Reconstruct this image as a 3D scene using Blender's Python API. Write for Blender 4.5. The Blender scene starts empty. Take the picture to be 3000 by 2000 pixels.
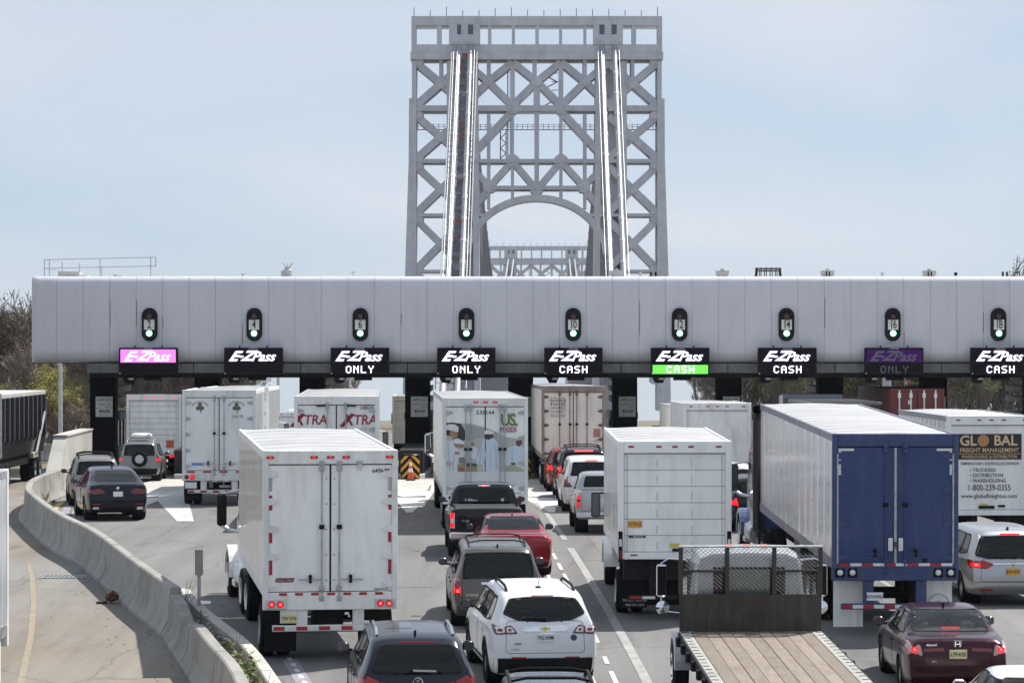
import bpy, bmesh, math, random
from mathutils import Vector, Matrix
from mathutils.bvhtree import BVHTree
R = math.radians
S = bpy.context.scene
COL = S.collection
random.seed(7)

# ------------------------------------------------------------------ camera, sky, sun, exposure
CAMZ = 5.8
cam_d = bpy.data.cameras.new('camera'); cam = bpy.data.objects.new('camera', cam_d); COL.objects.link(cam)
cam.location = (0, 0, CAMZ); cam.rotation_euler = (R(90), 0, 0)
cam_d.sensor_width = 36; cam_d.lens = 108; cam_d.clip_start = 1; cam_d.clip_end = 20000
S.camera = cam
SUN_DIR = Vector((0.50, 0.50, 1.0)).normalized()          # towards the sun: ahead of the camera, a little to its right, high
SUN_EL = math.asin(SUN_DIR.z); SUN_AZ = math.atan2(SUN_DIR.x, SUN_DIR.y)
w = bpy.data.worlds.new('World'); S.world = w; w.use_nodes = True
nt = w.node_tree; nt.nodes.clear()
def wn(t, **k):
    n = nt.nodes.new(t)
    for a, b in k.items(): setattr(n, a, b)
    return n
out = wn('ShaderNodeOutputWorld'); bg = wn('ShaderNodeBackground'); bg.inputs['Strength'].default_value = 0.085
sky = wn('ShaderNodeTexSky', sky_type='NISHITA', sun_disc=False, sun_elevation=SUN_EL, sun_rotation=SUN_AZ,
         altitude=50, air_density=1.0, dust_density=0.6, ozone_density=2.0)
tc = wn('ShaderNodeTexCoord')
mp = wn('ShaderNodeMapping'); mp.inputs['Scale'].default_value = (4.0, 4.0, 13.0); mp.inputs['Rotation'].default_value = (0, R(-14), 0); mp.inputs['Location'].default_value = (1.3, 0, .4)
level = wn('ShaderNodeMapping'); level.inputs['Rotation'].default_value = (R(1.45), 0, 0)      # the plaza climbs at about 2.5 percent: the true horizon lies a little lower
nz = wn('ShaderNodeTexNoise'); nz.inputs['Scale'].default_value = 1.1; nz.inputs['Detail'].default_value = 5; nz.inputs['Roughness'].default_value = .48
nz.inputs['Distortion'].default_value = .5
rp = wn('ShaderNodeValToRGB'); rp.color_ramp.elements[0].position = .38; rp.color_ramp.elements[1].position = .70
rp.color_ramp.elements[0].color = (.0, .0, .0, 1); rp.color_ramp.elements[1].color = (.85, .85, .85, 1)
mx = wn('ShaderNodeMixRGB'); mx.inputs['Color2'].default_value = (4.6, 4.85, 5.3, 1)
tint = wn('ShaderNodeMixRGB', blend_type='MULTIPLY'); tint.inputs['Fac'].default_value = 1; tint.inputs['Color2'].default_value = (.74, .80, .90, 1)
L = nt.links.new
L(tc.outputs['Generated'], level.inputs['Vector']); L(level.outputs['Vector'], sky.inputs['Vector']); L(tc.outputs['Generated'], mp.inputs['Vector']); L(mp.outputs['Vector'], nz.inputs['Vector']); L(nz.outputs['Fac'], rp.inputs['Fac'])
veil = wn('ShaderNodeMixRGB'); veil.inputs['Fac'].default_value = .78; veil.inputs['Color2'].default_value = (3.05, 3.72, 4.5, 1)      # thin high veil over the whole sky
L(sky.outputs['Color'], tint.inputs['Color1']); L(tint.outputs['Color'], veil.inputs['Color1']); L(veil.outputs['Color'], mx.inputs['Color1'])
L(rp.outputs['Color'], mx.inputs['Fac']); L(mx.outputs['Color'], bg.inputs['Color']); L(bg.outputs['Background'], out.inputs['Surface'])
sd = bpy.data.lights.new('sun', 'SUN'); sd.energy = 3.5; sd.angle = R(.53); sd.color = (1, .955, .89)
so = bpy.data.objects.new('sun', sd); COL.objects.link(so); so.rotation_euler = SUN_DIR.to_track_quat('Z', 'Y').to_euler(); so.location = (60, 80, 160)
vs = S.view_settings; vs.view_transform = 'Standard'; vs.look = 'None'; vs.exposure = 0.92; vs.gamma = 1; vs.use_curve_mapping = False
S.render.engine = 'CYCLES'; S.cycles.max_bounces = 8; S.cycles.diffuse_bounces = 3; S.cycles.glossy_bounces = 3
S.cycles.transparent_max_bounces = 12; S.cycles.transmission_bounces = 4; S.cycles.use_denoising = True

# ------------------------------------------------------------------ the lie of the land
def gz(d):                      # the plaza is a shallow crest
    if d < 94: return -.000346*(94-d)**2
    if d < 140: return -.000123*(d-94)**2
    if d < 170: return -.26-.004*(d-140)
    return -.38-.0255*(d-170)
def slope(d): return (gz(d+.5)-gz(d-.5))

# ------------------------------------------------------------------ mesh helpers
class MB:
    def __init__(s): s.v = []; s.f = []
    def add(s, vs, fs):
        n = len(s.v); s.v += [tuple(p) for p in vs]; s.f += [tuple(i+n for i in f) for f in fs]; return s
    def box(s, x0, x1, y0, y1, z0, z1, b=0.0, M=None):
        if x1 < x0: x0, x1 = x1, x0
        if y1 < y0: y0, y1 = y1, y0
        if z1 < z0: z0, z1 = z1, z0
        b = min(b, (x1-x0)*.45, (y1-y0)*.45, (z1-z0)*.45)
        if b <= 0:
            vs = [(x, y, z) for x in (x0, x1) for y in (y0, y1) for z in (z0, z1)]
            fs = [(0,1,3,2),(4,6,7,5),(0,4,5,1),(2,3,7,6),(0,2,6,4),(1,5,7,3)]
        else:
            c = ((x0+x1)/2, (y0+y1)/2, (z0+z1)/2); h = ((x1-x0)/2, (y1-y0)/2, (z1-z0)/2); vs = []; ix = {}
            for sx in (-1, 1):
                for sy in (-1, 1):
                    for sz in (-1, 1):
                        sg = (sx, sy, sz)
                        for a in range(3):
                            ix[sg+(a,)] = len(vs)
                            vs.append(tuple(c[k]+sg[k]*(h[k]-(0 if k == a else b)) for k in range(3)))
            fs = []
            for a in range(3):
                o1, o2 = [k for k in range(3) if k != a]
                for sa in (-1, 1):
                    q = []
                    for s1, s2 in ((-1,-1),(1,-1),(1,1),(-1,1)):
                        g = [0,0,0]; g[a] = sa; g[o1] = s1; g[o2] = s2; q.append(ix[tuple(g)+(a,)])
                    fs.append(q)
            for a in range(3):
                o1, o2 = [k for k in range(3) if k != a]
                for s1 in (-1, 1):
                    for s2 in (-1, 1):
                        g = [0,0,0]; g[o1] = s1; g[o2] = s2; g[a] = -1; lo = tuple(g); g[a] = 1; hi = tuple(g)
                        fs.append((ix[lo+(o1,)], ix[hi+(o1,)], ix[hi+(o2,)], ix[lo+(o2,)]))
            for sx in (-1, 1):
                for sy in (-1, 1):
                    for sz in (-1, 1): fs.append(tuple(ix[(sx,sy,sz,a)] for a in range(3)))
        if M is not None: vs = [M @ Vector(p) for p in vs]
        return s.add(vs, fs)
    def prism(s, poly, ax, a0, a1, M=None):           # poly in the plane across axis ax
        def m(p, a): return {'x': (a, p[0], p[1]), 'y': (p[0], a, p[1]), 'z': (p[0], p[1], a)}[ax]
        n = len(poly); vs = [m(p, a0) for p in poly]+[m(p, a1) for p in poly]
        if M is not None: vs = [M @ Vector(p) for p in vs]
        return s.add(vs, [tuple(range(n))[::-1], tuple(range(n, 2*n))]+[(i, (i+1) % n, (i+1) % n+n, i+n) for i in range(n)])
    def grid(s, rows, cu=False, cv=False):
        nr = len(rows); nc = len(rows[0]); fs = []
        for i in range(nr if cv else nr-1):
            for j in range(nc if cu else nc-1):
                a, b = i % nr, (i+1) % nr; c, d = j % nc, (j+1) % nc
                fs.append((a*nc+c, a*nc+d, b*nc+d, b*nc+c))
        return s.add([p for r in rows for p in r], fs)
    def tube(s, pts, r, n=8, cap=True, closed=False):
        pts = [Vector(p) for p in pts]; m = len(pts); rows = []; up = None
        for i, p in enumerate(pts):
            if closed: t = pts[(i+1) % m]-pts[i-1]
            else: t = pts[min(i+1, m-1)]-pts[max(i-1, 0)]
            t.normalize()
            if up is None: up = Vector((0,0,1)) if abs(t.z) < .9 else Vector((1,0,0))
            a = t.cross(up)
            if a.length < 1e-4: a = t.orthogonal()
            a.normalize(); b = a.cross(t); up = b
            rr = r[i] if isinstance(r, (list, tuple)) else r
            rows.append([p+rr*(math.cos(2*math.pi*k/n)*a+math.sin(2*math.pi*k/n)*b) for k in range(n)])
        n0 = len(s.v); s.grid(rows, cu=True, cv=closed)
        if cap and not closed:
            s.f.append(tuple(n0+k for k in range(n))); s.f.append(tuple(n0+(m-1)*n+k for k in range(n))[::-1])
        return s
    def lathe(s, prof, c=(0,0,0), ax='x', n=24, close=True):
        rows = []
        for k in range(n):
            a = 2*math.pi*k/n; ca, sa = math.cos(a), math.sin(a)
            rows.append([{'x': (c[0]+h, c[1]+r*ca, c[2]+r*sa), 'y': (c[0]+r*ca, c[1]+h, c[2]+r*sa), 'z': (c[0]+r*ca, c[1]+r*sa, c[2]+h)}[ax] for r, h in prof])
        return s.grid(rows, cu=False, cv=True)
    def bar(s, p0, p1, wd, ht, up=(0,0,1)):
        p0 = Vector(p0); p1 = Vector(p1); t = p1-p0; l = t.length; t.normalize(); u = Vector(up)
        a = t.cross(u)
        if a.length < 1e-4: a = t.orthogonal()
        a.normalize(); b = a.cross(t)
        M = Matrix(((a.x, t.x, b.x, p0.x), (a.y, t.y, b.y, p0.y), (a.z, t.z, b.z, p0.z), (0,0,0,1)))
        return s.box(-wd/2, wd/2, 0, l, -ht/2, ht/2, M=M)
    def mesh(s, name, m, smooth=0):
        me = bpy.data.meshes.new(name); me.from_pydata(s.v, [], s.f)
        bm = bmesh.new(); bm.from_mesh(me); bmesh.ops.recalc_face_normals(bm, faces=bm.faces); bm.to_mesh(me); bm.free()
        if m is not None: me.materials.append(m)
        if smooth: me.shade_smooth(); me.set_sharp_from_angle(angle=R(smooth))
        return me
    def build(s, name, m, parent=None, smooth=0, loc=None, rot=None):
        return link(name, s.mesh(name, m, smooth), parent, loc, rot)
def link(name, me, parent=None, loc=None, rot=None):
    o = bpy.data.objects.new(name, me); COL.objects.link(o)
    if parent is not None: o.parent = parent
    if loc is not None: o.location = loc
    if rot is not None: o.rotation_euler = rot
    return o
def tag(o, label=None, cat=None, group=None, kind=None):
    for k, v in (('label', label), ('category', cat), ('group', group), ('kind', kind)):
        if v: o[k] = v
    return o
def thing(name, label, cat, loc=(0,0,0), rz=0, rx=0, group=None):
    o = bpy.data.objects.new(name, None); COL.objects.link(o); o.empty_display_size = .2
    o.rotation_mode = 'ZXY' if False else 'XYZ'
    o.location = loc; o.rotation_euler = (rx, 0, rz)
    return tag(o, label, cat, group)
def on_road(name, label, cat, x, d, rz=-1.6, group=None):       # a vehicle standing on the crest, following its grade
    o = thing(name, label, cat, (x, d, gz(d)), 0, 0, group)
    g = math.atan(slope(d+3))
    o.rotation_euler = (Matrix.Rotation(R(-rz), 3, 'Z') @ Matrix.Rotation(g, 3, 'X')).to_euler()
    return o
def kids(o): return [c for c in bpy.data.objects if c.parent == o]
def copy_tree(o, parent=None, depth=0):
    c = o.copy(); COL.objects.link(c); c.parent = parent
    for ch in list(o.children): copy_tree(ch, c)
    return c
def relabel(o, label):
    o['label'] = label; return o
def pchip(keys):
    xs = [k[0] for k in keys]; ys = [k[1] for k in keys]; n = len(xs)
    h = [xs[i+1]-xs[i] for i in range(n-1)]; dl = [(ys[i+1]-ys[i])/h[i] for i in range(n-1)]
    m = [dl[0]]+[0 if dl[i-1]*dl[i] <= 0 else 2*dl[i-1]*dl[i]/(dl[i-1]+dl[i]) for i in range(1, n-1)]+[dl[-1]]
    def f(x):
        if x <= xs[0]: return ys[0]
        if x >= xs[-1]: return ys[-1]
        i = 0
        while x > xs[i+1]: i += 1
        t = (x-xs[i])/h[i]
        return ((1+2*t)*(1-t)**2*ys[i]+t*(1-t)**2*h[i]*m[i]+t*t*(3-2*t)*ys[i+1]+t*t*(t-1)*h[i]*m[i+1])
    return f
def roundpoly(pts, r, n=5):
    out = []; m = len(pts); rs = r if isinstance(r, (list, tuple)) else [r]*m
    for i in range(m):
        p = Vector(pts[i]); a = Vector(pts[i-1])-p; b = Vector(pts[(i+1) % m])-p
        rr = min(rs[i], a.length*.48, b.length*.48)
        if rr <= 1e-5: out.append(tuple(p)); continue
        pa = p+a.normalized()*rr; pb = p+b.normalized()*rr
        for k in range(n+1):
            t = k/n; out.append(tuple(pa*(1-t)**2+p*2*t*(1-t)+pb*t*t))
    return out
def circ(cx, cy, rx, ry=None, n=24, a0=0, a1=360):
    ry = rx if ry is None else ry
    full = abs(a1-a0) >= 360
    return [(cx+rx*math.cos(R(a0+(a1-a0)*k/(n if full else n-1))), cy+ry*math.sin(R(a0+(a1-a0)*k/(n if full else n-1)))) for k in range(n)]

# ------------------------------------------------------------------ materials
MATS = {}
def mat(name, col, rough=.5, metal=0, coat=0, var=0, vscale=3.0, bump=0, bscale=40, dirt=None, stretch=None, emit=None, estr=1, spec=.5, pan=0):
    if name in MATS: return MATS[name]
    m = bpy.data.materials.new(name); m.use_nodes = True; t = m.node_tree; p = t.nodes['Principled BSDF']; l = t.links.new
    c = (*col, 1); p.inputs['Base Color'].default_value = c; p.inputs['Roughness'].default_value = rough; p.inputs['Metallic'].default_value = metal
    p.inputs['Coat Weight'].default_value = coat; p.inputs['Coat Roughness'].default_value = .06; p.inputs['Specular IOR Level'].default_value = spec
    if emit: p.inputs['Emission Color'].default_value = (*emit, 1); p.inputs['Emission Strength'].default_value = estr
    if var or dirt or bump:
        tcn = t.nodes.new('ShaderNodeNewGeometry'); mpn = t.nodes.new('ShaderNodeMapping'); l(tcn.outputs['Position'], mpn.inputs['Vector'])
        if stretch: mpn.inputs['Scale'].default_value = stretch
        cur = None
        if var:
            n = t.nodes.new('ShaderNodeTexNoise'); n.inputs['Scale'].default_value = vscale; n.inputs['Detail'].default_value = 6; n.inputs['Roughness'].default_value = .6
            l(mpn.outputs['Vector'], n.inputs['Vector'])
            r = t.nodes.new('ShaderNodeValToRGB'); r.color_ramp.elements[0].position = .3; r.color_ramp.elements[1].position = .7
            r.color_ramp.elements[0].color = (*[max(0, x*(1-var)) for x in col], 1); r.color_ramp.elements[1].color = (*[min(1, x*(1+var)) for x in col], 1)
            l(n.outputs['Fac'], r.inputs['Fac']); cur = r.outputs['Color']
            rr = t.nodes.new('ShaderNodeMapRange'); rr.inputs['To Min'].default_value = max(.02, rough*.8); rr.inputs['To Max'].default_value = min(1, rough*1.25)
            l(n.outputs['Fac'], rr.inputs['Value']); l(rr.outputs['Result'], p.inputs['Roughness'])
        if dirt:                                     # (colour, amount, noise scale, stretch)
            dc, amt, dsc, dst = dirt
            m2 = t.nodes.new('ShaderNodeMapping'); m2.inputs['Scale'].default_value = dst; l(tcn.outputs['Position'], m2.inputs['Vector'])
            n2 = t.nodes.new('ShaderNodeTexNoise'); n2.inputs['Scale'].default_value = dsc; n2.inputs['Detail'].default_value = 8; n2.inputs['Roughness'].default_value = .65
            l(m2.outputs['Vector'], n2.inputs['Vector'])
            r2 = t.nodes.new('ShaderNodeMapRange'); r2.inputs['From Min'].default_value = .48; r2.inputs['From Max'].default_value = .78; r2.inputs['To Max'].default_value = amt
            l(n2.outputs['Fac'], r2.inputs['Value'])
            mm = t.nodes.new('ShaderNodeMixRGB'); mm.inputs['Color1'].default_value = c; mm.inputs['Color2'].default_value = (*dc, 1)
            if cur: l(cur, mm.inputs['Color1'])
            l(r2.outputs['Result'], mm.inputs['Fac']); cur = mm.outputs['Color']
        if pan and cur:                              # each panel or piece a touch lighter or darker than the next
            oi = t.nodes.new('ShaderNodeObjectInfo'); pr_ = t.nodes.new('ShaderNodeMapRange'); pr_.inputs['To Min'].default_value = 1-pan; pr_.inputs['To Max'].default_value = 1+pan; l(oi.outputs['Random'], pr_.inputs['Value'])
            mu = t.nodes.new('ShaderNodeMixRGB'); mu.blend_type = 'MULTIPLY'; mu.inputs['Fac'].default_value = 1; l(cur, mu.inputs['Color1']); l(pr_.outputs['Result'], mu.inputs['Color2']); cur = mu.outputs['Color']
        if cur: l(cur, p.inputs['Base Color'])
        if bump:
            nb = t.nodes.new('ShaderNodeTexNoise'); nb.inputs['Scale'].default_value = bscale; nb.inputs['Detail'].default_value = 5
            l(mpn.outputs['Vector'], nb.inputs['Vector']); b = t.nodes.new('ShaderNodeBump'); b.inputs['Strength'].default_value = bump; b.inputs['Distance'].default_value = .02
            l(nb.outputs['Fac'], b.inputs['Height']); l(b.outputs['Normal'], p.inputs['Normal'])
    MATS[name] = m; return m
def glass(name, tint, refl=.05):
    if name in MATS: return MATS[name]
    m = bpy.data.materials.new(name); m.use_nodes = True; t = m.node_tree; t.nodes.clear(); l = t.links.new
    o = t.nodes.new('ShaderNodeOutputMaterial'); a = t.nodes.new('ShaderNodeBsdfTransparent'); a.inputs['Color'].default_value = (*tint, 1)
    g = t.nodes.new('ShaderNodeBsdfGlossy'); g.inputs['Roughness'].default_value = .03; f = t.nodes.new('ShaderNodeFresnel'); f.inputs['IOR'].default_value = 1.5
    x = t.nodes.new('ShaderNodeMixShader'); l(f.outputs[0], x.inputs[0]); l(a.outputs[0], x.inputs[1]); l(g.outputs[0], x.inputs[2]); l(x.outputs[0], o.inputs[0])
    MATS[name] = m; return m
GRIME = (.16, .145, .12)
m_black = mat('black_paint', (.010, .010, .011), .45, var=.3, spec=.15)
m_plastic = mat('black_plastic', (.013, .013, .014), .6, var=.3, vscale=8, spec=.12)
m_rubber = mat('tyre_rubber', (.013, .013, .013), .85, var=.4, vscale=6, bump=.3, spec=.1)
m_chrome = mat('chrome', (.75, .76, .78), .12, 1)
m_mglass = mat('mirror_glass', (.10, .105, .11), .08, .3, spec=.8)
m_alu = mat('aluminium', (.62, .63, .64), .35, .9, var=.15, vscale=5)
m_galv = mat('galvanised_steel', (.42, .43, .44), .5, .6, var=.25, vscale=4)
m_steel_dark = mat('dark_chassis_steel', (.018, .018, .019), .65, var=.4, vscale=5, spec=.15)
m_white = mat('white_trailer_paint', (.87, .87, .86), .38, coat=.1, var=.05, vscale=.8, dirt=((.36,.33,.28), .42, 1.5, (1.6, 1.6, .28)), pan=.03)
m_white2 = mat('aged_white_paint', (.80, .80, .785), .45, var=.08, vscale=1.2, dirt=((.28,.25,.20), .5, 1.7, (1.8, 1.8, .35)), pan=.04)
m_cream = mat('cream_trailer_paint', (.72, .69, .63), .5, var=.06, vscale=1.2, dirt=((.28,.22,.16), .6, 1.5, (2.5, 2.5, .4)))
m_roofw = mat('white_roof_skin', (.41, .41, .415), .5, var=.08, vscale=.9, dirt=((.30,.29,.27), .55, 1.6, (1, .35, 1)), pan=.05)
m_sidew = mat('white_side_skin', (.72, .73, .75), .18, .25, coat=.3, var=.05, vscale=1.0, dirt=((.30,.28,.25), .55, 1.6, (3, 3, .3)), pan=.05)
m_rail = mat('scuffed_aluminium_rail', (.45, .46, .47), .45, .7, var=.25, vscale=6)
m_red_lens = mat('red_lens', (.32, .006, .008), .15, coat=.5)
m_red_lit = mat('lit_brake_lens', (.5, .01, .01), .2, coat=.3, emit=(1, .004, .008), estr=.8)
m_red_hot = mat('lit_brake_core', (.6, .05, .05), .2, emit=(1, .10, .10), estr=1.6)
m_clear = mat('clear_lens', (.72, .72, .74), .12, coat=.6)
m_amber = mat('amber_lens', (.6, .2, .02), .2, coat=.4)
m_tape_r = mat('red_reflective_tape', (.38, .02, .03), .35, var=.15, vscale=15)
m_tape_w = mat('white_reflective_tape', (.70, .70, .70), .35, var=.1, vscale=15)
m_ink = mat('black_lettering', (.02, .02, .02), .6)
m_plate_y = mat('yellow_plate', (.72, .66, .36), .4)
m_plate_w = mat('white_plate', (.78, .79, .80), .4)
m_plate_o = mat('orange_plate', (.75, .36, .04), .4)
m_concrete = mat('barrier_concrete', (.29, .28, .26), .9, var=.14, vscale=1.3, bump=.35, bscale=24, dirt=((.10,.09,.075), .85, 1.3, (1, .7, .6)), pan=.10)
m_concrete_l = mat('island_concrete', (.44, .43, .40), .9, var=.14, vscale=.8, bump=.3, bscale=20, dirt=((.22,.20,.17), .55, .9, (1, 1, 1)))
m_marking = mat('worn_white_marking', (.62, .62, .60), .8, var=.12, vscale=2.5, dirt=((.24,.24,.23), .95, 5.5, (1, .6, 1)))
m_marking_f = mat('faded_white_marking', (.31, .308, .30), .85, var=.2, vscale=2.5, dirt=((.20,.198,.193), 1.0, 4.5, (1.5, .45, 1)))
m_yellow = mat('worn_yellow_marking', (.62, .40, .12), .8, var=.2, vscale=2.5, dirt=((.26,.24,.20), .95, 4, (1, .7, 1)))
m_purple = mat('worn_purple_marking', (.255, .23, .275), .85, var=.2, vscale=2, dirt=((.25,.24,.25), 1.0, 3, (1, .7, 1)))
g_privacy = glass('privacy_glass', (.10, .105, .11))
g_clear = glass('tinted_window_glass', (.62, .67, .65))
g_mid = glass('smoked_window_glass', (.22, .24, .24))
m_trimgrey = mat('seat_fabric', (.05, .05, .052), .9, var=.2)
m_beige = mat('beige_seat_fabric', (.42, .38, .31), .9, var=.1)

def text(name, body, size, m, parent, loc, rot=(R(90), 0, 0), align='CENTER', shear=0, bold=0, sx=1.0, ext=.002, spacing=1.0):
    cu = bpy.data.curves.new(name, 'FONT'); cu.body = body; cu.size = size; cu.align_x = align; cu.align_y = 'CENTER'; cu.shear = shear
    cu.offset = bold*size; cu.extrude = ext; cu.space_character = spacing; cu.resolution_u = 3
    tmp = bpy.data.objects.new(name+'_tmp', cu); me = bpy.data.meshes.new_from_object(tmp); bpy.data.objects.remove(tmp); bpy.data.curves.remove(cu)
    me.materials.clear(); me.materials.append(m)
    o = link(name, me, parent, loc, rot); o.scale = (sx, 1, 1); return o
# ================================================================== ground, roads, markings
def asphalt(name, base, tintc, tamt):
    m = bpy.data.materials.new(name); m.use_nodes = True; t = m.node_tree; p = t.nodes['Principled BSDF']; l = t.links.new
    p.inputs['Roughness'].default_value = .88; p.inputs['Specular IOR Level'].default_value = .3
    c = t.nodes.new('ShaderNodeNewGeometry')
    def nz(scale, st, det=6, ro=.6):
        mp = t.nodes.new('ShaderNodeMapping'); mp.inputs['Scale'].default_value = st; mp.inputs['Rotation'].default_value = (0, 0, R(-1.6)); l(c.outputs['Position'], mp.inputs['Vector'])
        n = t.nodes.new('ShaderNodeTexNoise'); n.inputs['Scale'].default_value = scale; n.inputs['Detail'].default_value = det; n.inputs['Roughness'].default_value = ro
        l(mp.outputs['Vector'], n.inputs['Vector']); return n.outputs['Fac']
    def rng(f, a, b, lo, hi):
        r = t.nodes.new('ShaderNodeMapRange'); r.inputs['From Min'].default_value = a; r.inputs['From Max'].default_value = b
        r.inputs['To Min'].default_value = lo; r.inputs['To Max'].default_value = hi; l(f, r.inputs['Value']); return r.outputs['Result']
    def mul(a, b):
        n = t.nodes.new('ShaderNodeMath'); n.operation = 'MULTIPLY'; l(a, n.inputs[0]); l(b, n.inputs[1]); return n.outputs[0]
    speck = rng(nz(26, (1, 1, 1), 3, .75), .3, .7, .86, 1.14)
    streak = rng(nz(1.3, (1, .035, 1), 5), .3, .7, .82, 1.12)
    blot = rng(nz(.16, (1, .6, 1), 7), .35, .7, .9, 1.08)
    oil = rng(nz(.9, (1, .18, 1), 6), .56, .76, 1.0, .62)
    k = mul(mul(speck, streak), mul(blot, oil))
    # cracks
    mpv = t.nodes.new('ShaderNodeMapping'); mpv.inputs['Scale'].default_value = (1, .55, 1); l(c.outputs['Position'], mpv.inputs['Vector'])
    dn = t.nodes.new('ShaderNodeTexNoise'); dn.inputs['Scale'].default_value = 1.2; dn.inputs['Detail'].default_value = 4; l(mpv.outputs['Vector'], dn.inputs['Vector'])
    ad = t.nodes.new('ShaderNodeMixRGB'); ad.inputs['Fac'].default_value = .35; l(mpv.outputs['Vector'], ad.inputs['Color1']); l(dn.outputs['Color'], ad.inputs['Color2'])
    vo = t.nodes.new('ShaderNodeTexVoronoi'); vo.feature = 'DISTANCE_TO_EDGE'; vo.inputs['Scale'].default_value = .22; l(ad.outputs['Color'], vo.inputs['Vector'])
    cr = rng(vo.outputs['Distance'], .0, .006, .72, 1.0)
    k = mul(k, cr)
    tf = rng(nz(.13, (1, .7, 1), 5), .35, .65, 0, tamt)
    mx = t.nodes.new('ShaderNodeMixRGB'); mx.inputs['Color1'].default_value = (*base, 1); mx.inputs['Color2'].default_value = (*tintc, 1); l(tf, mx.inputs['Fac'])
    mm = t.nodes.new('ShaderNodeMixRGB'); mm.blend_type = 'MULTIPLY'; mm.inputs['Fac'].default_value = 1; l(mx.outputs['Color'], mm.inputs['Color1']); l(k, mm.inputs['Color2'])
    l(mm.outputs['Color'], p.inputs['Base Color'])
    b = t.nodes.new('ShaderNodeBump'); b.inputs['Strength'].default_value = .25; b.inputs['Distance'].default_value = .02; l(speck, b.inputs['Height']); l(b.outputs['Normal'], p.inputs['Normal'])
    return m
m_asphalt = asphalt('plaza_asphalt', (.182, .180, .176), (.160, .156, .151), .8)
m_asphalt2 = asphalt('side_road_asphalt', (.22, .212, .20), (.20, .163, .122), .9)
m_earth = mat('leaf_litter_earth', (.13, .105, .07), .95, var=.45, vscale=.3, bump=.6, bscale=4, dirt=((.10,.13,.04), .6, .08, (1,1,1)))

def sheet(name, xl, xr, d0, d1, dz, m, n=60, parent=None):
    fl = xl if callable(xl) else (lambda d: xl); fr = xr if callable(xr) else (lambda d: xr)
    rows = []
    for i in range(n+1):
        d = d0+(d1-d0)*i/n; a, b = fl(d), fr(d)
        rows.append([(a+(b-a)*k/6, d, gz(d)+dz) for k in range(7)])
    return MB().grid(rows).build(name, m, parent)
g = MB()
rows = []
for d in (-60, 20, 40, 60, 80, 94, 110, 125, 140, 160, 200, 260, 330, 420, 520, 700, 1200, 3000, 9000):
    rows.append([(x, d, gz(max(d, 20))-.12) for x in (-9000, -800, -200, -60, -24, 0, 24, 60, 200, 800, 9000)])
tag(g.grid(rows).build('ground', m_earth), kind='structure')
road = tag(sheet('road', -22.5, 70, -10, 420, 0, m_asphalt, 90), kind='structure')

BAR = [(-2.6,40), (-3.9,47), (-4.77,52.5), (-5.4,55.5), (-6.97,63.7), (-8.2,68.5), (-10.9,79.7), (-12.4,85), (-14.4,93.5), (-15.9,101), (-16.75,108), (-17.1,115), (-17.15,122)]
bx = pchip([(d, x) for x, d in BAR])
tag(sheet('side_road', -22.4, lambda d: bx(d)-.2 if d < 122 else -17.4, -5, 240, .004, m_asphalt2, 90), kind='structure')

def strip(name, pts, wd, m, dz=.008, parent=road):           # a painted line along (x, d) points
    rows = []
    P = []
    for i in range(len(pts)-1):
        n = max(1, int(abs(pts[i+1][1]-pts[i][1])/2.5))
        for k in range(n): t = k/n; P.append((pts[i][0]+(pts[i+1][0]-pts[i][0])*t, pts[i][1]+(pts[i+1][1]-pts[i][1])*t))
    P.append(pts[-1])
    for i, (x, d) in enumerate(P):
        a = P[min(i+1, len(P)-1)]; b = P[max(i-1, 0)]; dx, dd = a[0]-b[0], a[1]-b[1]; q = math.hypot(dx, dd); nx, nd = dd/q*wd/2, -dx/q*wd/2
        rows.append([(x-nx, d-nd, gz(d-nd)+dz), (x+nx, d+nd, gz(d+nd)+dz)])
    return MB().grid(rows).build(name, m, parent)
def lane_x(x0, d, d0=140): return x0+(d0-d)*.0283              # lane lines drift right towards the camera
# faded solid line and broken rows between the middle lanes
strip('solid_line', [(1.64, 86.6), (2.46, 58), (2.75, 44)], .19, m_marking_f)
strip('solid_line', [(.55, 118), (1.20, 103), (1.55, 90)], .16, m_marking_f)
rng = random.Random(3)
d = 44.0
while d < 92:                                                   # two rows of broken dashes left of the solid line
    l1 = rng.uniform(.9, 2.4); o = 2.0-(d-58)*.0285
    strip('lane_dash', [(o-.12, d), (o-.12-l1*.028, d+l1)], .09, m_marking)
    l2 = rng.uniform(.7, 1.8); strip('lane_dash', [(o-.55, d+.5), (o-.55-l2*.028, d+.5+l2)], .09, m_marking)
    d += 2.4+rng.uniform(.4, 1.1)
strip('lane_line', [(9.4, 58), (9.75, 46)], .13, m_marking)     # by the maroon car
strip('lane_line', [(9.0, 84), (9.3, 66)], .13, m_marking_f)
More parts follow.
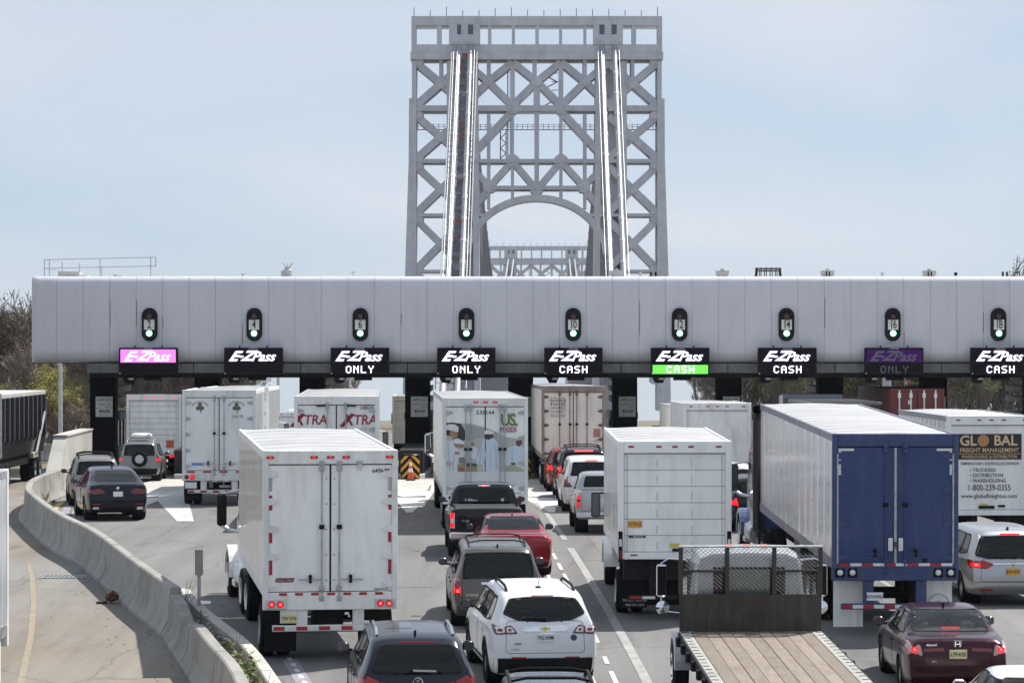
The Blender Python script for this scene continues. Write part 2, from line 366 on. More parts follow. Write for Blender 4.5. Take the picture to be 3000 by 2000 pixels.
# edge line along the barrier: yellow, then purple band with white dots
edge = [(bx(d)+o, d) for d, o in ((112, .62), (108, .7), (104, .78), (100, .8), (96, .8))]
strip('yellow_line', edge, .22, m_yellow)
strip('purple_line', [(x+.42, d) for x, d in edge], .26, m_purple)
for k in range(14):
    dd = 96+k*1.15; strip('white_dot', [(bx(dd)+1.48, dd), (bx(dd+.4)+1.48, dd+.4)], .1, m_marking)
strip('yellow_line', [(-3.55, 53.4), (-3.1, 50), (-2.6, 46), (-2.3, 43)], .16, m_yellow)
strip('purple_line', [(-4.35, 60), (-3.75, 56), (-3.2, 52.6), (-2.4, 46)], .3, m_purple)
for k in range(9):
    dd = 53+k*.85; xx = -3.1-(dd-52)*.155; strip('white_dot', [(xx, dd), (xx-.07, dd+.45)], .09, m_marking)
strip('yellow_line', [(-12.75, 81), (-11.95, 76.5), (-10.9, 70), (-9.95, 63.5), (-9.1, 57), (-8.2, 50), (-7.4, 43)], .13, mat('very_worn_yellow_marking', (.26, .213, .15), .85, var=.2, dirt=((.23,.20,.165), 1.0, 2.2, (1, .7, 1))), dz=.012)

# concrete aprons and painted gores ahead of the toll islands
COLX = [(c*1.2755-1500)*144.5/9000 for c in (237, 476, 717, 959, 1196, 1435, 1674, 1907, 2145, 2384, 2623, 2862)]
def quad(name, pts, m, dz, parent=road):
    return MB().add([(x, d, gz(d)+dz) for x, d in pts], [tuple(range(len(pts)))]).build(name, m, parent)
for i, cx in enumerate(COLX):
    if i == 0: continue
    quad('concrete_apron', [(cx-.9, 134), (cx+1.0, 134), (cx+1.1, 121), (cx-.85, 121)], m_concrete_l, .006)
    quad('concrete_apron', [(cx+1.0, 134), (cx+3.98, 134), (cx+4.02, 127), (cx+1.05, 127)], m_concrete_l, .005)
    quad('gore_stripe', [(cx-1.0, 120.8), (cx+1.3, 120.8), (cx+1.3, 117.0), (cx+.35, 116.0)], m_marking, .011)
    quad('gore_stripe', [(cx+.0, 115.2), (cx+1.15, 115.2), (cx+1.2, 110.5), (cx+1.05, 104.5), (cx+.85, 104.5)], m_marking, .011)
    strip('gore_edge', [(cx-1.0, 133), (cx-.95, 121), (cx-.1, 113)], .18, m_marking, .012)
    strip('gore_edge', [(cx+1.15, 133), (cx+1.3, 121), (cx+1.25, 108)], .18, m_marking, .012)
m_marking_w = mat('weathered_gore_paint', (.50, .50, .485), .85, var=.15, vscale=1.5, dirt=((.24,.235,.23), .9, 1.6, (1, .6, 1)))
quad('gore_stripe', [(-13.9, 121), (-12.6, 122), (-11.55, 110), (-10.25, 99), (-10.8, 99), (-12.9, 112)], m_marking_w, .016)     # white arrowhead behind the dark coupe
quad('gore_stripe', [(-13.2, 128), (-11.6, 128), (-11.2, 118), (-13.2, 119)], m_marking, .013)

# storm drain in the side road
dr = thing('storm_drain', 'rusty slotted storm drain grate set in the side road by the curved barrier', 'drain', (-11.15, 77.0, gz(77)+.006))
MB().box(-.62, .62, -.42, .42, -.02, .004).build('pit', m_black, dr)
for k in range(12): MB().box(-.6+k*.105, -.56+k*.105, -.4, .4, .004, .012).build('grate_bar', m_galv, dr)
MB().box(-.66, .66, -.47, -.42, .0, .014).box(-.66, .66, .42, .47, 0, .014).build('frame', m_galv, dr)
# seams and patches on the plaza
m_seam = mat('tar_seam', (.06, .06, .06), .7, var=.3)
for (x0, d0, x1, d1) in ((-5.2, 92, -1.2, 92.4), (-4.6, 74, -2.0, 74.3), (-2.9, 66.5, -1.2, 66.4), (3.0, 60.2, 4.6, 60.6), (1.6, 82, 3.2, 82.4), (5.6, 58, 7.1, 58.2), (-16, 96, -11.6, 96.6), (-19.8, 90, -15.6, 90.4)):
    n = 7; rr = random.Random(d0); pts = [(x0+(x1-x0)*k/n, d0+(d1-d0)*k/n+rr.uniform(-.09, .09)) for k in range(n+1)]
    MB().grid([[(x, y-.018, gz(y)+.007), (x, y+.018, gz(y)+.007)] for x, y in pts]).build('tar_seam', m_seam, road)

# ================================================================== barriers
def sweep(path, prof, parent, name, m, seg=6.0, gap=.022, jag=None):
    f = pchip([(d, x) for x, d in path]); d0, d1 = path[0][1], path[-1][1]
    n = max(1, round((d1-d0)/seg)); objs = []
    for i in range(n):
        a = d0+(d1-d0)*i/n+gap; b = d0+(d1-d0)*(i+1)/n-gap; rows = []; m_ = max(4, int((b-a)/.5))
        for k in range(m_+1):
            d = a+(b-a)*k/m_; e = .1; dx = (f(d+e)-f(d-e))/(2*e); q = math.hypot(dx, 1); nx, ny = 1/q, -dx/q
            rows.append([(f(d)+u*nx, d+u*ny, gz(d)+z+((jag(d, u, z)) if jag else 0)) for u, z in prof])
        mb = MB().grid(rows, cu=True); c = len(prof)
        mb.f.append(tuple(range(c))); mb.f.append(tuple(range(m_*c, m_*c+c))[::-1])
        objs.append(mb.build(name, m, parent, smooth=25))
    return objs
JP = [(-.32, -.05), (-.32, .09), (-.27, .14), (-.16, .36), (-.115, 1.0), (-.085, 1.03), (.085, 1.03), (.115, 1.0), (.16, .36), (.27, .14), (.32, .09), (.32, -.05)]
jb = thing('concrete_barrier', 'long curved concrete barrier sweeping from the toll booths along the side road', 'barrier')
sweep(BAR[4:], JP, jb, 'barrier_segment', m_concrete, 6.1)
rj = random.Random(11); noise = {}
def chip(d, u, z):
    if z < .6: return 0
    k = round(d*2); noise.setdefault(k, rj.random())
    a = max(0, 1-abs(d-60.2)/2.0); return -.30*a*(.5+.7*noise[k])
jl = thing('low_barrier', 'lower concrete barrier with a broken crumbling top nearest the camera', 'barrier')
sweep(BAR[0:5], [(u, z*.86) for u, z in JP], jl, 'barrier_segment', m_concrete, 5.2, jag=chip)
KP = [(-7.25, 68), (-7.0, 66.5), (-6.3, 63.2), (-4.95, 57.5), (-4.07, 52.6), (-3.1, 47), (-2.0, 40)]
kw = thing('kerb_wall', 'narrow low concrete kerb wall beside the purple line, weeds behind it', 'wall')
sweep(KP[::-1], [(-.13, -.05), (-.12, .56), (-.10, .58), (.10, .58), (.12, .56), (.15, -.05)], kw, 'wall_segment', m_concrete_l, 4.5)
fx = pchip([(d, x) for x, d in KP[::-1]])
MB().grid([[(bx(dd)+.05, dd, gz(dd)+.34), ((bx(dd)+fx(dd))/2, dd, gz(dd)+.40+.05*math.sin(dd*3)), (fx(dd)-.05, dd, gz(dd)+.33)] for dd in [40+k*.5 for k in range(55)]]).build('infill', mat('dirt_infill', (.15, .13, .10), .95, var=.4, vscale=2, bump=.8, bscale=12), kw)
# broken lumps on the low barrier
lb = MB(); rr = random.Random(5)
for k in range(60):
    dd = rr.gauss(60.2, 1.3); x = bx(dd)+rr.uniform(.1, .55); s_ = rr.uniform(.03, .1); z = gz(dd)+.42+rr.uniform(0, .12)
    ps = [(x+rr.uniform(-s_, s_), dd+rr.uniform(-s_, s_), z+rr.uniform(0, s_)) for _ in range(5)]
    lb.add(ps, [(0,1,2), (0,2,3), (0,3,1), (1,4,2), (2,4,3), (1,3,4)])
tag(lb.build('rubble', m_concrete), 'crumbled concrete rubble lying between low barrier and kerb wall', 'rubble', kind='stuff')
# weeds
def weed(x, d, h, n, label, dry):
    o = thing('weed', label, 'weed', (x, d, gz(d)+.36), group='weeds along the kerb wall'); r_ = random.Random(int(d*100))
    st = MB(); lf = MB()
    for k in range(n):
        a = r_.uniform(0, 6.28); ln = r_.uniform(.15, .5)*h; hh = h*r_.uniform(.55, 1)
        p = [(0, 0, 0), (math.cos(a)*ln*.3, math.sin(a)*ln*.3, hh*.5), (math.cos(a)*ln, math.sin(a)*ln, hh)]
        st.tube(p, [.008, .006, .003], 4)
        for q in range(2 if dry else 6):
            t = r_.uniform(.25, 1); b = Vector(p[0]).lerp(Vector(p[2]), t); aa = r_.uniform(0, 6.28); l_ = r_.uniform(.05, .13)*(.6 if dry else 1.3); wv = l_*.28
            dv = Vector((math.cos(aa), math.sin(aa), r_.uniform(-.1, .7))).normalized(); sv = dv.cross(Vector((0,0,1))).normalized()*wv
            lf.add([b, b+dv*l_*.5+sv, b+dv*l_, b+dv*l_*.5-sv], [(0,1,2,3)])
    st.build('stem', mat('dry_stem', (.20, .14, .08), .9, var=.3), o)
    lf.build('leaf', mat('dry_leaf', (.22, .16, .09), .9, var=.3) if dry else mat('weed_leaf', (.12, .19, .035), .7, var=.35, vscale=9), o)
for k, (d, h, dry) in enumerate(((64.6, .75, 1), (62.9, .35, 1), (58.6, .5, 1), (57.6, .4, 0), (56.9, .6, 1), (55.9, .38, 0), (55.1, .5, 0), (54.2, .42, 0), (53.3, .65, 0), (52.6, .5, 0), (51.6, .5, 1), (50.6, .45, 0), (49.5, .5, 0))):
    weed((bx(d)+fx(d))/2+.15*math.sin(k*2.1), d, h, 7, 'dry brown weed stalks growing behind the kerb wall' if dry else 'leafy green weed growing between barrier and kerb wall', dry)
# far dry scrub by the booth end of the barrier
for k, d in enumerate((99, 101.5, 104, 106)):
    o_ = weed(bx(d)+.55, d, .42, 6, 'small scrub weeds at the barrier foot beside the yellow curve', k % 2)
# delineator post
dp = thing('delineator_post', 'thin grey roadside post with a flat marker plate rising from the kerb wall', 'post', (-6.55, 64.3, gz(64.3)+.3))
MB().box(-.035, .035, -.02, .02, 0, 1.35).build('post', m_galv, dp)
MB().box(-.085, .085, -.035, -.022, .92, 1.45, .004).build('plate', mat('weathered_plate', (.30, .30, .28), .7, var=.2), dp)
# debris lump
db = thing('debris', 'rust brown crumpled litter lying on the side road against the barrier', 'litter', (-9.15, 70.3, gz(70.3)+.01))
rr = random.Random(9); bm_ = bmesh.new(); bmesh.ops.create_icosphere(bm_, subdivisions=3, radius=.14)
for v in bm_.verts: v.co *= 1+rr.uniform(-.28, .25); v.co.z = max(0, v.co.z*.9+.15)
me = bpy.data.meshes.new('crumpled_bag'); bm_.to_mesh(me); bm_.free(); me.materials.append(mat('rust_litter', (.11, .045, .028), .8, var=.6, vscale=9)); link('crumpled_bag', me, db)
MB().box(-.36, -.12, -.1, .12, 0, .05, .02).build('scrap', mat('dark_scrap', (.05, .035, .03), .9), db)
# scattered litter on the shoulder
gl = MB(); rr = random.Random(21)
for k in range(110):
    dd = rr.uniform(48, 74); x = bx(dd)-.35-abs(rr.gauss(0, .55)); s_ = rr.uniform(.004, .016); a = rr.uniform(0, 3.1)
    gl.box(-s_*1.8, s_*1.8, -s_*.6, s_*.6, .004, .004+s_*.5, M=Matrix.Translation((x, dd, gz(dd)+.004)) @ Matrix.Rotation(a, 4, 'Z'))
tag(gl.build('litter', mat('twig_litter', (.08, .06, .045), .9, var=.5, vscale=2)), 'dark twigs and grit scattered along the foot of the near barrier', 'litter', kind='stuff')
# far wall end beside the first booth and low far barriers
fw = thing('parapet_wall', 'pale concrete parapet wall with a slanted end beside the leftmost toll booth', 'wall', (0, 124, gz(128)))
MB().prism([(0, -.1), (3.4, 2.0), (11, 2.05), (11, -.1)], 'x', -19.0, -18.45).build('wall', m_concrete_l, fw); MB().prism([(3.35, 2.005), (11.05, 2.055), (11.05, 2.12), (3.3, 2.07)], 'x', -19.04, -18.41).build('coping', m_concrete_l, fw)
fb = thing('far_barrier', 'low pale concrete barrier beyond the side road in front of the woods', 'barrier')
for k in range(7):
    MB().prism([(-.3, -.05), (-.3, .1), (-.12, .4), (-.09, .85), (.09, .85), (.12, .4), (.3, .1), (.3, -.05)], 'x', -34+k*2.0+.01, -32+k*2.0-.01, M=Matrix.Translation((0, 158, gz(158)))).build('barrier_segment', m_concrete_l, fb)

# ================================================================== toll canopy
m_fascia = mat('fascia_paint', (.57, .562, .61), .42, var=.03, vscale=.5, dirt=((.34,.33,.33), .26, 1.5, (1.5, 1.5, .22)), pan=.018)
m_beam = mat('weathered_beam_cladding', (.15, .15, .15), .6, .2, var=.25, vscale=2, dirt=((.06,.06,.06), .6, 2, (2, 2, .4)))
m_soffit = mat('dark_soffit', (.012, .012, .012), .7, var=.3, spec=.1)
CY = 140.0; CZ0 = 4.83; CZ1 = 8.77
cano = thing('toll_canopy', 'long grey panelled toll plaza canopy with rounded edges spanning all lanes', 'canopy', (0, CY, 0))
prof = [(1.2, CZ0), (.75, CZ0)]+[(.62-.62*math.sin(R(a)), CZ0+.62-.62*math.cos(R(a))) for a in range(0, 91, 9)]+[(.42-.42*math.cos(R(a)), CZ1-.42+.42*math.sin(R(a))) for a in range(0, 91, 9)]+[(1.2, CZ1)]
PW = 77.55*CY/9000; X0 = -21.95; J0 = (166-1500)*CY/9000
def fpanel(xa, xb, end=0):
    rows = []
    for k in range(8 if end else 2):
        if end:
            t = k/7; a = R(90*t); x = xa+(.45-.45*math.cos(a) if t < 1 else xb-xa); yo = .45-.45*math.sin(a)
        else: x = xa if k == 0 else xb; yo = 0
        rows.append([(x, y+yo*(1 if y < .7 else .3), z) for y, z in prof])
    return MB().grid(rows)
g_ = .006
fpanel(X0, J0-g_, 1).build('fascia_panel', m_fascia, cano, 30)
pm = fpanel(g_, PW-g_).mesh('fascia_panel', m_fascia, 30)
NP = 47
for k in range(NP):
    o = link('fascia_panel', pm, cano, (J0+k*PW, random.Random(k).uniform(-.002, .002), 0))
XE = J0+NP*PW
MB().grid([[(x, y+.03, z+(.03 if z < 6 else -.03)) for y, z in prof] for x in (X0+.62, XE)]).build('joint_backing', mat('joint_gap', (.20, .195, .19), .8), cano)
MB().box(X0+.15, XE, 1.19, 13, CZ1-.35, CZ1-.02).build('roof', mat('canopy_roof_membrane', (.55, .55, .55), .8, var=.1), cano)
MB().box(X0+.15, XE, .7, 13, CZ0-.02, CZ0+.02).build('soffit', m_soffit, cano)
MB().box(X0, X0+.12, .45, 13, CZ0+.03, CZ1-.1, .04).build('end_wall', m_fascia, cano)
for k in range(12):
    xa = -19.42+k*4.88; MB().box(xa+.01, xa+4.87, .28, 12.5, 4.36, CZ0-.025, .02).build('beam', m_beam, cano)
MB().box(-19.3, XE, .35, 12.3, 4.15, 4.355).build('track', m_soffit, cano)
for k in range(NP):                               # rust weeping from some joints
    rr = random.Random(k*7)
    if rr.random() < .3:
        h = rr.uniform(.3, 1.6); z = rr.uniform(CZ0+.75, CZ1-1.8)
        MB().box(J0+k*PW+.012, J0+k*PW+.035, -.012, .0, z, z+h).build('rust_streak', mat('rust_stain', (.22, .17, .12), .9, var=.4), cano)

# lane signals, lane signs
LANES = [(434, 2), (742, 4), (1054, 6), (1366, 8), (1680, 10), (1993, 12), (2307, 14), (2620, 16), (2931, 18)]
MODE = {2: 'pink', 4: 'none', 6: 'ONLY', 8: 'ONLY', 10: 'CASH', 12: 'green', 14: 'CASH', 16: 'dim', 18: 'CASH'}
m_led = mat('lit_white_leds', (.8, .78, .85), .5, emit=(.80, .72, 1.0), estr=1.05)
m_ledp = mat('lit_pink_leds', (.6, .2, .6), .5, emit=(.86, .16, .84), estr=.9)
m_ledw = mat('lit_pale_leds', (.8, .7, .85), .5, emit=(.72, .66, .98), estr=.85)
m_ledg = mat('lit_green_leds', (.2, .7, .1), .5, emit=(.09, .80, .04), estr=.85)
m_ledd = mat('dim_violet_leds', (.03, .008, .06), .5, emit=(.10, .012, .22), estr=.12, spec=.1)
m_ledt = mat('dim_grey_leds', (.07, .07, .09), .5, emit=(.12, .12, .17), estr=.12)
m_go = mat('lit_green_signal', (.5, 1, .8), .3, emit=(.30, 1.0, .62), estr=3.0)
m_goring = mat('green_signal_lens', (.01, .22, .10), .25, coat=.5, emit=(0, .35, .15), estr=.25)
m_dkred = mat('unlit_red_lens', (.06, .008, .008), .3, coat=.5)
m_numplate = mat('lane_number_plate', (.66, .65, .60), .5, var=.08)
for m_ in (m_ledp, m_ledg, m_ledw):                             # single lamps flicker at different brightness
    t_ = m_.node_tree; n_ = t_.nodes.new('ShaderNodeTexNoise'); n_.inputs['Scale'].default_value = 16; n_.inputs['Detail'].default_value = 2; g_n = t_.nodes.new('ShaderNodeNewGeometry'); t_.links.new(g_n.outputs['Position'], n_.inputs['Vector'])
    r_n = t_.nodes.new('ShaderNodeMapRange'); r_n.inputs['From Min'].default_value = .3; r_n.inputs['From Max'].default_value = .7; r_n.inputs['To Min'].default_value = .45; r_n.inputs['To Max'].default_value = 1.0; t_.links.new(n_.outputs['Fac'], r_n.inputs['Value']); t_.links.new(r_n.outputs['Result'], t_.nodes['Principled BSDF'].inputs['Emission Strength'])
FONT = {'O': '0111010001100011000110001100010111 0', 'N': '10001110011010110011100011000110001', 'L': '10000100001000010000100001000011111', 'Y': '10001100010101000100001000010000100',
        'C': '01110100011000010000100001000101110', 'A': '01110100011000111111100011000110001', 'S': '01111100001000001110000010000111110', 'H': '10001100011000111111100011000110001'}
def leds(word, m, parent, cx, cz, px, y):
    mb = MB(); wd = len(word)*7.2-2.2
    for i, ch in enumerate(word):
        bits = FONT[ch].replace(' ', '')
        for r_ in range(7):
            for c_ in range(5):
                if bits[r_*5+c_] == '1':
                    x = cx+(i*7.2+c_-wd/2)*px; z = cz+(3-r_)*px
                    mb.box(x-.02*px, x+1.12*px, y-.012, y, z-.56*px, z+.56*px)
    return mb.build('lit_word', m, parent)
NW = {2: 'two', 4: 'four', 6: 'six', 8: 'eight', 10: 'ten', 12: 'twelve', 14: 'fourteen', 16: 'sixteen', 18: 'eighteen'}
for px, n in LANES:
    x = (px-1500)*139.4/9000; md = MODE[n]
    desc = {'pink': 'lit solid pink with pale slanted logo', 'none': 'showing only the white slanted logo', 'ONLY': 'showing white logo above the word ONLY', 'CASH': 'showing white logo above the word CASH', 'green': 'with green lit band behind the word CASH', 'dim': 'nearly dark with dim violet upper half'}[md]
    s = thing('lane_sign', f'black electronic lane sign under signal {NW[n]}, {desc}', 'sign', (x, CY-.62, 4.28), group='electronic lane signs')
    MB().box(-1.325, 1.325, 0, .42, 0, 1.24, .015).build('housing', m_plastic, s)
    MB().box(-1.27, 1.27, -.006, .01, .06, 1.16).build('screen', mat('led_screen', (.008, .007, .009), .5, spec=.1), s)
    MB().box(-.2, .2, -.03, 0, 1.185, 1.215).build('top_latch', m_galv, s)
    for q in (-.62, .62): MB().box(q-.03, q+.03, .1, .16, 1.24, 1.34).build('bracket', m_plastic, s)
    MB().box(-1.3, -1.25, -.02, 0, .05, .09).build('indicator_light', m_clear, s)
    if md == 'pink': MB().box(-1.25, 1.25, -.012, -.007, .57, 1.155).build('lit_panel', m_ledp, s)
    if md == 'green': MB().box(-1.25, 1.25, -.012, -.007, .055, .45).build('lit_panel', m_ledg, s)
    if md == 'dim': MB().box(-1.25, 1.25, -.012, -.007, .57, 1.155).build('lit_panel', m_ledd, s)
    tm = {'pink': m_ledw, 'dim': m_ledt}.get(md, m_led)
    zz = .85
    text('lit_logo', 'E', .62, tm, s, (-1.13, -.018, zz-.02), align='LEFT', shear=.55, bold=.03, sx=1.25)
    text('lit_logo', '-', .50, tm, s, (-.66, -.018, zz+.02), align='LEFT', shear=.45, bold=.035, sx=1.0)
    text('lit_logo', 'Z', .62, tm, s, (-.54, -.018, zz), align='LEFT', shear=.5, bold=.03, sx=1.2)
    text('lit_logo', 'Pass', .60, tm, s, (-.10, -.018, zz-.03), align='LEFT', shear=.45, bold=.018, sx=1.04, spacing=.98)
    if md in ('ONLY', 'dim'): leds('ONLY', m_ledt if md == 'dim' else m_led, s, 0, .255, .047, -.014)
    if md in ('CASH', 'green'): leds('CASH', m_ledw if md == 'green' else m_led, s, 0, .255, .047, -.014)
    # camera pod and bracket hanging under the track beside each sign
    pod = thing('camera_pod', f'dark camera pod hanging below the beam under lane sign {NW[n]}', 'camera', (x-.78, CY-.1, 4.15), group='camera pods under the canopy')
    MB().prism([(-.45, 0), (.12, 0), (.02, -.24), (-.32, -.24)], 'y', 0, .5).build('housing', m_soffit, pod)
    MB().prism(circ(-.05, -.05, .14, .05, 16), 'y', -.05, 0).build('lens', m_galv, pod)
    MB().box(.5, 1.3, .1, .5, -.12, 0, .02).build('antenna_box', m_plastic, pod)
    sg = thing('lane_signal', f'black lane signal with number plate {NW[n]} and lit green lamp', 'traffic light', (x, CY, 6.57), group='lane signals on the canopy fascia')
    MB().prism(circ(0, .40, .335, n=15, a0=0, a1=180)+circ(0, -.40, .335, n=15, a0=180, a1=360), 'y', -.20, -.002).build('housing', m_black, sg, 40)
    MB().prism(circ(0, .40, .36, n=15, a0=0, a1=180)+circ(0, -.40, .36, n=15, a0=180, a1=360), 'y', -.05, -.001).build('rim', m_plastic, sg, 40)
    MB().prism(circ(0, .365, .12), 'y', -.205, -.19).build('red_lamp', m_dkred, sg)
    MB().prism(circ(0, -.40, .155), 'y', -.204, -.19).build('green_lens', m_goring, sg)
    MB().prism(circ(0, -.40, .128), 'y', -.212, -.2).build('green_lamp', m_go, sg)
    MB().lathe([(.17, 0), (.17, -.14), (.155, -.14), (.155, 0)], (0, -.2, .365), 'y', 16).build('visor', m_black, sg)
    MB().box(-.235, .235, -.208, -.2, -.235, .225).build('number_plate', m_numplate, sg)
    text('lane_number', str(n), .50, m_ink, sg, (0, -.212, -.015), sx=.72, bold=.012, spacing=.85)

# roof equipment
def rpos(px, d=142): return (px-1500)*d/9000
m_vent = mat('pale_vent_paint', (.46, .45, .42), .6, var=.15)
rl = thing('roof_railing', 'thin galvanised guard railing round the left end of the canopy roof', 'railing', (0, 0, CZ1-.05))
xa, xb = rpos(135), rpos(460)
for z in (.86, .46): MB().tube([(xa, 141.5, z-.02), (xb, 141.5, z+.09)], .022, 6).build('rail', m_galv, rl); MB().tube([(xa, 141.5, z-.02), (xa+.4, 146, z-.04), (xa+1.5, 150, z-.1)], .022, 6).build('rail', m_galv, rl)
for t in (0, .045, .5, .955, 1): MB().tube([(xa+(xb-xa)*t, 141.5, 0 if t < 1 else .5), (xa+(xb-xa)*t, 141.5, .84+.11*t)], .022, 6).build('post', m_galv, rl)
for t in (.3, .6, 1): MB().tube([(xa+1.5*t, 141.5+8.5*t, 0), (xa+1.5*t, 141.5+8.5*t, .8)], .022, 6).build('post', m_galv, rl)
ac = thing('roof_unit', 'flat pale rooftop unit inside the roof railing', 'vent', (rpos(192), 143, CZ1-.05)); MB().box(-.5, .5, 0, 1.2, 0, .3, .03).build('casing', m_vent, ac); MB().box(-.5, .5, -.01, .0, .2, .34).build('hood', m_vent, ac); MB().box(.5, .85, .2, 1, 0, .16, .02).build('duct', m_vent, ac)
fl = thing('floodlight', 'small tilted floodlight on the canopy roof beside the railing', 'light', (rpos(345), 142, CZ1-.05)); MB().box(-.22, .22, -.15, .15, .05, .18, .03, M=Matrix.Rotation(R(14), 4, 'Y')).build('lamp_head', m_alu, fl); MB().box(-.03, .03, -.03, .03, 0, .08).build('stem', m_galv, fl)
ch = thing('vent_stack', 'round grey vent stack with spiked cap on the canopy roof', 'vent', (rpos(843), 142, CZ1-.03))
MB().lathe([(0,0), (.2,0), (.2,.36), (.17,.40), (.14,.40), (.14,.52), (0,.52)], n=20, ax='z').build('stack', m_galv, ch, 30)
MB().lathe([(0,0), (.1,0), (.1,.33), (0,.33)], (-.22, 0, 0), 'z', 14).build('side_pipe', m_galv, ch, 30)
for k in range(8): a = k*.785; MB().tube([(.13*math.cos(a), .13*math.sin(a), .5), (.25*math.cos(a), .25*math.sin(a), .7)], .014, 5).build('spike', m_galv, ch)
for i, (px, h) in enumerate(((711, .2), (1034, .28))):
    an = thing('roof_antenna', ('short thick stub antenna' if i == 0 else 'thin T shaped antenna')+' on the canopy roof', 'antenna', (rpos(px), 142, CZ1-.05)); MB().tube([(0,0,0), (0,0,h)], .02 if i else .035, 6).build('mast', m_galv, an); MB().box(-.08, .08, -.02, .02, h-.03, h+.02).build('crossbar', m_galv, an)
for i, (px, lb_) in enumerate(((1805, 'pale square vent cowl on the canopy roof in front of the right bridge cables'), (2116, 'pale square vent cowl on the roof above signal 12'), (2424, 'pale square vent cowl with dark slots right of signal 14'), (2722, 'pale stepped vent box on the roof right of signal 16'))):
    v = thing('vent_cowl', lb_, 'vent', (rpos(px), 142, CZ1-.04), group='square roof vents')
    MB().prism([(-.22, 0), (.22, 0), (.3, .2), (.3, .34), (-.3, .34), (-.3, .2)], 'y', -.25, .25).build('cowl', m_vent, v)
    MB().box(-.08, .08, -.1, .1, .34, .44, .02).build('cap', m_vent, v)
    if i >= 2: MB().box(-.1, -.04, -.256, -.25, .02, .3).box(.04, .1, -.256, -.25, .02, .3).build('slot', m_black, v)
cr = thing('ring_frame', 'dark circular pipe frame standing on the roof between signals 12 and 14', 'frame', (rpos(2256), 143, CZ1-.04))
for z in (.36, .46): MB().tube([(.6*math.cos(a*.314), .6*math.sin(a*.314), z) for a in range(20)], .022, 6, closed=True).build('ring', m_steel_dark, cr)
for k in range(14): a = k*2*math.pi/14; MB().tube([(.62*math.cos(a), .62*math.sin(a), 0), (.56*math.cos(a), .56*math.sin(a), .5)], .024, 5).build('upright', m_steel_dark, cr)
for i, (px, nm) in enumerate(((1876, 'small pale camera dome on the roof left of signal 12'), (2585, 'small tilted camera on the roof right of signal 16'), (2800, 'small dark camera on the roof near the right edge'))):
    c_ = thing('roof_camera', nm, 'camera', (rpos(px), 142, CZ1-.05)); MB().lathe([(0,.28), (.07,.26), (.09,.18), (.05,.12), (0,.12)], ax='z', n=14).build('dome', m_vent if i < 2 else m_plastic, c_, 30); MB().tube([(0,0,0), (0,0,.13)], .03, 6).build('stem', m_galv, c_)
for i, px in enumerate((1907, 1921, 2938, 2950)):
    p_ = thing('roof_pipe', ('short dark twin pipe on the roof left of signal 12' if i < 2 else 'short dark twin pipe on the roof above signal 18'), 'pipe', (rpos(px), 142, CZ1-.05), group='twin roof pipes '+('a' if i < 2 else 'b'))
    MB().tube([(0,0,0), (0,0,.3)], .05, 8).build('pipe', m_steel_dark, p_)

# ================================================================== booths, islands, toll boards, crash cushions
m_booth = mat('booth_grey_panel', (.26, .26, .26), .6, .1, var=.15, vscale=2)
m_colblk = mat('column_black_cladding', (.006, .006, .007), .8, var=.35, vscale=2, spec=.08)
m_ybump = mat('hazard_yellow', (.62, .30, .02), .6, var=.2, vscale=6)
POS = 'leftmost second third fourth fifth sixth seventh eighth ninth tenth eleventh twelfth'.split()
def toll_board(i, cx):
    tb = thing('toll_board', f'white toll rate board on the {POS[i]} booth front from the left', 'sign', (cx+.1, 144.08, 2.27), group='toll rate boards')
    MB().box(-.40, .40, 0, .05, 0, .95, .008).build('panel', mat('toll_board_white', (.78, .77, .72), .5, var=.06), tb)
    text('fare_line', 'CARS  $15', .165, m_ink, tb, (0, -.004, .80), sx=.92)
    text('fare_line', 'TRUCKS   $19', .105, m_ink, tb, (0, -.004, .58)); text('fare_line', 'PER AXLE', .06, m_ink, tb, (.22, -.004, .45))
    MB().box(-.38, .38, -.004, 0, .385, .395).build('rule_line', m_ink, tb)
    MB().box(-.22, .26, -.004, 0, .20, .32).build('logo_box', mat('board_purple', (.09, .05, .16), .5), tb)
    text('logo_text', 'E-ZPass', .11, mat('board_white', (.75, .74, .72), .5), tb, (.02, -.008, .26), shear=.4, bold=.02)
    text('fare_line', 'REDUCED TOLL', .062, m_ink, tb, (0, -.004, .10))
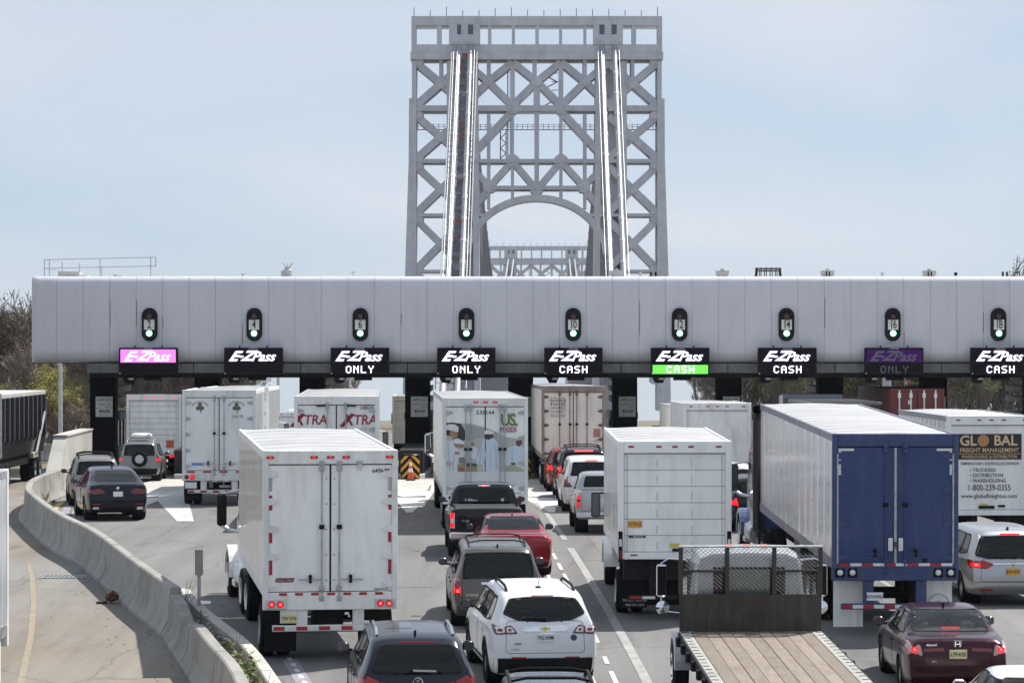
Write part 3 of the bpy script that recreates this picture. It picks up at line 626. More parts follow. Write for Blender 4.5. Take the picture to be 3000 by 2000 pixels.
for i, cx in enumerate(COLX):
    z0 = gz(144)
    b = thing('toll_booth', f'{POS[i]} toll booth from the left, black clad front under the canopy' if i else 'leftmost toll booth, black clad front next to the parapet wall', 'toll booth', (cx, 144.2, z0), group='toll booths under the canopy')
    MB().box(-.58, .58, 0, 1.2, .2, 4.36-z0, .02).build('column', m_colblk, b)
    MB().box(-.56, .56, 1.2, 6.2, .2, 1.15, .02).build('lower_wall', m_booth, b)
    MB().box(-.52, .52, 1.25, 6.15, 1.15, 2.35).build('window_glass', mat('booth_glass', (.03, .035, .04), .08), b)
    for yy in (1.25, 2.5, 3.75, 5.0, 6.1): MB().box(-.57, .57, yy-.05, yy+.05, 1.15, 2.4).build('mullion', m_booth, b)
    MB().box(-.66, .66, 1.2, 6.3, 2.38, 2.75, .03).build('booth_roof', m_booth, b)
    for zz in (3.1, 3.6, 4.1): MB().box(-.6, .6, 1.21, 6.2, zz-z0-.18, zz-z0+.08, .02).build('service_duct', m_booth, b)
    if i == 0: toll_board(i, cx); continue
    isl = thing('toll_island', f'raised concrete toll island under the {POS[i]} booth from the left', 'island', (cx, 134, 0), group='toll islands')
    rows = []
    for k in range(12):
        d = 0+23*k/11; wv = .72*min(1, .55+d/6)
        rows.append([(-wv, d, gz(134+d)), (-wv, d, gz(134+d)+.16), (-wv+.05, d, gz(134+d)+.2), (wv-.05, d, gz(134+d)+.2), (wv, d, gz(134+d)+.16), (wv, d, gz(134+d))])
    mb = MB().grid(rows); mb.f.append((0,1,2,3,4,5)); mb.build('kerb', m_concrete_l, isl)
    MB().box(-.55, .55, 1.2, 9.5, gz(138)+.2, gz(138)+1.3, .06).build('ramp_block', mat('dark_ramp_block', (.02, .02, .022), .8, var=.3), isl)
    if i == 1: continue
    cc = thing('crash_cushion', f'black and yellow chevron crash cushion on the {POS[i]} toll island from the left', 'crash cushion', (cx, 133.6, gz(133.6)+.02), group='chevron crash cushions')
    MB().lathe([(0,0), (.42,0), (.42,1.0), (.36,1.06), (0,1.06)], (0, .45, .02), 'z', 28).build('drum', m_black, cc, 40)
    def cyl(xv, z): return (xv, .45-math.sqrt(max(.0, .426**2-xv*xv)), z)
    for sg_ in (-1, 1):
        for k in range(4):
            zt = 1.22-k*.36; mb = MB(); rows = []
            for q in range(9):
                xv = .0+.41*q/8; zc = zt-xv*1.05; lo = min(1.0, max(.04, zc-.17)); hi = min(1.0, max(.04, zc)); rows.append([cyl(sg_*xv, lo), cyl(sg_*xv, hi)])
            mb.grid(rows).build('chevron', m_ybump, cc)
    if i in (3, 4, 5, 6, 7, 8):
        toll_board(i, cx)
cn = thing('traffic_cone', 'orange and white traffic cone in front of a chevron crash cushion', 'cone', (COLX[3]+.08, 132.2, gz(132.2)+.01))
MB().box(-.2, .2, -.2, .2, 0, .04, .01).build('base', m_black, cn)
prf = pchip([(0, .15), (.9, .03)])
mo = mat('cone_orange', (.62, .09, .03), .5); mw = mat('cone_white', (.75, .75, .75), .4)
for z0_, z1_, mm_ in ((.04, .36, mo), (.36, .52, mw), (.52, .62, mo), (.62, .78, mw), (.78, .92, mo)): MB().lathe([(prf(z0_), z0_), (prf(z1_), z1_)], ax='z', n=18).build('cone_band', mm_, cn, 40)
# ================================================================== bridge towers and cables
m_tower = mat('bridge_grey_paint', (.50, .515, .58), .6, var=.12, vscale=.35, dirt=((.25,.24,.24), .5, .5, (1, 1, .3)), pan=.05)
m_tower2 = mat('bridge_grey_paint_panels', (.53, .545, .605), .6, var=.12, vscale=.35, dirt=((.27,.26,.26), .5, .5, (1, 1, .25)), pan=.05)
TD = 680.0; TCX = 808.0; K = TD/9000/1.9118
def tx(zx): return (zx-TCX)*K
def tz(zy): return CAMZ-(zy/1.9118-1000)*TD/9000
TX = (TCX/1.9118+1150-1500)*TD/9000
def tower(name, label):
    T = thing(name, label, 'bridge tower', (TX, TD, 0)); D = 9.0
    def member(p, q, wd, nm='brace', dep=7.0, y0=.6):             # p, q in tracing units on the front plane
        a = Vector((tx(p[0]), tz(p[1]))); b = Vector((tx(q[0]), tz(q[1]))); t = (b-a).normalized(); n = Vector((-t.y, t.x))*wd*(1.22 if nm == 'brace' else 1)*K/2
        pts = [tuple(a+n), tuple(b+n), tuple(b-n), tuple(a-n)]
        MB().prism(pts, 'y', y0, y0+dep).build(nm, m_tower, T)
    def rect(x0, x1, y0, y1, nm, ya=0.0, yb=D, m=m_tower): return MB().box(tx(x0), tx(x1), ya, yb, tz(y1), tz(y0)).build(nm, m, T)
    def hub(x, y, r, nm='gusset'):
        r *= .74
        MB().prism([(tx(x+r*math.cos(R(a)))*1.0, tz(y+r*.85*math.sin(R(a)))) for a in range(22, 382, 45)], 'y', .35, 6.0).build(nm, m_tower2, T)
    ZB = 2300
    for s in (-1, 1):
        X = lambda h: TCX+s*h
        # outer leg column in three steps with a slight batter
        for (h0, h1, ya, yb) in ((700, 700, 340, 552), (716, 718, 552, 900), (718, 740, 900, 1600), (740, 752, 1600, ZB)):
            MB().prism([(tx(X(675)), tz(ya)), (tx(X(h0)), tz(ya)), (tx(X(h1)), tz(yb)), (tx(X(675)), tz(yb))], 'y', 0, D+2).build('leg_column', m_tower2, T)
        if s:
            for k in range(14): yy = 850+k*55; MB().box(tx(X(700))-.3, tx(X(700))+.3, -.12, 0, tz(yy+6), tz(yy)).build('rung', m_tower, T)
        # inner leg columns behind the cables
        for ha, hb in ((470, 505), (330, 362)):
            MB().prism([(tx(X(ha)), tz(340)), (tx(X(hb)), tz(340)), (tx(X(hb-12 if hb < 400 else hb)), tz(ZB)), (tx(X(ha-14 if ha < 400 else ha)), tz(ZB))], 'y', 0.3, D+2).build('leg_column', m_tower2, T)
        MB().box(min(tx(X(362)), tx(X(470))), max(tx(X(362)), tx(X(470))), 3.5, 4.0, tz(ZB), tz(340)).build('leg_web', m_tower, T)
        # side bays
        for (ya, yb) in ((342, 590), (640, 890), (922, 1195), (1222, 1510), (1545, 1820), (1850, 2130)):
            ym = (ya+yb)/2; hb = (675+400)/2
            for (ha, yy) in ((675, ya+8), (400, ya+8), (675, yb-4), (400, yb-4)): member((X(hb), ym), (X(ha), yy), 34)
            hub(X(hb), ym, 46)
            if ya < 400: member((X(hb), ym), (X(hb), ya-8), 20, 'hanger')
            for (ha, yy) in ((668, ya+4), (668, yb)): hub(X(ha-8), yy, 36)
        for (ya, yb) in ((590, 622), (890, 912), (1195, 1213), (1510, 1528)): rect(X(680), X(400), ya, yb, 'side_beam', .2, D+1)
        # middle field diagonals
        for (p, q, w_) in (((272, 455), (408, 345), 32), ((272, 455), (136, 345), 32), ((272, 455), (408, 588), 32), ((272, 455), (136, 588), 32), ((0, 455), (136, 345), 32), ((0, 455), (136, 588), 32),
                           ((136, 620), (366, 868), 34), ((136, 900), (262, 1040), 30), ((136, 900), (14, 1045), 30), ((366, 940), (262, 1045), 30), ((258, 1045), (372, 1185), 32)):
            member((X(p[0]), p[1]), (X(q[0]), q[1]), w_)
        for (x_, y_, r_) in ((272, 455, 42), (136, 600, 62), (136, 897, 56), (262, 1045, 56)): hub(X(x_), y_, r_)
        member((X(270), 455), (X(270), 332), 22, 'hanger')
        for (h, ya, yb, wd) in ((270, 640, 1040, 20), (136, 345, 590, 26), (136, 640, 890, 18), (136, 915, 1110, 18), (270, 1070, 1170, 18)): member((X(h), ya), (X(h), yb), wd, 'hanger', 3)
        rect(X(372), X(290), 1195, 1213, 'side_beam', .3, D)
    rect(TCX-366, TCX+366, 590, 622, 'cross_beam', .2, D+1); rect(TCX-366, TCX+366, 890, 912, 'cross_beam', .2, D+1); rect(TCX-262, TCX+262, 1040, 1062, 'cross_beam', .2, D+1)
    member((TCX-12, 455), (TCX-12, 335), 24, 'hanger', 3); member((TCX, 470), (TCX, 590), 36, 'hanger', 3); member((TCX, 625), (TCX, 1050), 26, 'hanger', 3)
    hub(TCX, 455, 46); hub(TCX, 1062, 52)
    # arch rib
    pts_o = [(tx(TCX+402*math.cos(R(a))), tz(1425-336*math.sin(R(a)))) for a in range(0, 181, 6)]; pts_i = [(tx(TCX+368*math.cos(R(a))), tz(1425-300*math.sin(R(a)))) for a in range(0, 181, 6)]
    rows = [[(po[0], .4, po[1]), (po[0], D, po[1]), (pi[0], D, pi[1]), (pi[0], .4, pi[1])] for po, pi in zip(pts_o, pts_i)]
    MB().grid(rows, cu=True).build('arch_rib', m_tower2, T, 20)
    # top storey: beams and posts with square openings
    rect(TCX-702, TCX+702, 92, 143, 'top_beam', -.2, D, m_tower2); rect(TCX-702, TCX+702, 250, 290, 'top_beam', -.2, D+1, m_tower2); rect(TCX-708, TCX+708, 291, 334, 'top_beam', -.35, D+1.2, m_tower2)
    for (a, b) in ((-702, -674), (-560, -534), (-448+2, -318), (-274, -254), (-140, -122), (-8, 12), (126, 142), (262, 278), (318, 482), (532, 556), (674, 702)): rect(TCX+a, TCX+b, 143, 250, 'top_post', -.1, 3.0, m_tower2)
    for (a, b) in ((-492, -446),): rect(TCX+a, TCX+b, 92, 250, 'saddle_housing', -.6, 5, m_tower2)
    rect(TCX-492, TCX-318, 92, 250, 'saddle_housing', -.5, 5, m_tower2); rect(TCX+318, TCX+482, 92, 250, 'saddle_housing', -.5, 5, m_tower2)
    md = mat('tower_window_dark', (.07, .07, .085), .4)
    for xx in (355, 423, 1158, 1226): rect(xx, xx+29, 140, 195, 'window', -.56, -.45, md)
    for k in range(16): xx = 120+k*91; MB().box(tx(xx)-.07, tx(xx)+.07, .5, .64, tz(92), tz(92)+random.Random(k).uniform(1.2, 2.2)).build('mast', m_steel_dark, T)
    # maintenance walkway with railing, stairs
    mwk = mat('walkway_steel', (.08, .08, .09), .6)
    for z0_, wv in ((716, .5), (700, .15), (688, .12)): MB().box(tx(135), tx(1480), 5.0, 5.6, tz(z0_+wv*8), tz(z0_)).build('walkway', mwk, T)
    for k in range(46): xx = 138+k*29.5; MB().box(tx(xx)-.06, tx(xx)+.06, 5, 5.1, tz(716), tz(686)).build('walkway_post', mwk, T)
    for (ya, yb) in ((345, 585), (630, 885)):
        for xx in (645, 662): MB().box(tx(xx)-.1, tx(xx)+.1, 6, 6.2, tz(yb), tz(ya)).build('ladder_rail', mwk, T)
        n = int((yb-ya)/12)
        for k in range(n): MB().box(tx(645), tx(662), 6, 6.15, tz(ya+k*12+2), tz(ya+k*12)).build('rung', mwk, T)
    zz = 0
    for k in range(5): a, b = (835, 925) if k % 2 else (925, 835); MB().bar((tx(a), 6.5, tz(350+k*48)), (tx(b), 6.5, tz(398+k*48)), .4, .22).build('stair_flight', mwk, T); MB().box(tx(895), tx(930), 6.2, 7, tz(398+k*48), tz(395+k*48)).build('landing', mwk, T)
    for k in range(5): MB().bar((tx(604 if k % 2 else 636), 5.6, tz(735+k*29)), (tx(636 if k % 2 else 604), 5.6, tz(764+k*29)), .18, .18).build('lattice', mwk, T)
    for xx in (604, 636): MB().box(tx(xx)-.12, tx(xx)+.12, 5.5, 5.7, tz(885), tz(720)).build('lattice_post', mwk, T)
    return T
T1 = tower('bridge_tower', 'tall grey steel lattice bridge tower with arch rising behind the toll canopy')
T2 = copy_tree(T1); T2['label'] = 'distant second bridge tower seen small through the arch'; T2.location = (15.4, 1604, -22.2)
# main cables
m_cable = mat('silver_cable_wrap', (.33, .33, .34), .5, .3, var=.12, vscale=.6)
m_band = mat('cable_band', (.45, .45, .47), .5, .5)
CT = [(1343.5, 0), (1378.6, 0), (1763.6, 1), (1800, 1)]; CBm = [1313.5, 1354.0, 1789, 1827.5]
names = ['outer left silver main cable, wrapped in work netting', 'inner left silver main cable beside the netting', 'inner right bright silver main cable', 'outer right bright silver main cable']
sus_pts = []
for i, (pt, sd_) in enumerate(CT):
    xt = (pt-1500)*TD/9000; zt_ = tz(262); xb_ = (CBm[i]-1500)*595/9000; zb_ = CAMZ+197*595/9000
    c = thing('main_cable', names[i]+' running down from the bridge tower', 'cable', (xt, TD, 0)); f = lambda t: (xb_-xt)*t
    P = lambda t: (f(t), -.6+(595-TD)*t, zt_+(zb_-zt_)*t-6*t*(1-t)*.6)
    MB().tube([P(t/10*1.8) for t in range(11)], .56, 14).build('cable', m_cable, c, 40)
    for k in range(19):
        t = .03+k*.092; p0 = Vector(P(t)); p1 = Vector(P(t+.012)); MB().tube([p0, p1], .64, 14).build('cable_band', m_band, c, 40)
    for k in range(2):
        off = (.95 if i % 2 else -.95)*(1 if k else .2)
        MB().tube([Vector(P(t/8*1.4))+Vector((off, 0, 1.1)) for t in range(9)], .05, 5).build('hand_rope', m_galv, c)
    # main span, sagging away towards the far tower
    xf = xt+(15.4-TX); pts = []
    for k in range(33):
        u = k/32; d_ = (1604-TD)*u; top = zt_+(zt_-22.2-zt_)*u; z = 17+(top-17)*(1-2*u)**2; pts.append((xf*u-xt*u, d_, z)); sus_pts.append((xt+(xf-xt)*u, TD+d_, z))
    MB().tube(pts, .48, 10).build('main_span', m_cable, c, 40)
sp = MB()
for i in range(4):
    base = sus_pts[i*33:(i+1)*33]
    for k in range(1, 32):
        for h in (0, .5):
            a = Vector(base[k]).lerp(Vector(base[min(k+1, 32)]), h)
            for o_ in (-.45, .45): sp.box(a.x-.13+o_, a.x+.13+o_, a.y-.1, a.y+.1, -26, a.z)
tag(sp.build('suspender_ropes', mat('weathered_rope', (.17, .17, .19), .7, var=.2)), 'dense grey curtain of vertical suspender ropes behind the bridge tower legs', 'ropes', kind='stuff')
# work netting between the two left cables
wn_ = thing('cable_work_platform', 'work platform with netting and red frames between the two left main cables', 'work platform', (0, TD, 0))
xa1, xb1 = (1343.5-1500)*TD/9000, (1313.5-1500)*595/9000; xa2, xb2 = (1378.6-1500)*TD/9000, (1354-1500)*595/9000
m_red_iron = mat('red_oxide_frame', (.28, .06, .045), .7); m_net = mat('grey_netting', (.30, .30, .31), .8, var=.5, vscale=1.2)
for s_ in (0, 1):
    pl = []
    for t in range(11):
        u = t/10*1.42; x = (xa1+(xb1-xa1)*u-1.4) if s_ == 0 else (xa2+(xb2-xa2)*u+1.5); pl.append((x, (595-TD)*u-1.2, tz(262)+(CAMZ+197*595/9000-tz(262))*u+.3))
    MB().tube(pl, .13, 6).build('edge_rope', m_galv, wn_)
    for k in range(60):
        u = k/60*10; j = int(u); p = Vector(pl[j]).lerp(Vector(pl[j+1]), u-j); q = p+Vector((1.0 if s_ == 0 else -1.0, .6, -.4)); MB().bar(p, q, .1, .1).build('net_strand', m_net, wn_)
for k in range(22):
    u = .04+k*.062; y = (595-TD)*u; z = tz(262)+(CAMZ+197*595/9000-tz(262))*u-.7
    MB().bar((xa1+(xb1-xa1)*u-.5, y, z), (xa2+(xb2-xa2)*u+.5, y, z), .22, .22).build('cross_beam', m_red_iron if k % 4 == 1 else m_net, wn_)
    if k % 3 == 0: MB().box((xa1+xb1)/2*0+xa1+(xb1-xa1)*u+.9, xa2+(xb2-xa2)*u-.6, y-.3, y+.3, z, z+1.0).build('tarpaulin', m_net if k % 2 else m_red_iron, wn_)
rows = []
for t in range(12):
    u = t/11*1.4; y = (595-TD)*u+1.5; z = tz(262)+(CAMZ+197*595/9000-tz(262))*u-1.2; rows.append([(xa1+(xb1-xa1)*u+.5, y, z), (xa2+(xb2-xa2)*u-.5, y, z)])
MB().grid(rows).build('netting', mat('dark_netting', (.13, .13, .15), .9, var=.6, vscale=.5), wn_)
# bridge deck and anchorage far beyond the toll lanes
dk = thing('bridge_deck', 'grey bridge deck running under the tower towards the far bank', 'bridge deck', (TX, 430, 0))
MB().add([(x, y, gz(430+y)-z) for x in (-20, 20) for y in (0, 1250) for z in (.2, 1.6)], [(0,1,3,2),(4,6,7,5),(0,4,5,1),(2,3,7,6),(0,2,6,4),(1,5,7,3)]).build('deck', m_asphalt, dk)
# ================================================================== trees
def bark(name, c, v=.35): return mat(name, c, .95, var=v, vscale=.9)
BK = [bark('grey_brown_bark', (.175, .15, .125)), bark('dark_brown_bark', (.115, .095, .078)), bark('pale_bark', (.24, .22, .19))]
def make_tree(seed, h, bk, leafm=None, nleaf=0, spread=.42):
    r = random.Random(seed); tr = MB(); cw = MB(); lf = MB(); tips = []
    def ribbon(mb, p, q, r0, r1):
        t = (q-p).normalized(); a = t.orthogonal().normalized(); b = t.cross(a)
        vs_ = []
        for pp, rr in ((p, r0), (q, r1)):
            for k in range(3): an = k*2.094; vs_.append(pp+rr*(math.cos(an)*a+math.sin(an)*b))
        mb.add(vs_, [(0,1,4,3), (1,2,5,4), (2,0,3,5)])
    def grow(p, dirv, ln, rad, lev):
        n = 3 if lev < 2 else 2; pts = [p]; dv = dirv.copy()
        for k in range(n):
            dv = (dv+Vector((r.uniform(-.22, .22), r.uniform(-.22, .22), r.uniform(-.03, .16)))).normalized(); pts.append(pts[-1]+dv*ln/n)
        rads = [rad*(1-.62*k/n) for k in range(n+1)]
        if lev <= 1: tr.tube(pts, rads, 7 if lev == 0 else 5)
        else:
            for k in range(n): ribbon(cw, pts[k], pts[k+1], rads[k], rads[k+1])
        if lev >= 4: tips.append(pts[-1]); tips.append(pts[1]); return
        nb = (9, 6, 5, 4)[lev]
        for k in range(nb):
            t = r.uniform(.35, 1) if lev else r.uniform(.28, 1); u = t*n; j = min(n-1, int(u)); b = pts[j].lerp(pts[j+1], u-j)
            a = r.uniform(0, 6.283); el = r.uniform(.25, .95); nd = (Vector((math.cos(a)*el, math.sin(a)*el, r.uniform(.25, .75)))+dv*.45).normalized()
            grow(b, nd, ln*r.uniform(.42, .64)*(1.05-.35*t*(lev == 0)), max(.03, rads[min(j+1, n)]*.62), lev+1)
    grow(Vector((0,0,-.2)), Vector((r.uniform(-.06, .06), r.uniform(-.06, .06), 1)), h*.66, h*.018, 0)
    for k in range(nleaf):
        p = r.choice(tips)+Vector((r.gauss(0, .22), r.gauss(0, .22), r.gauss(0, .18))); s_ = r.uniform(.05, .12)
        a = Vector((r.gauss(0,1), r.gauss(0,1), r.gauss(0,1))).normalized(); b = a.orthogonal().normalized(); lf.add([p-a*s_, p+b*s_*.6, p+a*s_, p-b*s_*.6], [(0,1,2,3)])
    return tr.mesh('trunk', bk, 40), cw.mesh('crown', bk), (lf.mesh('leaves', leafm) if nleaf else None)
m_bud_y = mat('yellow_green_buds', (.34, .30, .05), .7, var=.35, vscale=.6)
m_bud_g = mat('pale_green_buds', (.22, .22, .08), .7, var=.35, vscale=.6)
m_bud_r = mat('reddish_buds', (.19, .12, .085), .8, var=.35, vscale=.6)
KIND = [(make_tree(1, 12, BK[0], m_bud_r, 1300), 'bare grey brown tree'), (make_tree(2, 12, BK[1], m_bud_r, 900), 'dark bare tree'), (make_tree(3, 12, BK[2]), 'pale barked bare tree'),
        (make_tree(4, 12, BK[1], m_bud_y, 5200), 'yellow green budding tree'), (make_tree(5, 12, BK[0], m_bud_g, 4200), 'pale green budding tree')]
tn = {}
def tree(px, d, h, k, where):
    (t_, c_, l_), lab = KIND[k]; rr = random.Random(px*7+d)
    h = h-(gz(d)+.9)
    o = thing('tree', f'{lab} {where}', 'tree', ((px-1500)*d/9000, d, gz(d)-.2), rr.uniform(0, 6.28), group=f'{lab}s {where}'); o.scale = (h/12*rr.uniform(.85, 1.15),)*2+(h/12,)
    link('trunk', t_, o); link('crown', c_, o)
    if l_: link('leaves', l_, o)
rt = random.Random(44)
W_L = 'in the woods beyond the left toll lanes'; W_R = 'in the woods beyond the right toll lanes'
for px, d, h, k in ((5, 215, 10.4, 0), (40, 228, 11.0, 1), (70, 240, 10.2, 0), (-40, 212, 11, 1), (100, 222, 8.8, 2), (25, 246, 11.4, 2), (60, 200, 7.2, 0), (95, 205, 5.6, 3), (135, 196, 5.5, 3), (165, 203, 5.9, 3), (205, 199, 5.3, 4), (150, 226, 8.5, 0), (190, 236, 9, 1), (228, 225, 8.6, 0), (120, 192, 4.6, 3), (185, 190, 4.4, 3), (30, 196, 5.0, 4), (250, 205, 7.5, 0)): tree(px, d, h, k, W_L)
for k in range(84):
    px = 255+k*5.4; d = rt.uniform(205, 255); tree(px, d, rt.uniform(7.2, 9.6)*(1 if px < 560 else 1.05), rt.choice((0, 0, 1, 2, 0, 1)), W_L)
for px, d, h, k in ((985, 330, 9.5, 0), (1020, 340, 9.2, 2), (960, 335, 9.0, 0)): tree(px, d, h*.55, k, 'low on the skyline left of the bridge tower')
for px, d, h, k in ((2070, 300, 8.4, 0), (2045, 310, 6.6, 0), (2110, 295, 9.0, 2)): tree(px, d, h, k, W_R)
for k in range(150):
    px = 2120+k*8.3; d = rt.uniform(230, 310); tree(px, d, rt.uniform(8.6, 10.6), rt.choice((0, 0, 1, 2, 4, 4, 3)), W_R)
for px in (2320, 2290, 2555, 2590, 2630, 2530, 2880, 2840): tree(px, 222, rt.uniform(6.4, 7.8), 3 if 2500 < px < 2700 else 4, W_R)
tree(2975, 240, 13.6, 0, 'topping the canopy roof at the right edge')
for k in range(46):                                              # scrub at the wood's edge
    left = k < 20; px = (20+k*33) if left else 2060+(k-20)*38; d = rt.uniform(188, 205) if left else rt.uniform(205, 228); kk = rt.choice((0, 1, 4, 0, 3 if k % 5 == 0 else 0)); (t_, c_, l_), lab = KIND[kk]
    o = thing('shrub', f'low {lab.replace("tree", "shrub")} at the edge of the {"left" if left else "right"} woods', 'shrub', ((px-1500)*d/9000, d, gz(d)-.6), rt.uniform(0, 6), group='scrub at the wood edge'); hh = rt.uniform(2.6, 4.2)/12; o.scale = (hh*1.5, hh*1.5, hh); link('stem', t_, o); link('crown', c_, o)
    if l_: link('leaves', l_, o)
# hillside carrying the woods
for nm, x0, x1, d0 in (('wooded_bank', -75, -20, 262), ('wooded_bank', 19, 110, 318)):
    r_ = random.Random(d0); rows = []
    for i in range(14):
        t = i/13; rows.append([(x0+(x1-x0)*j/24+ r_.uniform(-.6, .6), d0-20+60*t, gz(d0)-.4+(4.0*math.sin(min(1, t*1.3)*1.57)*min(1, j/3, (24-j)/3)+r_.uniform(-.3, .3)*t)) for j in range(25)])
    tag(MB().grid(rows).build(nm, mat('woodland_floor', (.095, .08, .062), .95, var=.5, vscale=.5), smooth=60), kind='structure')
# lamp posts and flag
for i, (px, d, z1, lb_) in enumerate(((177, 175, 5.2, 'slim white light pole standing in front of the yellow green trees'), (815, 200, 6.4, 'slim white light pole rising behind the white double trailers'), (2598, 190, 6.4, 'thick grey lamp pole behind the red container'))):
    lp = thing('light_pole', lb_, 'light pole', ((px-1500)*d/9000, d, gz(d))); r0 = .1 if i < 2 else .26
    MB().tube([(0,0,0), (0,0,9)], [r0*1.3, r0*.8], 10).build('pole', mat('white_pole_paint', (.55, .55, .55), .5, var=.1) if i < 2 else m_galv, lp, 40)
    MB().lathe([(0,0), (r0*2.2,0), (r0*2.2,.12), (0,.12)], ax='z', n=14).build('base', m_galv, lp); MB().tube([(0,0,8.9), (0,-.6,9.3), (0,-1.8,9.4)], .06, 8).build('arm', m_galv, lp); MB().box(-.15, .15, -2.3, -1.7, 9.3, 9.45, .03).build('lamp_head', m_galv, lp)
fg = thing('flag', 'red and white striped flag hanging limp above the red container', 'flag', ((2652-1500)*160/9000, 160, gz(160)))
MB().tube([(0,0,0), (0,0,5.4)], .05, 8).build('pole', m_galv, fg)
fr, fwh = mat('flag_red', (.45, .02, .04), .8), mat('flag_white', (.7, .7, .7), .8)
for k in range(7):
    rows = []
    for j in range(9):
        t = j/8; z = 4.75-1.25*t; a = .06+k*.035; rows.append([(a+.05*math.sin(t*7+k), -.04*math.sin(k*1.9+t*3), z), (a+.045+.05*math.sin(t*7+k+.7), -.04*math.sin((k+1)*1.9+t*3), z)])
    MB().grid(rows).build('stripe', fr if k % 2 == 0 else fwh, fg)

# ================================================================== air between the plaza and the towers
hz = MB().box(-420, 460, -40, 1700, -46, 110).build('haze', None); hz['kind'] = 'stuff'; hz['label'] = 'thin pale blue haze in the air before the bridge towers'; hz['category'] = 'haze'
hm = bpy.data.materials.new('thin_haze'); hm.use_nodes = True; hn = hm.node_tree; hn.nodes.clear(); ho = hn.nodes.new('ShaderNodeOutputMaterial'); hv = hn.nodes.new('ShaderNodeVolumePrincipled')
hv.inputs['Color'].default_value = (.80, .87, 1, 1); hv.inputs['Density'].default_value = .00006; hv.inputs['Anisotropy'].default_value = .3; hn.links.new(hv.outputs[0], ho.inputs['Volume']); hz.data.materials.append(hm)
# ================================================================== lorry pieces
ME = {}
def cached(key, fn):
    if key not in ME: ME[key] = fn()
    return ME[key]
def tyre_mesh(r, wd): return cached(('ty', r, wd), lambda: MB().lathe([(r*.56, -wd*.40), (r*.62, -wd*.5), (r*.90, -wd*.5), (r*.985, -wd*.40), (r, -wd*.2), (r, wd*.2), (r*.985, wd*.40), (r*.90, wd*.5), (r*.62, wd*.5), (r*.56, wd*.40)], n=32).mesh('wheel', m_rubber, 40))
def truck_rim(r, m): return cached(('tr', r, m.name), lambda: MB().lathe([(r*.57, -.09), (r*.57, .09), (r*.5, .07), (r*.44, -.03), (r*.26, -.05), (r*.24, .04), (r*.12, .07), (0, .07)], n=24).mesh('rim', m, 30))
def truck_wheel(T, x, y, dual=False, r=.51, rim=None):
    s = 1 if x > 0 else -1
    o = link('wheel', tyre_mesh(r, .27), T, (x, y, r)); link('rim', truck_rim(r, rim or m_alu), o, (s*.06, 0, 0), (0, 0, 0 if s > 0 else math.pi))
    if dual: link('wheel', tyre_mesh(r, .27), T, (x-s*.33, y, r))
def corr_panel(pw, z0, z1, m, n=4, dep=.014):
    def f():
        rows = []; prof = []
        for k in range(n):
            a = k*pw/n; b = pw/n; prof += [(a+.004, 0), (a+b*.16, 0), (a+b*.24, -dep), (a+b*.86, -dep), (a+b*.94, 0)]
        prof.append((pw-.004, 0))
        for z in (z0, z1): rows.append([(dx, y, z) for y, dx in prof])
        return MB().grid(rows).mesh('side_panel', m)
    return cached(('cp', round(pw, 3), z0, z1, m.name, n, dep), f)
def roof_mesh(pw, W, m):
    def f():
        rows = []
        for y, dz in ((.004, 0), (.02, .012), (.05, .012), (.07, .0), (pw*.5, .006), (pw-.004, 0)):
            rows.append([(W/2*t, y, dz+.05*(1-t*t)) for t in (-1, -.96, -.75, -.4, 0, .4, .75, .96, 1)])
        return MB().grid(rows).mesh('roof_panel', m, 30)
    return cached(('rf', round(pw, 3), W, m.name), f)
def van_box(T, L, W, z0, H, side, roofm, frame, detail=True, corr=4, rail=None):
    rail = rail or m_rail
    n = max(3, round(L/1.22)); pw = (L-.12)/n
    pl = corr_panel(pw, z0+.16, H-.16, side, corr)
    for k in range(n):
        link('side_panel', pl, T, (-W/2+.006, .1+k*pw, 0)); link('side_panel', pl, T, (W/2-.006, .1+(k+1)*pw, 0), (0, 0, math.pi))
        link('roof_panel', roof_mesh(pw, W-.06, roofm), T, (0, .1+k*pw, H-.05))
    MB().box(-W/2+.03, W/2-.03, .12, L-.03, z0+.05, H-.07).build('inner_wall', frame, T)
    MB().box(-W/2+.01, W/2-.01, L-.06, L, z0, H-.03, .02).build('front_wall', frame, T)
    for s in (-1, 1):
        MB().box(s*(W/2-.05), s*(W/2+.012), .08, L, H-.17, H-.015, .012).build('top_rail', rail, T)
        MB().box(s*(W/2-.05), s*(W/2+.012), .08, L, z0-.06, z0+.17, .012).build('bottom_rail', rail, T)
def dashes(T, x0, x1, y, z, h, seg=.28, mats=None, name='reflective_strip', gap=0.0):
    mats = mats or (m_tape_r, m_tape_w); n = max(1, round((x1-x0)/seg)); w_ = (x1-x0)/n
    for k in range(n):
        mm_ = mats[k % len(mats)]
        if mm_ is None: continue
        me = cached(('tp', round(w_, 3), h, mm_.name), lambda: MB().box(0, w_-gap-.004, -.004, 0, -h/2, h/2).mesh(name, mm_)); link(name, me, T, (x0+k*w_, y, z))
def plate(T, x, y, z, txt, bg, ink=None, w_=.31, h=.16, frame=None):
    p = MB().box(-w_/2, w_/2, -.012, 0, -h/2, h/2, .004).build('licence_plate', bg, T, loc=(x, y, z)); text('plate_number', txt, .098, ink or m_ink, p, (0, -.016, -.005), sx=.82*w_/.31, bold=.01); return p
def tail_round(T, x, y, z, r, m, bezel=None):
    o = MB().lathe([(0, -.03), (r*.6, -.028), (r, -.012), (r*1.05, 0)], ax='y', n=18).build('tail_light', m, T, 50, loc=(x, y, z))
    MB().lathe([(r*1.02, -.016), (r*1.25, -.010), (r*1.3, 0)], ax='y', n=18).build('bezel', bezel or m_black, o, 40); return o
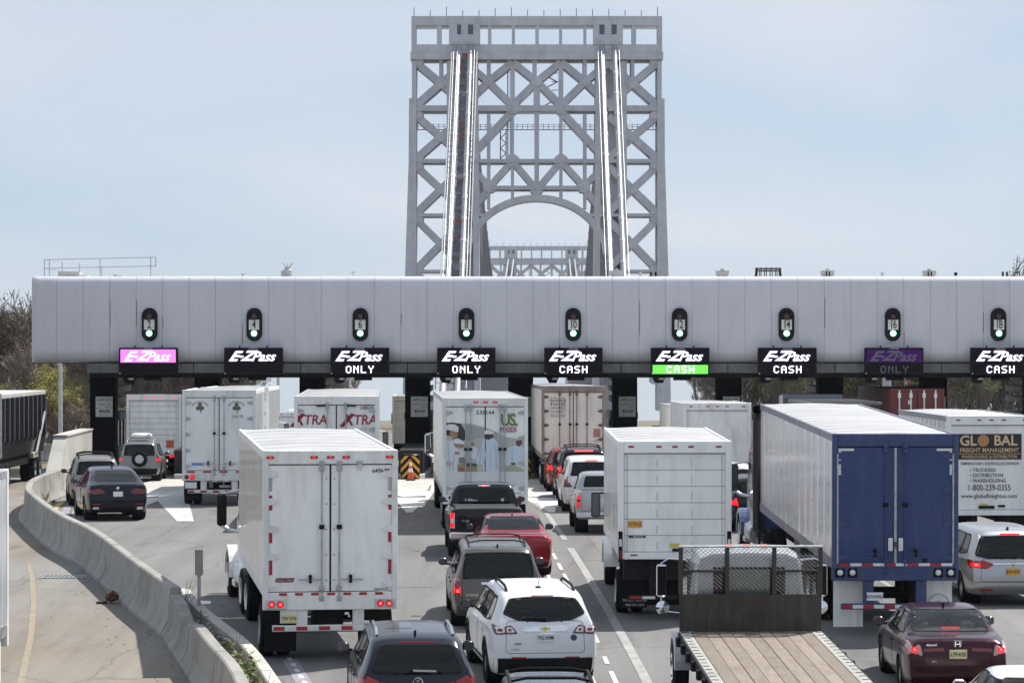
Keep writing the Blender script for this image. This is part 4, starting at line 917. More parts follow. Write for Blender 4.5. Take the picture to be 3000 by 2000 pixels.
def swing_doors(T, W, z0, H, m, rods=(.17,), hinges=5, metal=None, guides=True, split=0.0, hingem=None):
    metal = metal or m_galv
    for s in (-1, 1):
        d_ = MB().box(*sorted((s*.014+split, s*(W/2-.1))), -.012, .05, z0+.035, H-.285, .008).build('door', m, T)
        for k in range(hinges):
            z = z0+.18+(H-.28-z0-.36)*k/(hinges-1)
            MB().prism([(s*(W/2-.06), z-.075), (s*(W/2-.16), z-.065), (s*(W/2-.29), z-.03), (s*(W/2-.29), z+.03), (s*(W/2-.16), z+.065), (s*(W/2-.06), z+.075)], 'y', -.045, -.013).build('hinge', hingem or metal, d_)
        for q in rods:
            MB().tube([(s*q+split, -.07, z0-.12), (s*q+split, -.07, H-.2)], .017, 8).build('lock_rod', metal, d_)
            for z in (z0-.10, z0+.10, (z0+H)/2-.1, H-.36, H-.25): MB().box(s*q-.05+split, s*q+.05+split, -.095, -.014, z-.045, z+.045, .012).build('rod_guide', m_plastic if z in ((z0+H)/2-.1,) else metal, d_)
        MB().bar((s*(rods[0]+.02)+split, -.085, z0+.27), (s*(rods[0]+.46)+split, -.085, z0+.265), .02, .03).build('handle', metal, d_)
        MB().box(s*(rods[0]+.22)-.03, s*(rods[0]+.22)+.03, -.1, -.014, z0+.20, z0+.36, .012).build('handle_catch', m_plastic, d_)
        for z in [z0+.25+k*(H-z0-.8)/4 for k in range(5)]:
            MB().prism(circ(s*.075+split, z, .013, n=8), 'y', -.018, -.012).build('bolt', m_black, d_)
    MB().box(-.013+split, .013+split, -.02, .04, z0+.04, H-.29).build('door_seal', m_plastic, T)
def rear_frame(T, W, z0, H, m, lights=(-1.0, -.27, 0, .27, 1.0), lit=True, sillh=.24, headm=None):
    for s in (-1, 1): MB().box(*sorted((s*(W/2-.1), s*(W/2+.014))), -.05, .12, z0-sillh, H-.0, .012).build('rear_post', m, T)
    MB().box(-W/2+.1, W/2-.1, -.045, .12, H-.27, H-.005, .012).build('header', headm or m, T)
    MB().box(-W/2+.1, W/2-.1, -.06, .12, z0-sillh, z0+.02, .012).build('sill', m, T)
    MB().box(-W/2+.1, W/2-.1, -.014, .02, H-.292, H-.272).build('header_seal', m_plastic, T)
    for x in lights: MB().box(x-.07, x+.07, -.066, -.046, H-.165, H-.11, .008).build('marker_light', m_red_lens, T); (MB().box(x-.03, x+.03, -.072, -.066, H-.15, H-.125).build('marker_core', m_red_lit, T) if lit else None)
def under(T, L, W, z0, axles, flapm=None, single=False, bump=True, frame=None, tape=True, gear=True, flapy=None, flaps=True, barz=.44):
    frame = frame or m_galv
    for s in (-1, 1): MB().box(s*.45-.06, s*.45+.06, .3, L-.4, z0-.36, z0-.06).build('chassis_rail', m_steel_dark, T)
    for k in range(int(L/1.2)): MB().box(-W/2+.1, W/2-.1, .5+k*1.2, .58+k*1.2, z0-.16, z0-.03).build('cross_member', m_steel_dark, T)
    for y in axles:
        MB().tube([(-1.1, y, .51), (1.1, y, .51)], .07, 8).build('axle', m_steel_dark, T)
        for s in (-1, 1): truck_wheel(T, s*1.16, y, True)
    if bump:
        MB().box(-1.12, 1.12, -.02, .08, barz, barz+.12, .012).build('underride_bar', frame, T)
        for s in (-1, 1): MB().box(s*.55-.11, s*.55+.11, .0, .1, barz+.12, z0-.24, .01).build('bar_support', frame, T)
        if tape: dashes(T, -1.10, 1.10, -.024, barz+.06, .075, .22)
    fy = flapy if flapy is not None else axles[0]-.62
    if flaps:
        for s in (-1, 1): MB().box(*sorted((s*.62, s*1.24)), fy, fy+.015, .16, z0-.12).build('mud_flap', flapm or m_plastic, T)
    if gear:
        for s in (-1, 1): MB().box(s*.6-.07, s*.6+.07, L-2.6, L-2.46, .35, z0-.1).build('landing_leg', m_galv, T)

def forward(o, dist): return o.location + o.rotation_euler.to_matrix() @ Vector((0, dist, 0))
# ------------------------------------------------------------------ tractors
def tractor(name, label, x, d, rz, paint, sleeper=False, stack=False, white_cab=True, tandem=True, fairing=False, mirror=m_plastic, glassm=None):
    T = on_road(name, label, 'truck', x, d, rz, 'truck tractors')
    for s in (-1, 1): MB().box(s*.42-.05, s*.42+.05, 0, 6.6, .75, 1.0).build('frame_rail', m_steel_dark, T)
    dr_ = (.75, 2.05) if tandem else (1.0,)
    for y in dr_:
        MB().tube([(-1.1, y, .51), (1.1, y, .51)], .08, 8).build('axle', m_steel_dark, T)
        for s in (-1, 1): truck_wheel(T, s*1.14, y, True)
    yc = 3.0 if tandem else 2.2
    ys = yc+(1.7 if sleeper else 0)
    for s in (-1, 1): truck_wheel(T, s*1.08, ys+3.0)
    MB().prism([(-.9, 0), (.9, 0), (.55, 1.3), (-.55, 1.3)], 'z', 1.0, 1.12, M=Matrix.Translation((0, .6, 0))).build('fifth_wheel', m_steel_dark, T)
    roofz = 3.75 if fairing else 2.95
    if sleeper: MB().prism([(yc, .95), (yc+1.75, .95), (yc+1.75, roofz), (yc+.1, roofz+.05), (yc, roofz-.1)], 'x', -1.18, 1.18).build('sleeper', paint, T)
    cab = MB().prism([(ys, .95), (ys+1.9, .95), (ys+1.95, 1.75), (ys+1.35, 2.85), (ys+.9, 2.98), (ys, 2.98)], 'x', -1.1, 1.1).build('cab', paint, T)
    MB().prism([(ys+1.96, 1.80), (ys+1.40, 2.80), (ys+1.37, 2.80), (ys+1.93, 1.80)], 'x', -.98, .98).build('windscreen', mat('cab_glass', (.02, .024, .028), .06), cab)
    for s in (-1, 1): MB().prism([(ys+.5, 1.75), (ys+1.7, 1.75), (ys+1.3, 2.62), (ys+.5, 2.7)], 'x', s*1.098, s*1.112).build('side_window', mat('cab_glass', (.02, .024, .028), .06), cab)
    if fairing: MB().prism([(ys-.0, 2.98), (ys+1.2, 2.98), (ys+.5, 3.5), (ys-.2, 3.8), (ys-.3, 3.8)], 'x', -1.05, 1.05).build('roof_fairing', paint, T)
    MB().prism([(ys+1.9, .8), (ys+3.9, .8), (ys+3.95, 1.35), (ys+3.8, 1.62), (ys+1.95, 1.85)], 'x', -.68, .68).build('bonnet', paint, T)
    MB().box(-1.2, 1.2, ys+3.95, ys+4.1, .45, .8, .04).build('front_bumper', m_chrome, T)
    for s in (-1, 1):
        fp = [(ys+3.0+.72*math.cos(R(a)), .51+.70*math.sin(R(a))) for a in range(0, 181, 15)]; fi = [(ys+3.0+.60*math.cos(R(a)), .51+.58*math.sin(R(a))) for a in range(180, -1, -15)]
        MB().prism(fp+fi, 'x', s*.68, s*1.24).build('fender', paint, T)
        MB().lathe([(0,-.7), (.28,-.7), (.30,-.66), (.30,.66), (.28,.7), (0,.7)], (s*.98, ys+.3, .72), 'y', 20).build('fuel_tank', m_alu, T, 40)
        MB().box(*sorted((s*.8, s*1.25)), ys+1.0, ys+1.6, .4, .55, .02).box(*sorted((s*.85, s*1.2)), ys+1.0, ys+1.6, .8, .9, .02).build('step', m_alu, T)
        mr = MB().box(s*1.48-.11, s*1.48+.11, ys+1.55, ys+1.72, 1.75, 2.50, .05).build('mirror', mirror, T)
        MB().box(s*1.48-.085, s*1.48+.085, ys+1.545, ys+1.55, 1.92, 2.45).build('mirror_glass', glassm or m_mglass, mr)
        MB().box(s*1.48-.085, s*1.48+.085, ys+1.545, ys+1.55, 1.78, 1.90).build('mirror_glass', glassm or m_mglass, mr)
        MB().tube([(s*1.05, ys+1.5, 1.62), (s*1.3, ys+1.6, 1.66), (s*1.48, ys+1.62, 1.77)], .045, 8).tube([(s*1.05, ys+1.4, 2.6), (s*1.48, ys+1.62, 2.49)], .03, 6).build('mirror_arm', m_alu, mr)
        if stack:
            MB().tube([(s*1.18, ys-.18 if not sleeper else yc-.16, .9), (s*1.18, ys-.18 if not sleeper else yc-.16, 3.75), (s*1.20, (ys if not sleeper else yc)-.28, 3.98), (s*1.22, (ys if not sleeper else yc)-.5, 4.1)], [.13, .13, .13, .13], 14, cap=False).build('exhaust_stack', mat('sooty_exhaust', (.02, .02, .021), .4, .3), T, 40)
    for k in range(5): MB().box(-.8+k*.4-.06, -.8+k*.4+.06, ys+.7, ys+.8, 2.98, 3.05, .01).build('roof_light', m_amber, T)
    return T

# ------------------------------------------------------------------ white pup trailer, nearest on the plaza
A = on_road('box_trailer', 'large white trailer with double rear doors marked 649678 beside the kerb wall', 'trailer', -3.53, 59.6, -8.2, 'semi trailers queuing for the tolls')
W_, H_, z0 = 2.59, 4.11, 1.34
m_sideA = mat('polished_white_side', (.74, .75, .77), .2, .5, coat=.4, var=.05, vscale=1.0, dirt=((.34,.32,.29), .35, 1.5, (3, 3, .3)))
van_box(A, 8.53, W_, z0, H_, m_sideA, m_roofw, m_white, corr=3, rail=m_white2); rear_frame(A, W_, z0, H_, m_white2, (-1.17, -.32, 0, .3, 1.15), True, .32)
swing_doors(A, W_, z0, H_, m_white, hingem=m_white2); under(A, 8.53, W_, z0, (1.25,), frame=m_white2, flapy=.5, barz=.60)
dashes(A, -1.15, 1.18, -.066, z0-.01, .05, .155, (None, m_tape_r))
for s in (-1, 1):
    for z in (1.70, 2.32, 2.95): MB().box(*sorted((s*1.125, s*1.185)), -.02, -.0125, z, z+.29).build('reflective_strip', m_tape_r, A)
    MB().box(*sorted((s*1.125, s*1.185)), -.018, -.0125, 3.32, 3.65).build('grey_strip', m_galv, A)
    hs = MB().box(*sorted((s*.86, s*1.26)), -.085, -.06, z0-.30, z0-.11, .02).build('light_housing', m_alu, A)
    for k, xx in enumerate((.97, 1.14)): tail_round(A, s*xx, -.088, z0-.205, .052, m_red_lit); MB().lathe([(0,-.006), (.022,-.004), (.024,0)], (s*xx, -.118, z0-.205), 'y', 10).build('lamp_core', m_red_hot, A)
plate(A, -.80, -.03, .86, 'TSV·37A', m_plate_y)
MB().box(-.97, -.63, -.015, .0, .76, 1.02, .01).build('plate_bracket', m_white2, A)
text('fleet_number', '649678', .115, m_ink, A, (.98, -.018, 3.70), bold=.006)
lg = MB().prism([(-1.08, 1.555), (-.72, 1.555), (-.69, 1.64), (-1.05, 1.64)], 'y', -.018, -.0125).build('maker_badge', mat('badge_red', (.16, .03, .035), .5), A); text('badge_script', 'Great Dane', .075, mat('badge_pale', (.5, .42, .42), .5), A, (-.885, -.022, 1.597), shear=.4)
MB().box(.86, 1.13, -.02, -.0125, 1.30, 1.43).build('stake_plate', m_galv, A); MB().prism(circ(.99, 1.3, .09, .07, 10, 0, 180), 'y', -.026, -.02).build('plate_cutout', m_white, A)
MB().box(.64, .76, -.03, .0, .62, .80).build('decal', m_plate_w, A); text('decal_mark', 'M', .11, m_ink, A, (.70, -.034, .71))
MB().box(.5, .62, -.1, -.05, 3.83, 3.90, .01).build('door_holdback', m_galv, A); MB().box(.52, .6, -.09, -.045, 3.74, 3.84).build('door_holdback', m_alu, A)
MB().box(-.3, .3, .5, 1.0, .55, .95, .03).build('air_tank', m_steel_dark, A); MB().box(.28, .36, -.05, .0, .92, .97).build('work_lamp', m_clear, A)
p = forward(A, 8.53-1.75); tractor('truck_tractor', 'white day cab tractor mostly hidden ahead of the white trailer marked 649678', p.x+.10, p.y, -10.2, m_white, tandem=True, glassm=m_black)

# ------------------------------------------------------------------ twin white trailers with shamrock
def pup(label, x, d, rz, full=True):
    T = on_road('box_trailer', label, 'trailer', x, d, rz, 'semi trailers queuing for the tolls')
    van_box(T, 8.53, 2.59, 1.22, 4.11, m_sidew, m_roofw, m_white, rail=m_white2); rear_frame(T, 2.59, 1.22, 4.11, m_white2, (), False, .34)
    swing_doors(T, 2.59, 1.22, 4.11, m_white, metal=m_rail); under(T, 8.53, 2.59, 1.22, (1.25,), frame=m_white2, flapy=.45)
    return T
B = pup('white trailer with two shamrock emblems and number 532175 on its doors', -10.42, 109.3, -2.6)
dashes(B, -1.15, 1.18, -.066, 1.22-.02, .06, .3, (m_tape_r, None))
gm = mat('shamrock_green', (.05, .17, .10), .6); gr = mat('shamrock_red', (.35, .10, .06), .6)
for cx in (-.68, .62):
    for a in (90, 210, 330): MB().prism(circ(cx+.085*math.cos(R(a)), 3.50+.085*math.sin(R(a)), .075, n=12), 'y', -.018, -.0125).build('shamrock_leaf', gm, B)
    MB().prism([(cx-.01, 3.45), (cx+.02, 3.45), (cx+.05, 3.29), (cx+.01, 3.29)], 'y', -.018, -.0125).build('shamrock_stem', gm, B); MB().prism(circ(cx, 3.5, .045, n=10), 'y', -.024, -.018).build('shamrock_centre', gr, B)
    for k in range(11): a = 150-k*12; MB().box(-.02, .02, -.018, -.0125, -.03, .03, M=Matrix.Translation((cx+.30*math.cos(R(a)), 0, 3.43+.26*math.sin(R(a)))) @ Matrix.Rotation(-R(90-a), 4, 'Y').inverted()).build('arched_letter', mat('faint_red_letter', (.42, .28, .26), .6), B)
text('fleet_number', '532175', .13, m_ink, B, (.66, -.018, 3.16))
for s in (-1, 1):
    MB().box(*sorted((s*.80, s*1.24)), -.08, -.06, .93, 1.12, .02).build('light_housing', m_white2, B)
    tail_round(B, s*1.15, -.085, 1.02, .06, m_red_lens); tail_round(B, s*.95, -.085, 1.02, .07, m_red_lit)
plate(B, -1.0, -.03, .72, '', m_plate_w, w_=.42, h=.22)
MB().box(-.0-.98, -.56, -.018, -.0125, 1.42, 1.52).build('blue_sticker', mat('sticker_blue', (.12, .30, .55), .5), B)
p = forward(B, 9.6); B2 = pup('second white trailer coupled ahead of the shamrock trailer', p.x+.12, p.y, -1.5)
p = forward(B2, 7.2); tractor('truck_tractor', 'white tractor pulling the twin shamrock trailers under the canopy', p.x, p.y, -1.5, m_white, tandem=False)

# ------------------------------------------------------------------ grey trailer with red slanted lettering
C_ = on_road('box_trailer', 'white trailer with red slanted XTRA lettering and number U68654', 'trailer', -5.45, 95.3, -2.3, 'semi trailers queuing for the tolls')
van_box(C_, 16.1, 2.59, 1.15, 4.11, m_sidew, m_roofw, m_white2); rear_frame(C_, 2.59, 1.15, 4.11, m_white2, (), False); swing_doors(C_, 2.59, 1.15, 4.11, m_white2, rods=(.29,), metal=m_galv); under(C_, 16.1, 2.59, 1.15, (1.6, 2.85))
mxr = mat('lettering_crimson', (.30, .018, .035), .5)
for cx in (-.75, .79):
    text('lettering', 'TRA', .42, mxr, C_, (cx+.10, -.018, 3.36), bold=.018, sx=.92, shear=.12)
    for a, b in (((-.60, 3.16), (-.24, 3.56)), ((-.30, 3.20), (-.48, 3.54)), ((-.66, 3.16), (-.30, 3.56))): MB().bar((cx+a[0], -.016, a[1]), (cx+b[0], -.016, b[1]), .07 if a[0] != -.68 else .03, .008, up=(0, 1, 0)).build('lettering', mxr, C_)
    text('small_lettering', 'L  E  A  S  E', .11, mat('lettering_grey', (.30, .30, .31), .5), C_, (cx+.12, -.018, 3.09))
text('fleet_number', 'U68654', .17, m_ink, C_, (.93, -.018, 3.75), sx=.75)
for s in (-1, 1): MB().prism([(s*.29-.02, 3.80), (s*.29+.02, 3.86), (s*.29+(.34 if s > 0 else -.34), 3.83), (s*.29+(.3 if s > 0 else -.3), 3.78)], 'y', -.06, -.013).build('hinge_strap', m_plastic, C_)
p = forward(C_, 16.1-1.7); tractor('truck_tractor', 'dark tractor pulling the trailer with red slanted lettering', p.x, p.y, -2, mat('maroon_truck_paint', (.05, .01, .012), .3, coat=.6))

# ------------------------------------------------------------------ food trailer with printed rear
D_ = on_road('box_trailer', 'white food trailer printed with chefs in white coats and green lettering', 'trailer', -.82, 94.2, -2.6, 'semi trailers queuing for the tolls')
W_, H_, z0 = 2.59, 4.08, 1.12
van_box(D_, 14.6, W_, z0, H_, m_white2, m_roofw, m_white2, corr=2); rear_frame(D_, W_, z0, H_, m_white2, (-.29, 0, .30), True, .3)
swing_doors(D_, W_, z0, H_, m_white, rods=(.45, .60), hinges=4, metal=m_rail); under(D_, 14.6, W_, z0, (1.5, 2.75), frame=m_white2)
pr = lambda c, n: mat('print_'+n, c, .5)
def pprint(poly, n, c, lay=1): MB().prism([((a-962)/686*2.59-1.295, 3.99-(b-225)/686*2.59) for a, b in poly], 'y', -.0125-.0022*lay, -.0125).build('print_'+n, pr(c, n), D_)
pprint([(976, 405), (1030, 402), (1110, 408), (1200, 415), (1300, 440), (1400, 480), (1480, 520), (1620, 545), (1620, 800), (976, 800)], 'kitchen_backdrop', (.46, .48, .45), 1)
pprint([(976, 405), (1040, 402), (1105, 412), (1150, 470), (1140, 545), (1080, 560), (976, 555)], 'dark_oven', (.045, .045, .04), 2)
pprint([(1150, 412), (1400, 480), (1400, 560), (1290, 520), (1150, 560)], 'shelf', (.36, .39, .36), 2)
pprint([(972, 500), (1005, 505), (1040, 545), (1090, 590), (1140, 650), (1130, 690), (1080, 720), (1075, 810), (972, 810)], 'white_coat', (.66, .70, .74), 3)
pprint([(985, 430), (1010, 415), (1060, 418), (1088, 440), (1085, 482), (1040, 470), (985, 460)], 'white_cap', (.74, .74, .74), 5)
pprint([(1005, 460), (1075, 475), (1080, 515), (1050, 540), (1010, 530), (985, 490)], 'face', (.36, .20, .12), 4)
pprint([(985, 460), (1020, 465), (1012, 510), (985, 500)], 'hair', (.03, .025, .02), 5)
pprint([(1045, 540), (1080, 530), (1140, 560), (1135, 580), (1060, 572)], 'white_cap', (.74, .74, .74), 5)
pprint([(1045, 570), (1125, 578), (1130, 600), (1100, 625), (1060, 600)], 'face', (.36, .20, .12), 4)
pprint([(1080, 600), (1130, 610), (1145, 650), (1120, 700), (1090, 690)], 'white_coat', (.66, .70, .74), 4)
pprint([(1055, 635), (1100, 640), (1095, 662), (1060, 662)], 'hand', (.40, .24, .15), 6)
pprint([(1175, 600), (1215, 590), (1245, 625), (1235, 700), (1180, 690)], 'white_coat', (.66, .70, .74), 3)
pprint([(1185, 565), (1215, 565), (1220, 590), (1190, 595)], 'face', (.36, .20, .12), 4)
pprint([(1290, 540), (1375, 530), (1410, 570), (1422, 800), (1290, 800), (1280, 740), (1230, 740), (1240, 690), (1275, 600)], 'blue_white_coat', (.58, .67, .75), 3)
pprint([(1295, 495), (1370, 492), (1372, 520), (1330, 545), (1300, 530)], 'dark_hair', (.06, .04, .03), 4)
pprint([(1300, 470), (1330, 462), (1375, 480), (1372, 497), (1295, 497)], 'white_cap', (.74, .74, .74), 5)
pprint([(1470, 620), (1540, 590), (1610, 600), (1640, 650), (1640, 790), (1470, 790)], 'blue_white_coat', (.58, .67, .75), 3)
pprint([(1555, 550), (1600, 548), (1605, 575), (1575, 600), (1555, 580)], 'face_shadow', (.12, .07, .05), 4)
pprint([(1080, 745), (1130, 735), (1180, 750), (1240, 755), (1240, 800), (1085, 800)], 'food_orange', (.36, .25, .14), 6)
pprint([(1085, 765), (1130, 770), (1130, 800), (1085, 800)], 'food_red', (.28, .12, .08), 7)
pprint([(1150, 730), (1235, 735), (1235, 760), (1150, 760)], 'food_dark', (.10, .09, .06), 7)
pprint([(1180, 755), (1235, 760), (1225, 790), (1180, 785)], 'food_green', (.26, .28, .16), 8)
pprint([(1475, 755), (1530, 745), (1620, 790), (1560, 800), (1475, 795)], 'food_leaf', (.38, .40, .28), 6)
pprint([(1510, 730), (1545, 728), (1555, 745), (1520, 750)], 'food_dark', (.10, .09, .06), 7)
pprint([(1240, 770), (1285, 765), (1285, 785), (1240, 790)], 'tray', (.60, .55, .40), 7)
pprint([(972, 805), (1640, 800), (1640, 915), (972, 915)], 'pale_base', (.66, .68, .70), 4)
for a_ in ([(1000, 560), (1006, 560), (1020, 790), (1010, 790)], [(1050, 660), (1056, 660), (1046, 790), (1038, 790)], [(1310, 600), (1318, 600), (1300, 740), (1290, 738)], [(1385, 580), (1392, 580), (1400, 780), (1390, 780)], [(1345, 620), (1350, 620), (1346, 780), (1340, 780)], [(1520, 620), (1526, 620), (1530, 720), (1522, 720)], [(1275, 610), (1283, 606), (1262, 730), (1250, 735)]): pprint(a_, 'coat_fold', (.44, .50, .57), 8)
pprint([(1110, 410), (1122, 410), (1165, 500), (1158, 505)], 'pale_pipe', (.55, .56, .54), 6)
pprint([(1085, 690), (1120, 680), (1145, 700), (1140, 735), (1095, 730)], 'food_bowl', (.20, .21, .20), 6)
mgr = mat('lettering_green', (.16, .22, .055), .5)
text('lettering', 'US.', .52, mgr, D_, (.74, -.024, 3.38), bold=.03, sx=.80, spacing=.9); text('lettering', 'FOODS', .19, mxr, D_, (.71, -.024, 3.10), bold=.02, sx=.78); MB().box(.48, .90, -.018, -.0125, 3.02, 3.03).build('underline', m_ink, D_)
text('fleet_number', '530144', .17, m_ink, D_, (.0, -.022, 3.62), bold=.008, spacing=1.1)
dashes(D_, -1.05, 1.1, -.064, z0+.0, .05, .27, (m_tape_r, None))
for s in (-1, 1):
    tail_round(D_, s*1.0, -.08, .92, .065, m_red_lens); tail_round(D_, s*.86, -.08, .92, .055, m_red_lit if s < 0 else m_red_lens); MB().box(*sorted((s*.8, s*1.1)), -.075, -.055, .83, 1.0, .01).build('light_housing', m_plastic, D_)
    tail_round(D_, s*1.08, -.062, z0-.1, .04, m_plastic)
p = forward(D_, 14.6-1.8); tractor('truck_tractor', 'white tractor hauling the food trailer, chrome mirror showing at its side', p.x, p.y, -2.2, m_white, mirror=m_chrome)

# ------------------------------------------------------------------ cream rental trailer at the booths
E_ = on_road('box_trailer', 'cream trailer with black rental stencil on the left door at the booths', 'trailer', 2.52, 126.2, -1.2, 'semi trailers queuing for the tolls')
van_box(E_, 16.1, 2.59, 1.15, 4.11, m_cream, m_roofw, m_cream, rail=mat('rust_red_rail', (.26, .21, .18), .7, var=.3)); rear_frame(E_, 2.59, 1.15, 4.11, MATS['rust_red_rail'], (), False); swing_doors(E_, 2.59, 1.15, 4.11, m_cream, rods=(.14, .56), hinges=5, metal=mat('rusty_lock_steel', (.14, .10, .085), .7, var=.3)); under(E_, 16.1, 2.59, 1.15, (1.6, 2.85))
for k, (tx_, sz) in enumerate((('WARREN', .16), ('TRAILER', .17), ('RENTAL', .13), ('& SALES', .13), ('973-777-1700', .09))): text('stencil', tx_, sz, m_ink, E_, (-.63, -.018, 3.50-k*.15))
for zz in (3.60, 2.83): MB().box(-.92, -.34, -.018, -.0125, zz, zz+.012).build('stencil_rule', m_ink, E_)
for xx in (-.92, -.352): MB().box(xx, xx+.012, -.018, -.0125, 2.83, 3.61).build('stencil_rule', m_ink, E_)
MB().box(.82, 1.12, -.018, -.0125, 2.0, 2.35).build('red_label', mat('label_pale_red', (.42, .18, .15), .6), E_); text('label_number', '1313', .15, m_ink, E_, (.98, -.018, 1.85))
for s in (-1, 1): tail_round(E_, s*1.05, -.07, 1.0, .06, m_red_lit)
p = forward(E_, 14.3); tractor('truck_tractor', 'dark tractor ahead of the cream rental trailer', p.x, p.y, -1.2, m_black)

# ------------------------------------------------------------------ box trucks
def roll_truck(label, x, d, rz, L, W=2.44, z0=1.05, H=3.72, paint=None, cabm=None, rows_=6, lit=False, doorm=None, hood=True, slats=True, rail=None):
    paint = paint or m_white; cabm = cabm or m_white
    T = on_road('box_truck', label, 'box truck', x, d, rz, 'box trucks queuing for the tolls')
    van_box(T, L, W, z0, H, m_sidew if paint is m_white else paint, m_roofw, paint, corr=2, rail=rail or paint)
    for s in (-1, 1): MB().box(*sorted((s*(W/2-.12), s*(W/2+.014))), -.05, .12, z0-.12, H, .02).build('rear_post', paint, T)
    MB().box(-W/2+.12, W/2-.12, -.05, .12, H-.27, H-.004, .015).build('header', paint, T); MB().box(-W/2+.12, W/2-.12, -.05, .12, z0-.12, z0+.03, .01).build('sill', paint, T)
    for xx in (-.95, -.35, 0, .35, .95): MB().box(xx-.06, xx+.06, -.058, -.05, H-.15, H-.11).build('marker_light', m_red_lit if lit else m_red_lens, T)
    dm = doorm or paint; n = rows_; h = (H-.28-z0-.04)/n
    for k in range(n): MB().box(-W/2+.125, W/2-.125, .035, .08, z0+.035+k*h+.005, z0+.035+(k+1)*h-.005, .006).build('door_panel', dm, T)
    MB().box(-W/2+.12, W/2-.12, .075, .1, z0, H-.26).build('door_backing', m_plastic, T)
    for s in (-1, 1): MB().box(s*.42-.05, s*.42+.05, .1, L+2.6, .70, .95).build('frame_rail', m_steel_dark, T)
    MB().tube([(-1, 1.9, .48), (1, 1.9, .48)], .07, 8).build('axle', m_steel_dark, T)
    for s in (-1, 1): truck_wheel(T, s*1.05, 1.9, True, .48); truck_wheel(T, s*1.0, L+1.55, False, .48)
    for s in (-1, 1): MB().box(*sorted((s*.55, s*1.15)), .85, .865, .2, .95).build('mud_flap', m_plastic, T)
    MB().box(-1.0, 1.0, .0, .1, .45, .56, .01).build('underride_bar', m_steel_dark, T)
    for s in (-1, 1): MB().box(s*.5-.05, s*.5+.05, .02, .1, .5, z0-.1).build('bar_support', m_steel_dark, T)
    c = MB().prism([(L+.1, .8), (L+1.9, .8), (L+1.95, 1.6), (L+1.35, 2.45), (L+.2, 2.5), (L+.1, 2.4)], 'x', -1.02, 1.02).build('cab', cabm, T)
    MB().prism([(L+1.93, .6), (L+3.2, .6), (L+3.15, 1.35), (L+1.93, 1.62)], 'x', -.75, .75).build('bonnet', cabm, T)
    for s in (-1, 1):
        fp = [(L+1.55+.66*math.cos(R(a)), .48+.66*math.sin(R(a))) for a in range(0, 181, 15)]+[(L+1.55+.54*math.cos(R(a)), .48+.54*math.sin(R(a))) for a in range(180, -1, -15)]
        MB().prism(fp, 'x', s*.72, s*1.18).build('fender', cabm, T)
        mr = MB().box(s*1.36-.11, s*1.36+.11, L+1.35, L+1.45, 1.65, 2.25, .03).build('mirror', m_plastic, T); MB().box(s*1.36-.09, s*1.36+.09, L+1.345, L+1.35, 1.68, 2.22).build('mirror_glass', m_mglass, mr); MB().tube([(s*1.0, L+1.4, 1.7), (s*1.36, L+1.4, 1.66)], .02, 6).tube([(s*1.0, L+1.4, 2.2), (s*1.36, L+1.4, 2.24)], .02, 6).build('mirror_arm', m_steel_dark, mr)
    return T
F_ = roll_truck('white box truck with panelled roll door and orange plate behind the flatbed headboard', 3.53, 66.7, -.9, 6.85, 2.44, 1.46, 3.91, rows_=6)
MB().box(-1.1, 1.1, .25, .55, .85, 1.33, .02).build('dark_underbody_fill', m_steel_dark, F_); MB().box(-1.15, 1.15, .9, .93, .25, 1.3).build('dark_flap_fill', m_plastic, F_)  # dark plate and full-width sheet added to keep the underside dark, hiding bright road
for k in range(6):
    for xx in (-.38, .37):
        for q in range(4): MB().box(xx-.012, xx+.012, .028, .036, 1.53+k*.362+q*.045, 1.555+k*.362+q*.045).build('rivet', m_galv, F_)
for xx in (-1.03, 1.03): MB().box(xx-.008, xx+.008, .026, .036, 1.5, 3.62).build('door_track', m_rail, F_)
for s in (-1, 1):
    MB().box(s*1.18-.045, s*1.18+.045, -.075, -.05, 1.28, 1.95, .03).build('light_bar', m_plastic, F_)
    MB().box(s*1.18-.028, s*1.18+.028, -.085, -.074, 1.36, 1.52, .02).build('tail_light', m_red_lens, F_); MB().box(s*1.18-.028, s*1.18+.028, -.085, -.074, 1.62, 1.78, .02).build('reverse_light', m_clear, F_)
plate(F_, -.86, .03, 2.10, '87796-JS', m_plate_o, mat('plate_blue_ink', (.12, .10, .10), .5)); MB().box(-1.0, -.63, .022, .03, 1.80, 1.855).build('maker_badge', mat('badge_navy', (.03, .04, .09), .5), F_); text('badge_text', 'MORGAN', .05, m_tape_w, F_, (-.79, .018, 1.827), bold=.01, shear=.2)
[MB().box(x_-.075, x_+.075, -.056, -.05, 1.415, 1.45).build('reflector', m_tape_r, F_) for x_ in (-.885, .885)]
MB().box(-.05, .18, -.0, .03, 1.51, 1.57).build('door_latch', m_plastic, F_); MB().box(-.1, .12, .02, .034, 1.60, 1.68).build('yellow_label', mat('label_yellow', (.6, .5, .08), .5), F_)
text('flap_text', 'TRUCK CENTER', .075, m_tape_w, F_, (-.82, .84, .36)); text('flap_text', '908-754-3330', .075, m_tape_w, F_, (-.82, .84, .26))
dashes(F_, -.98, .98, -.004, .505, .06, .28, (m_tape_r, m_tape_w, None, None))

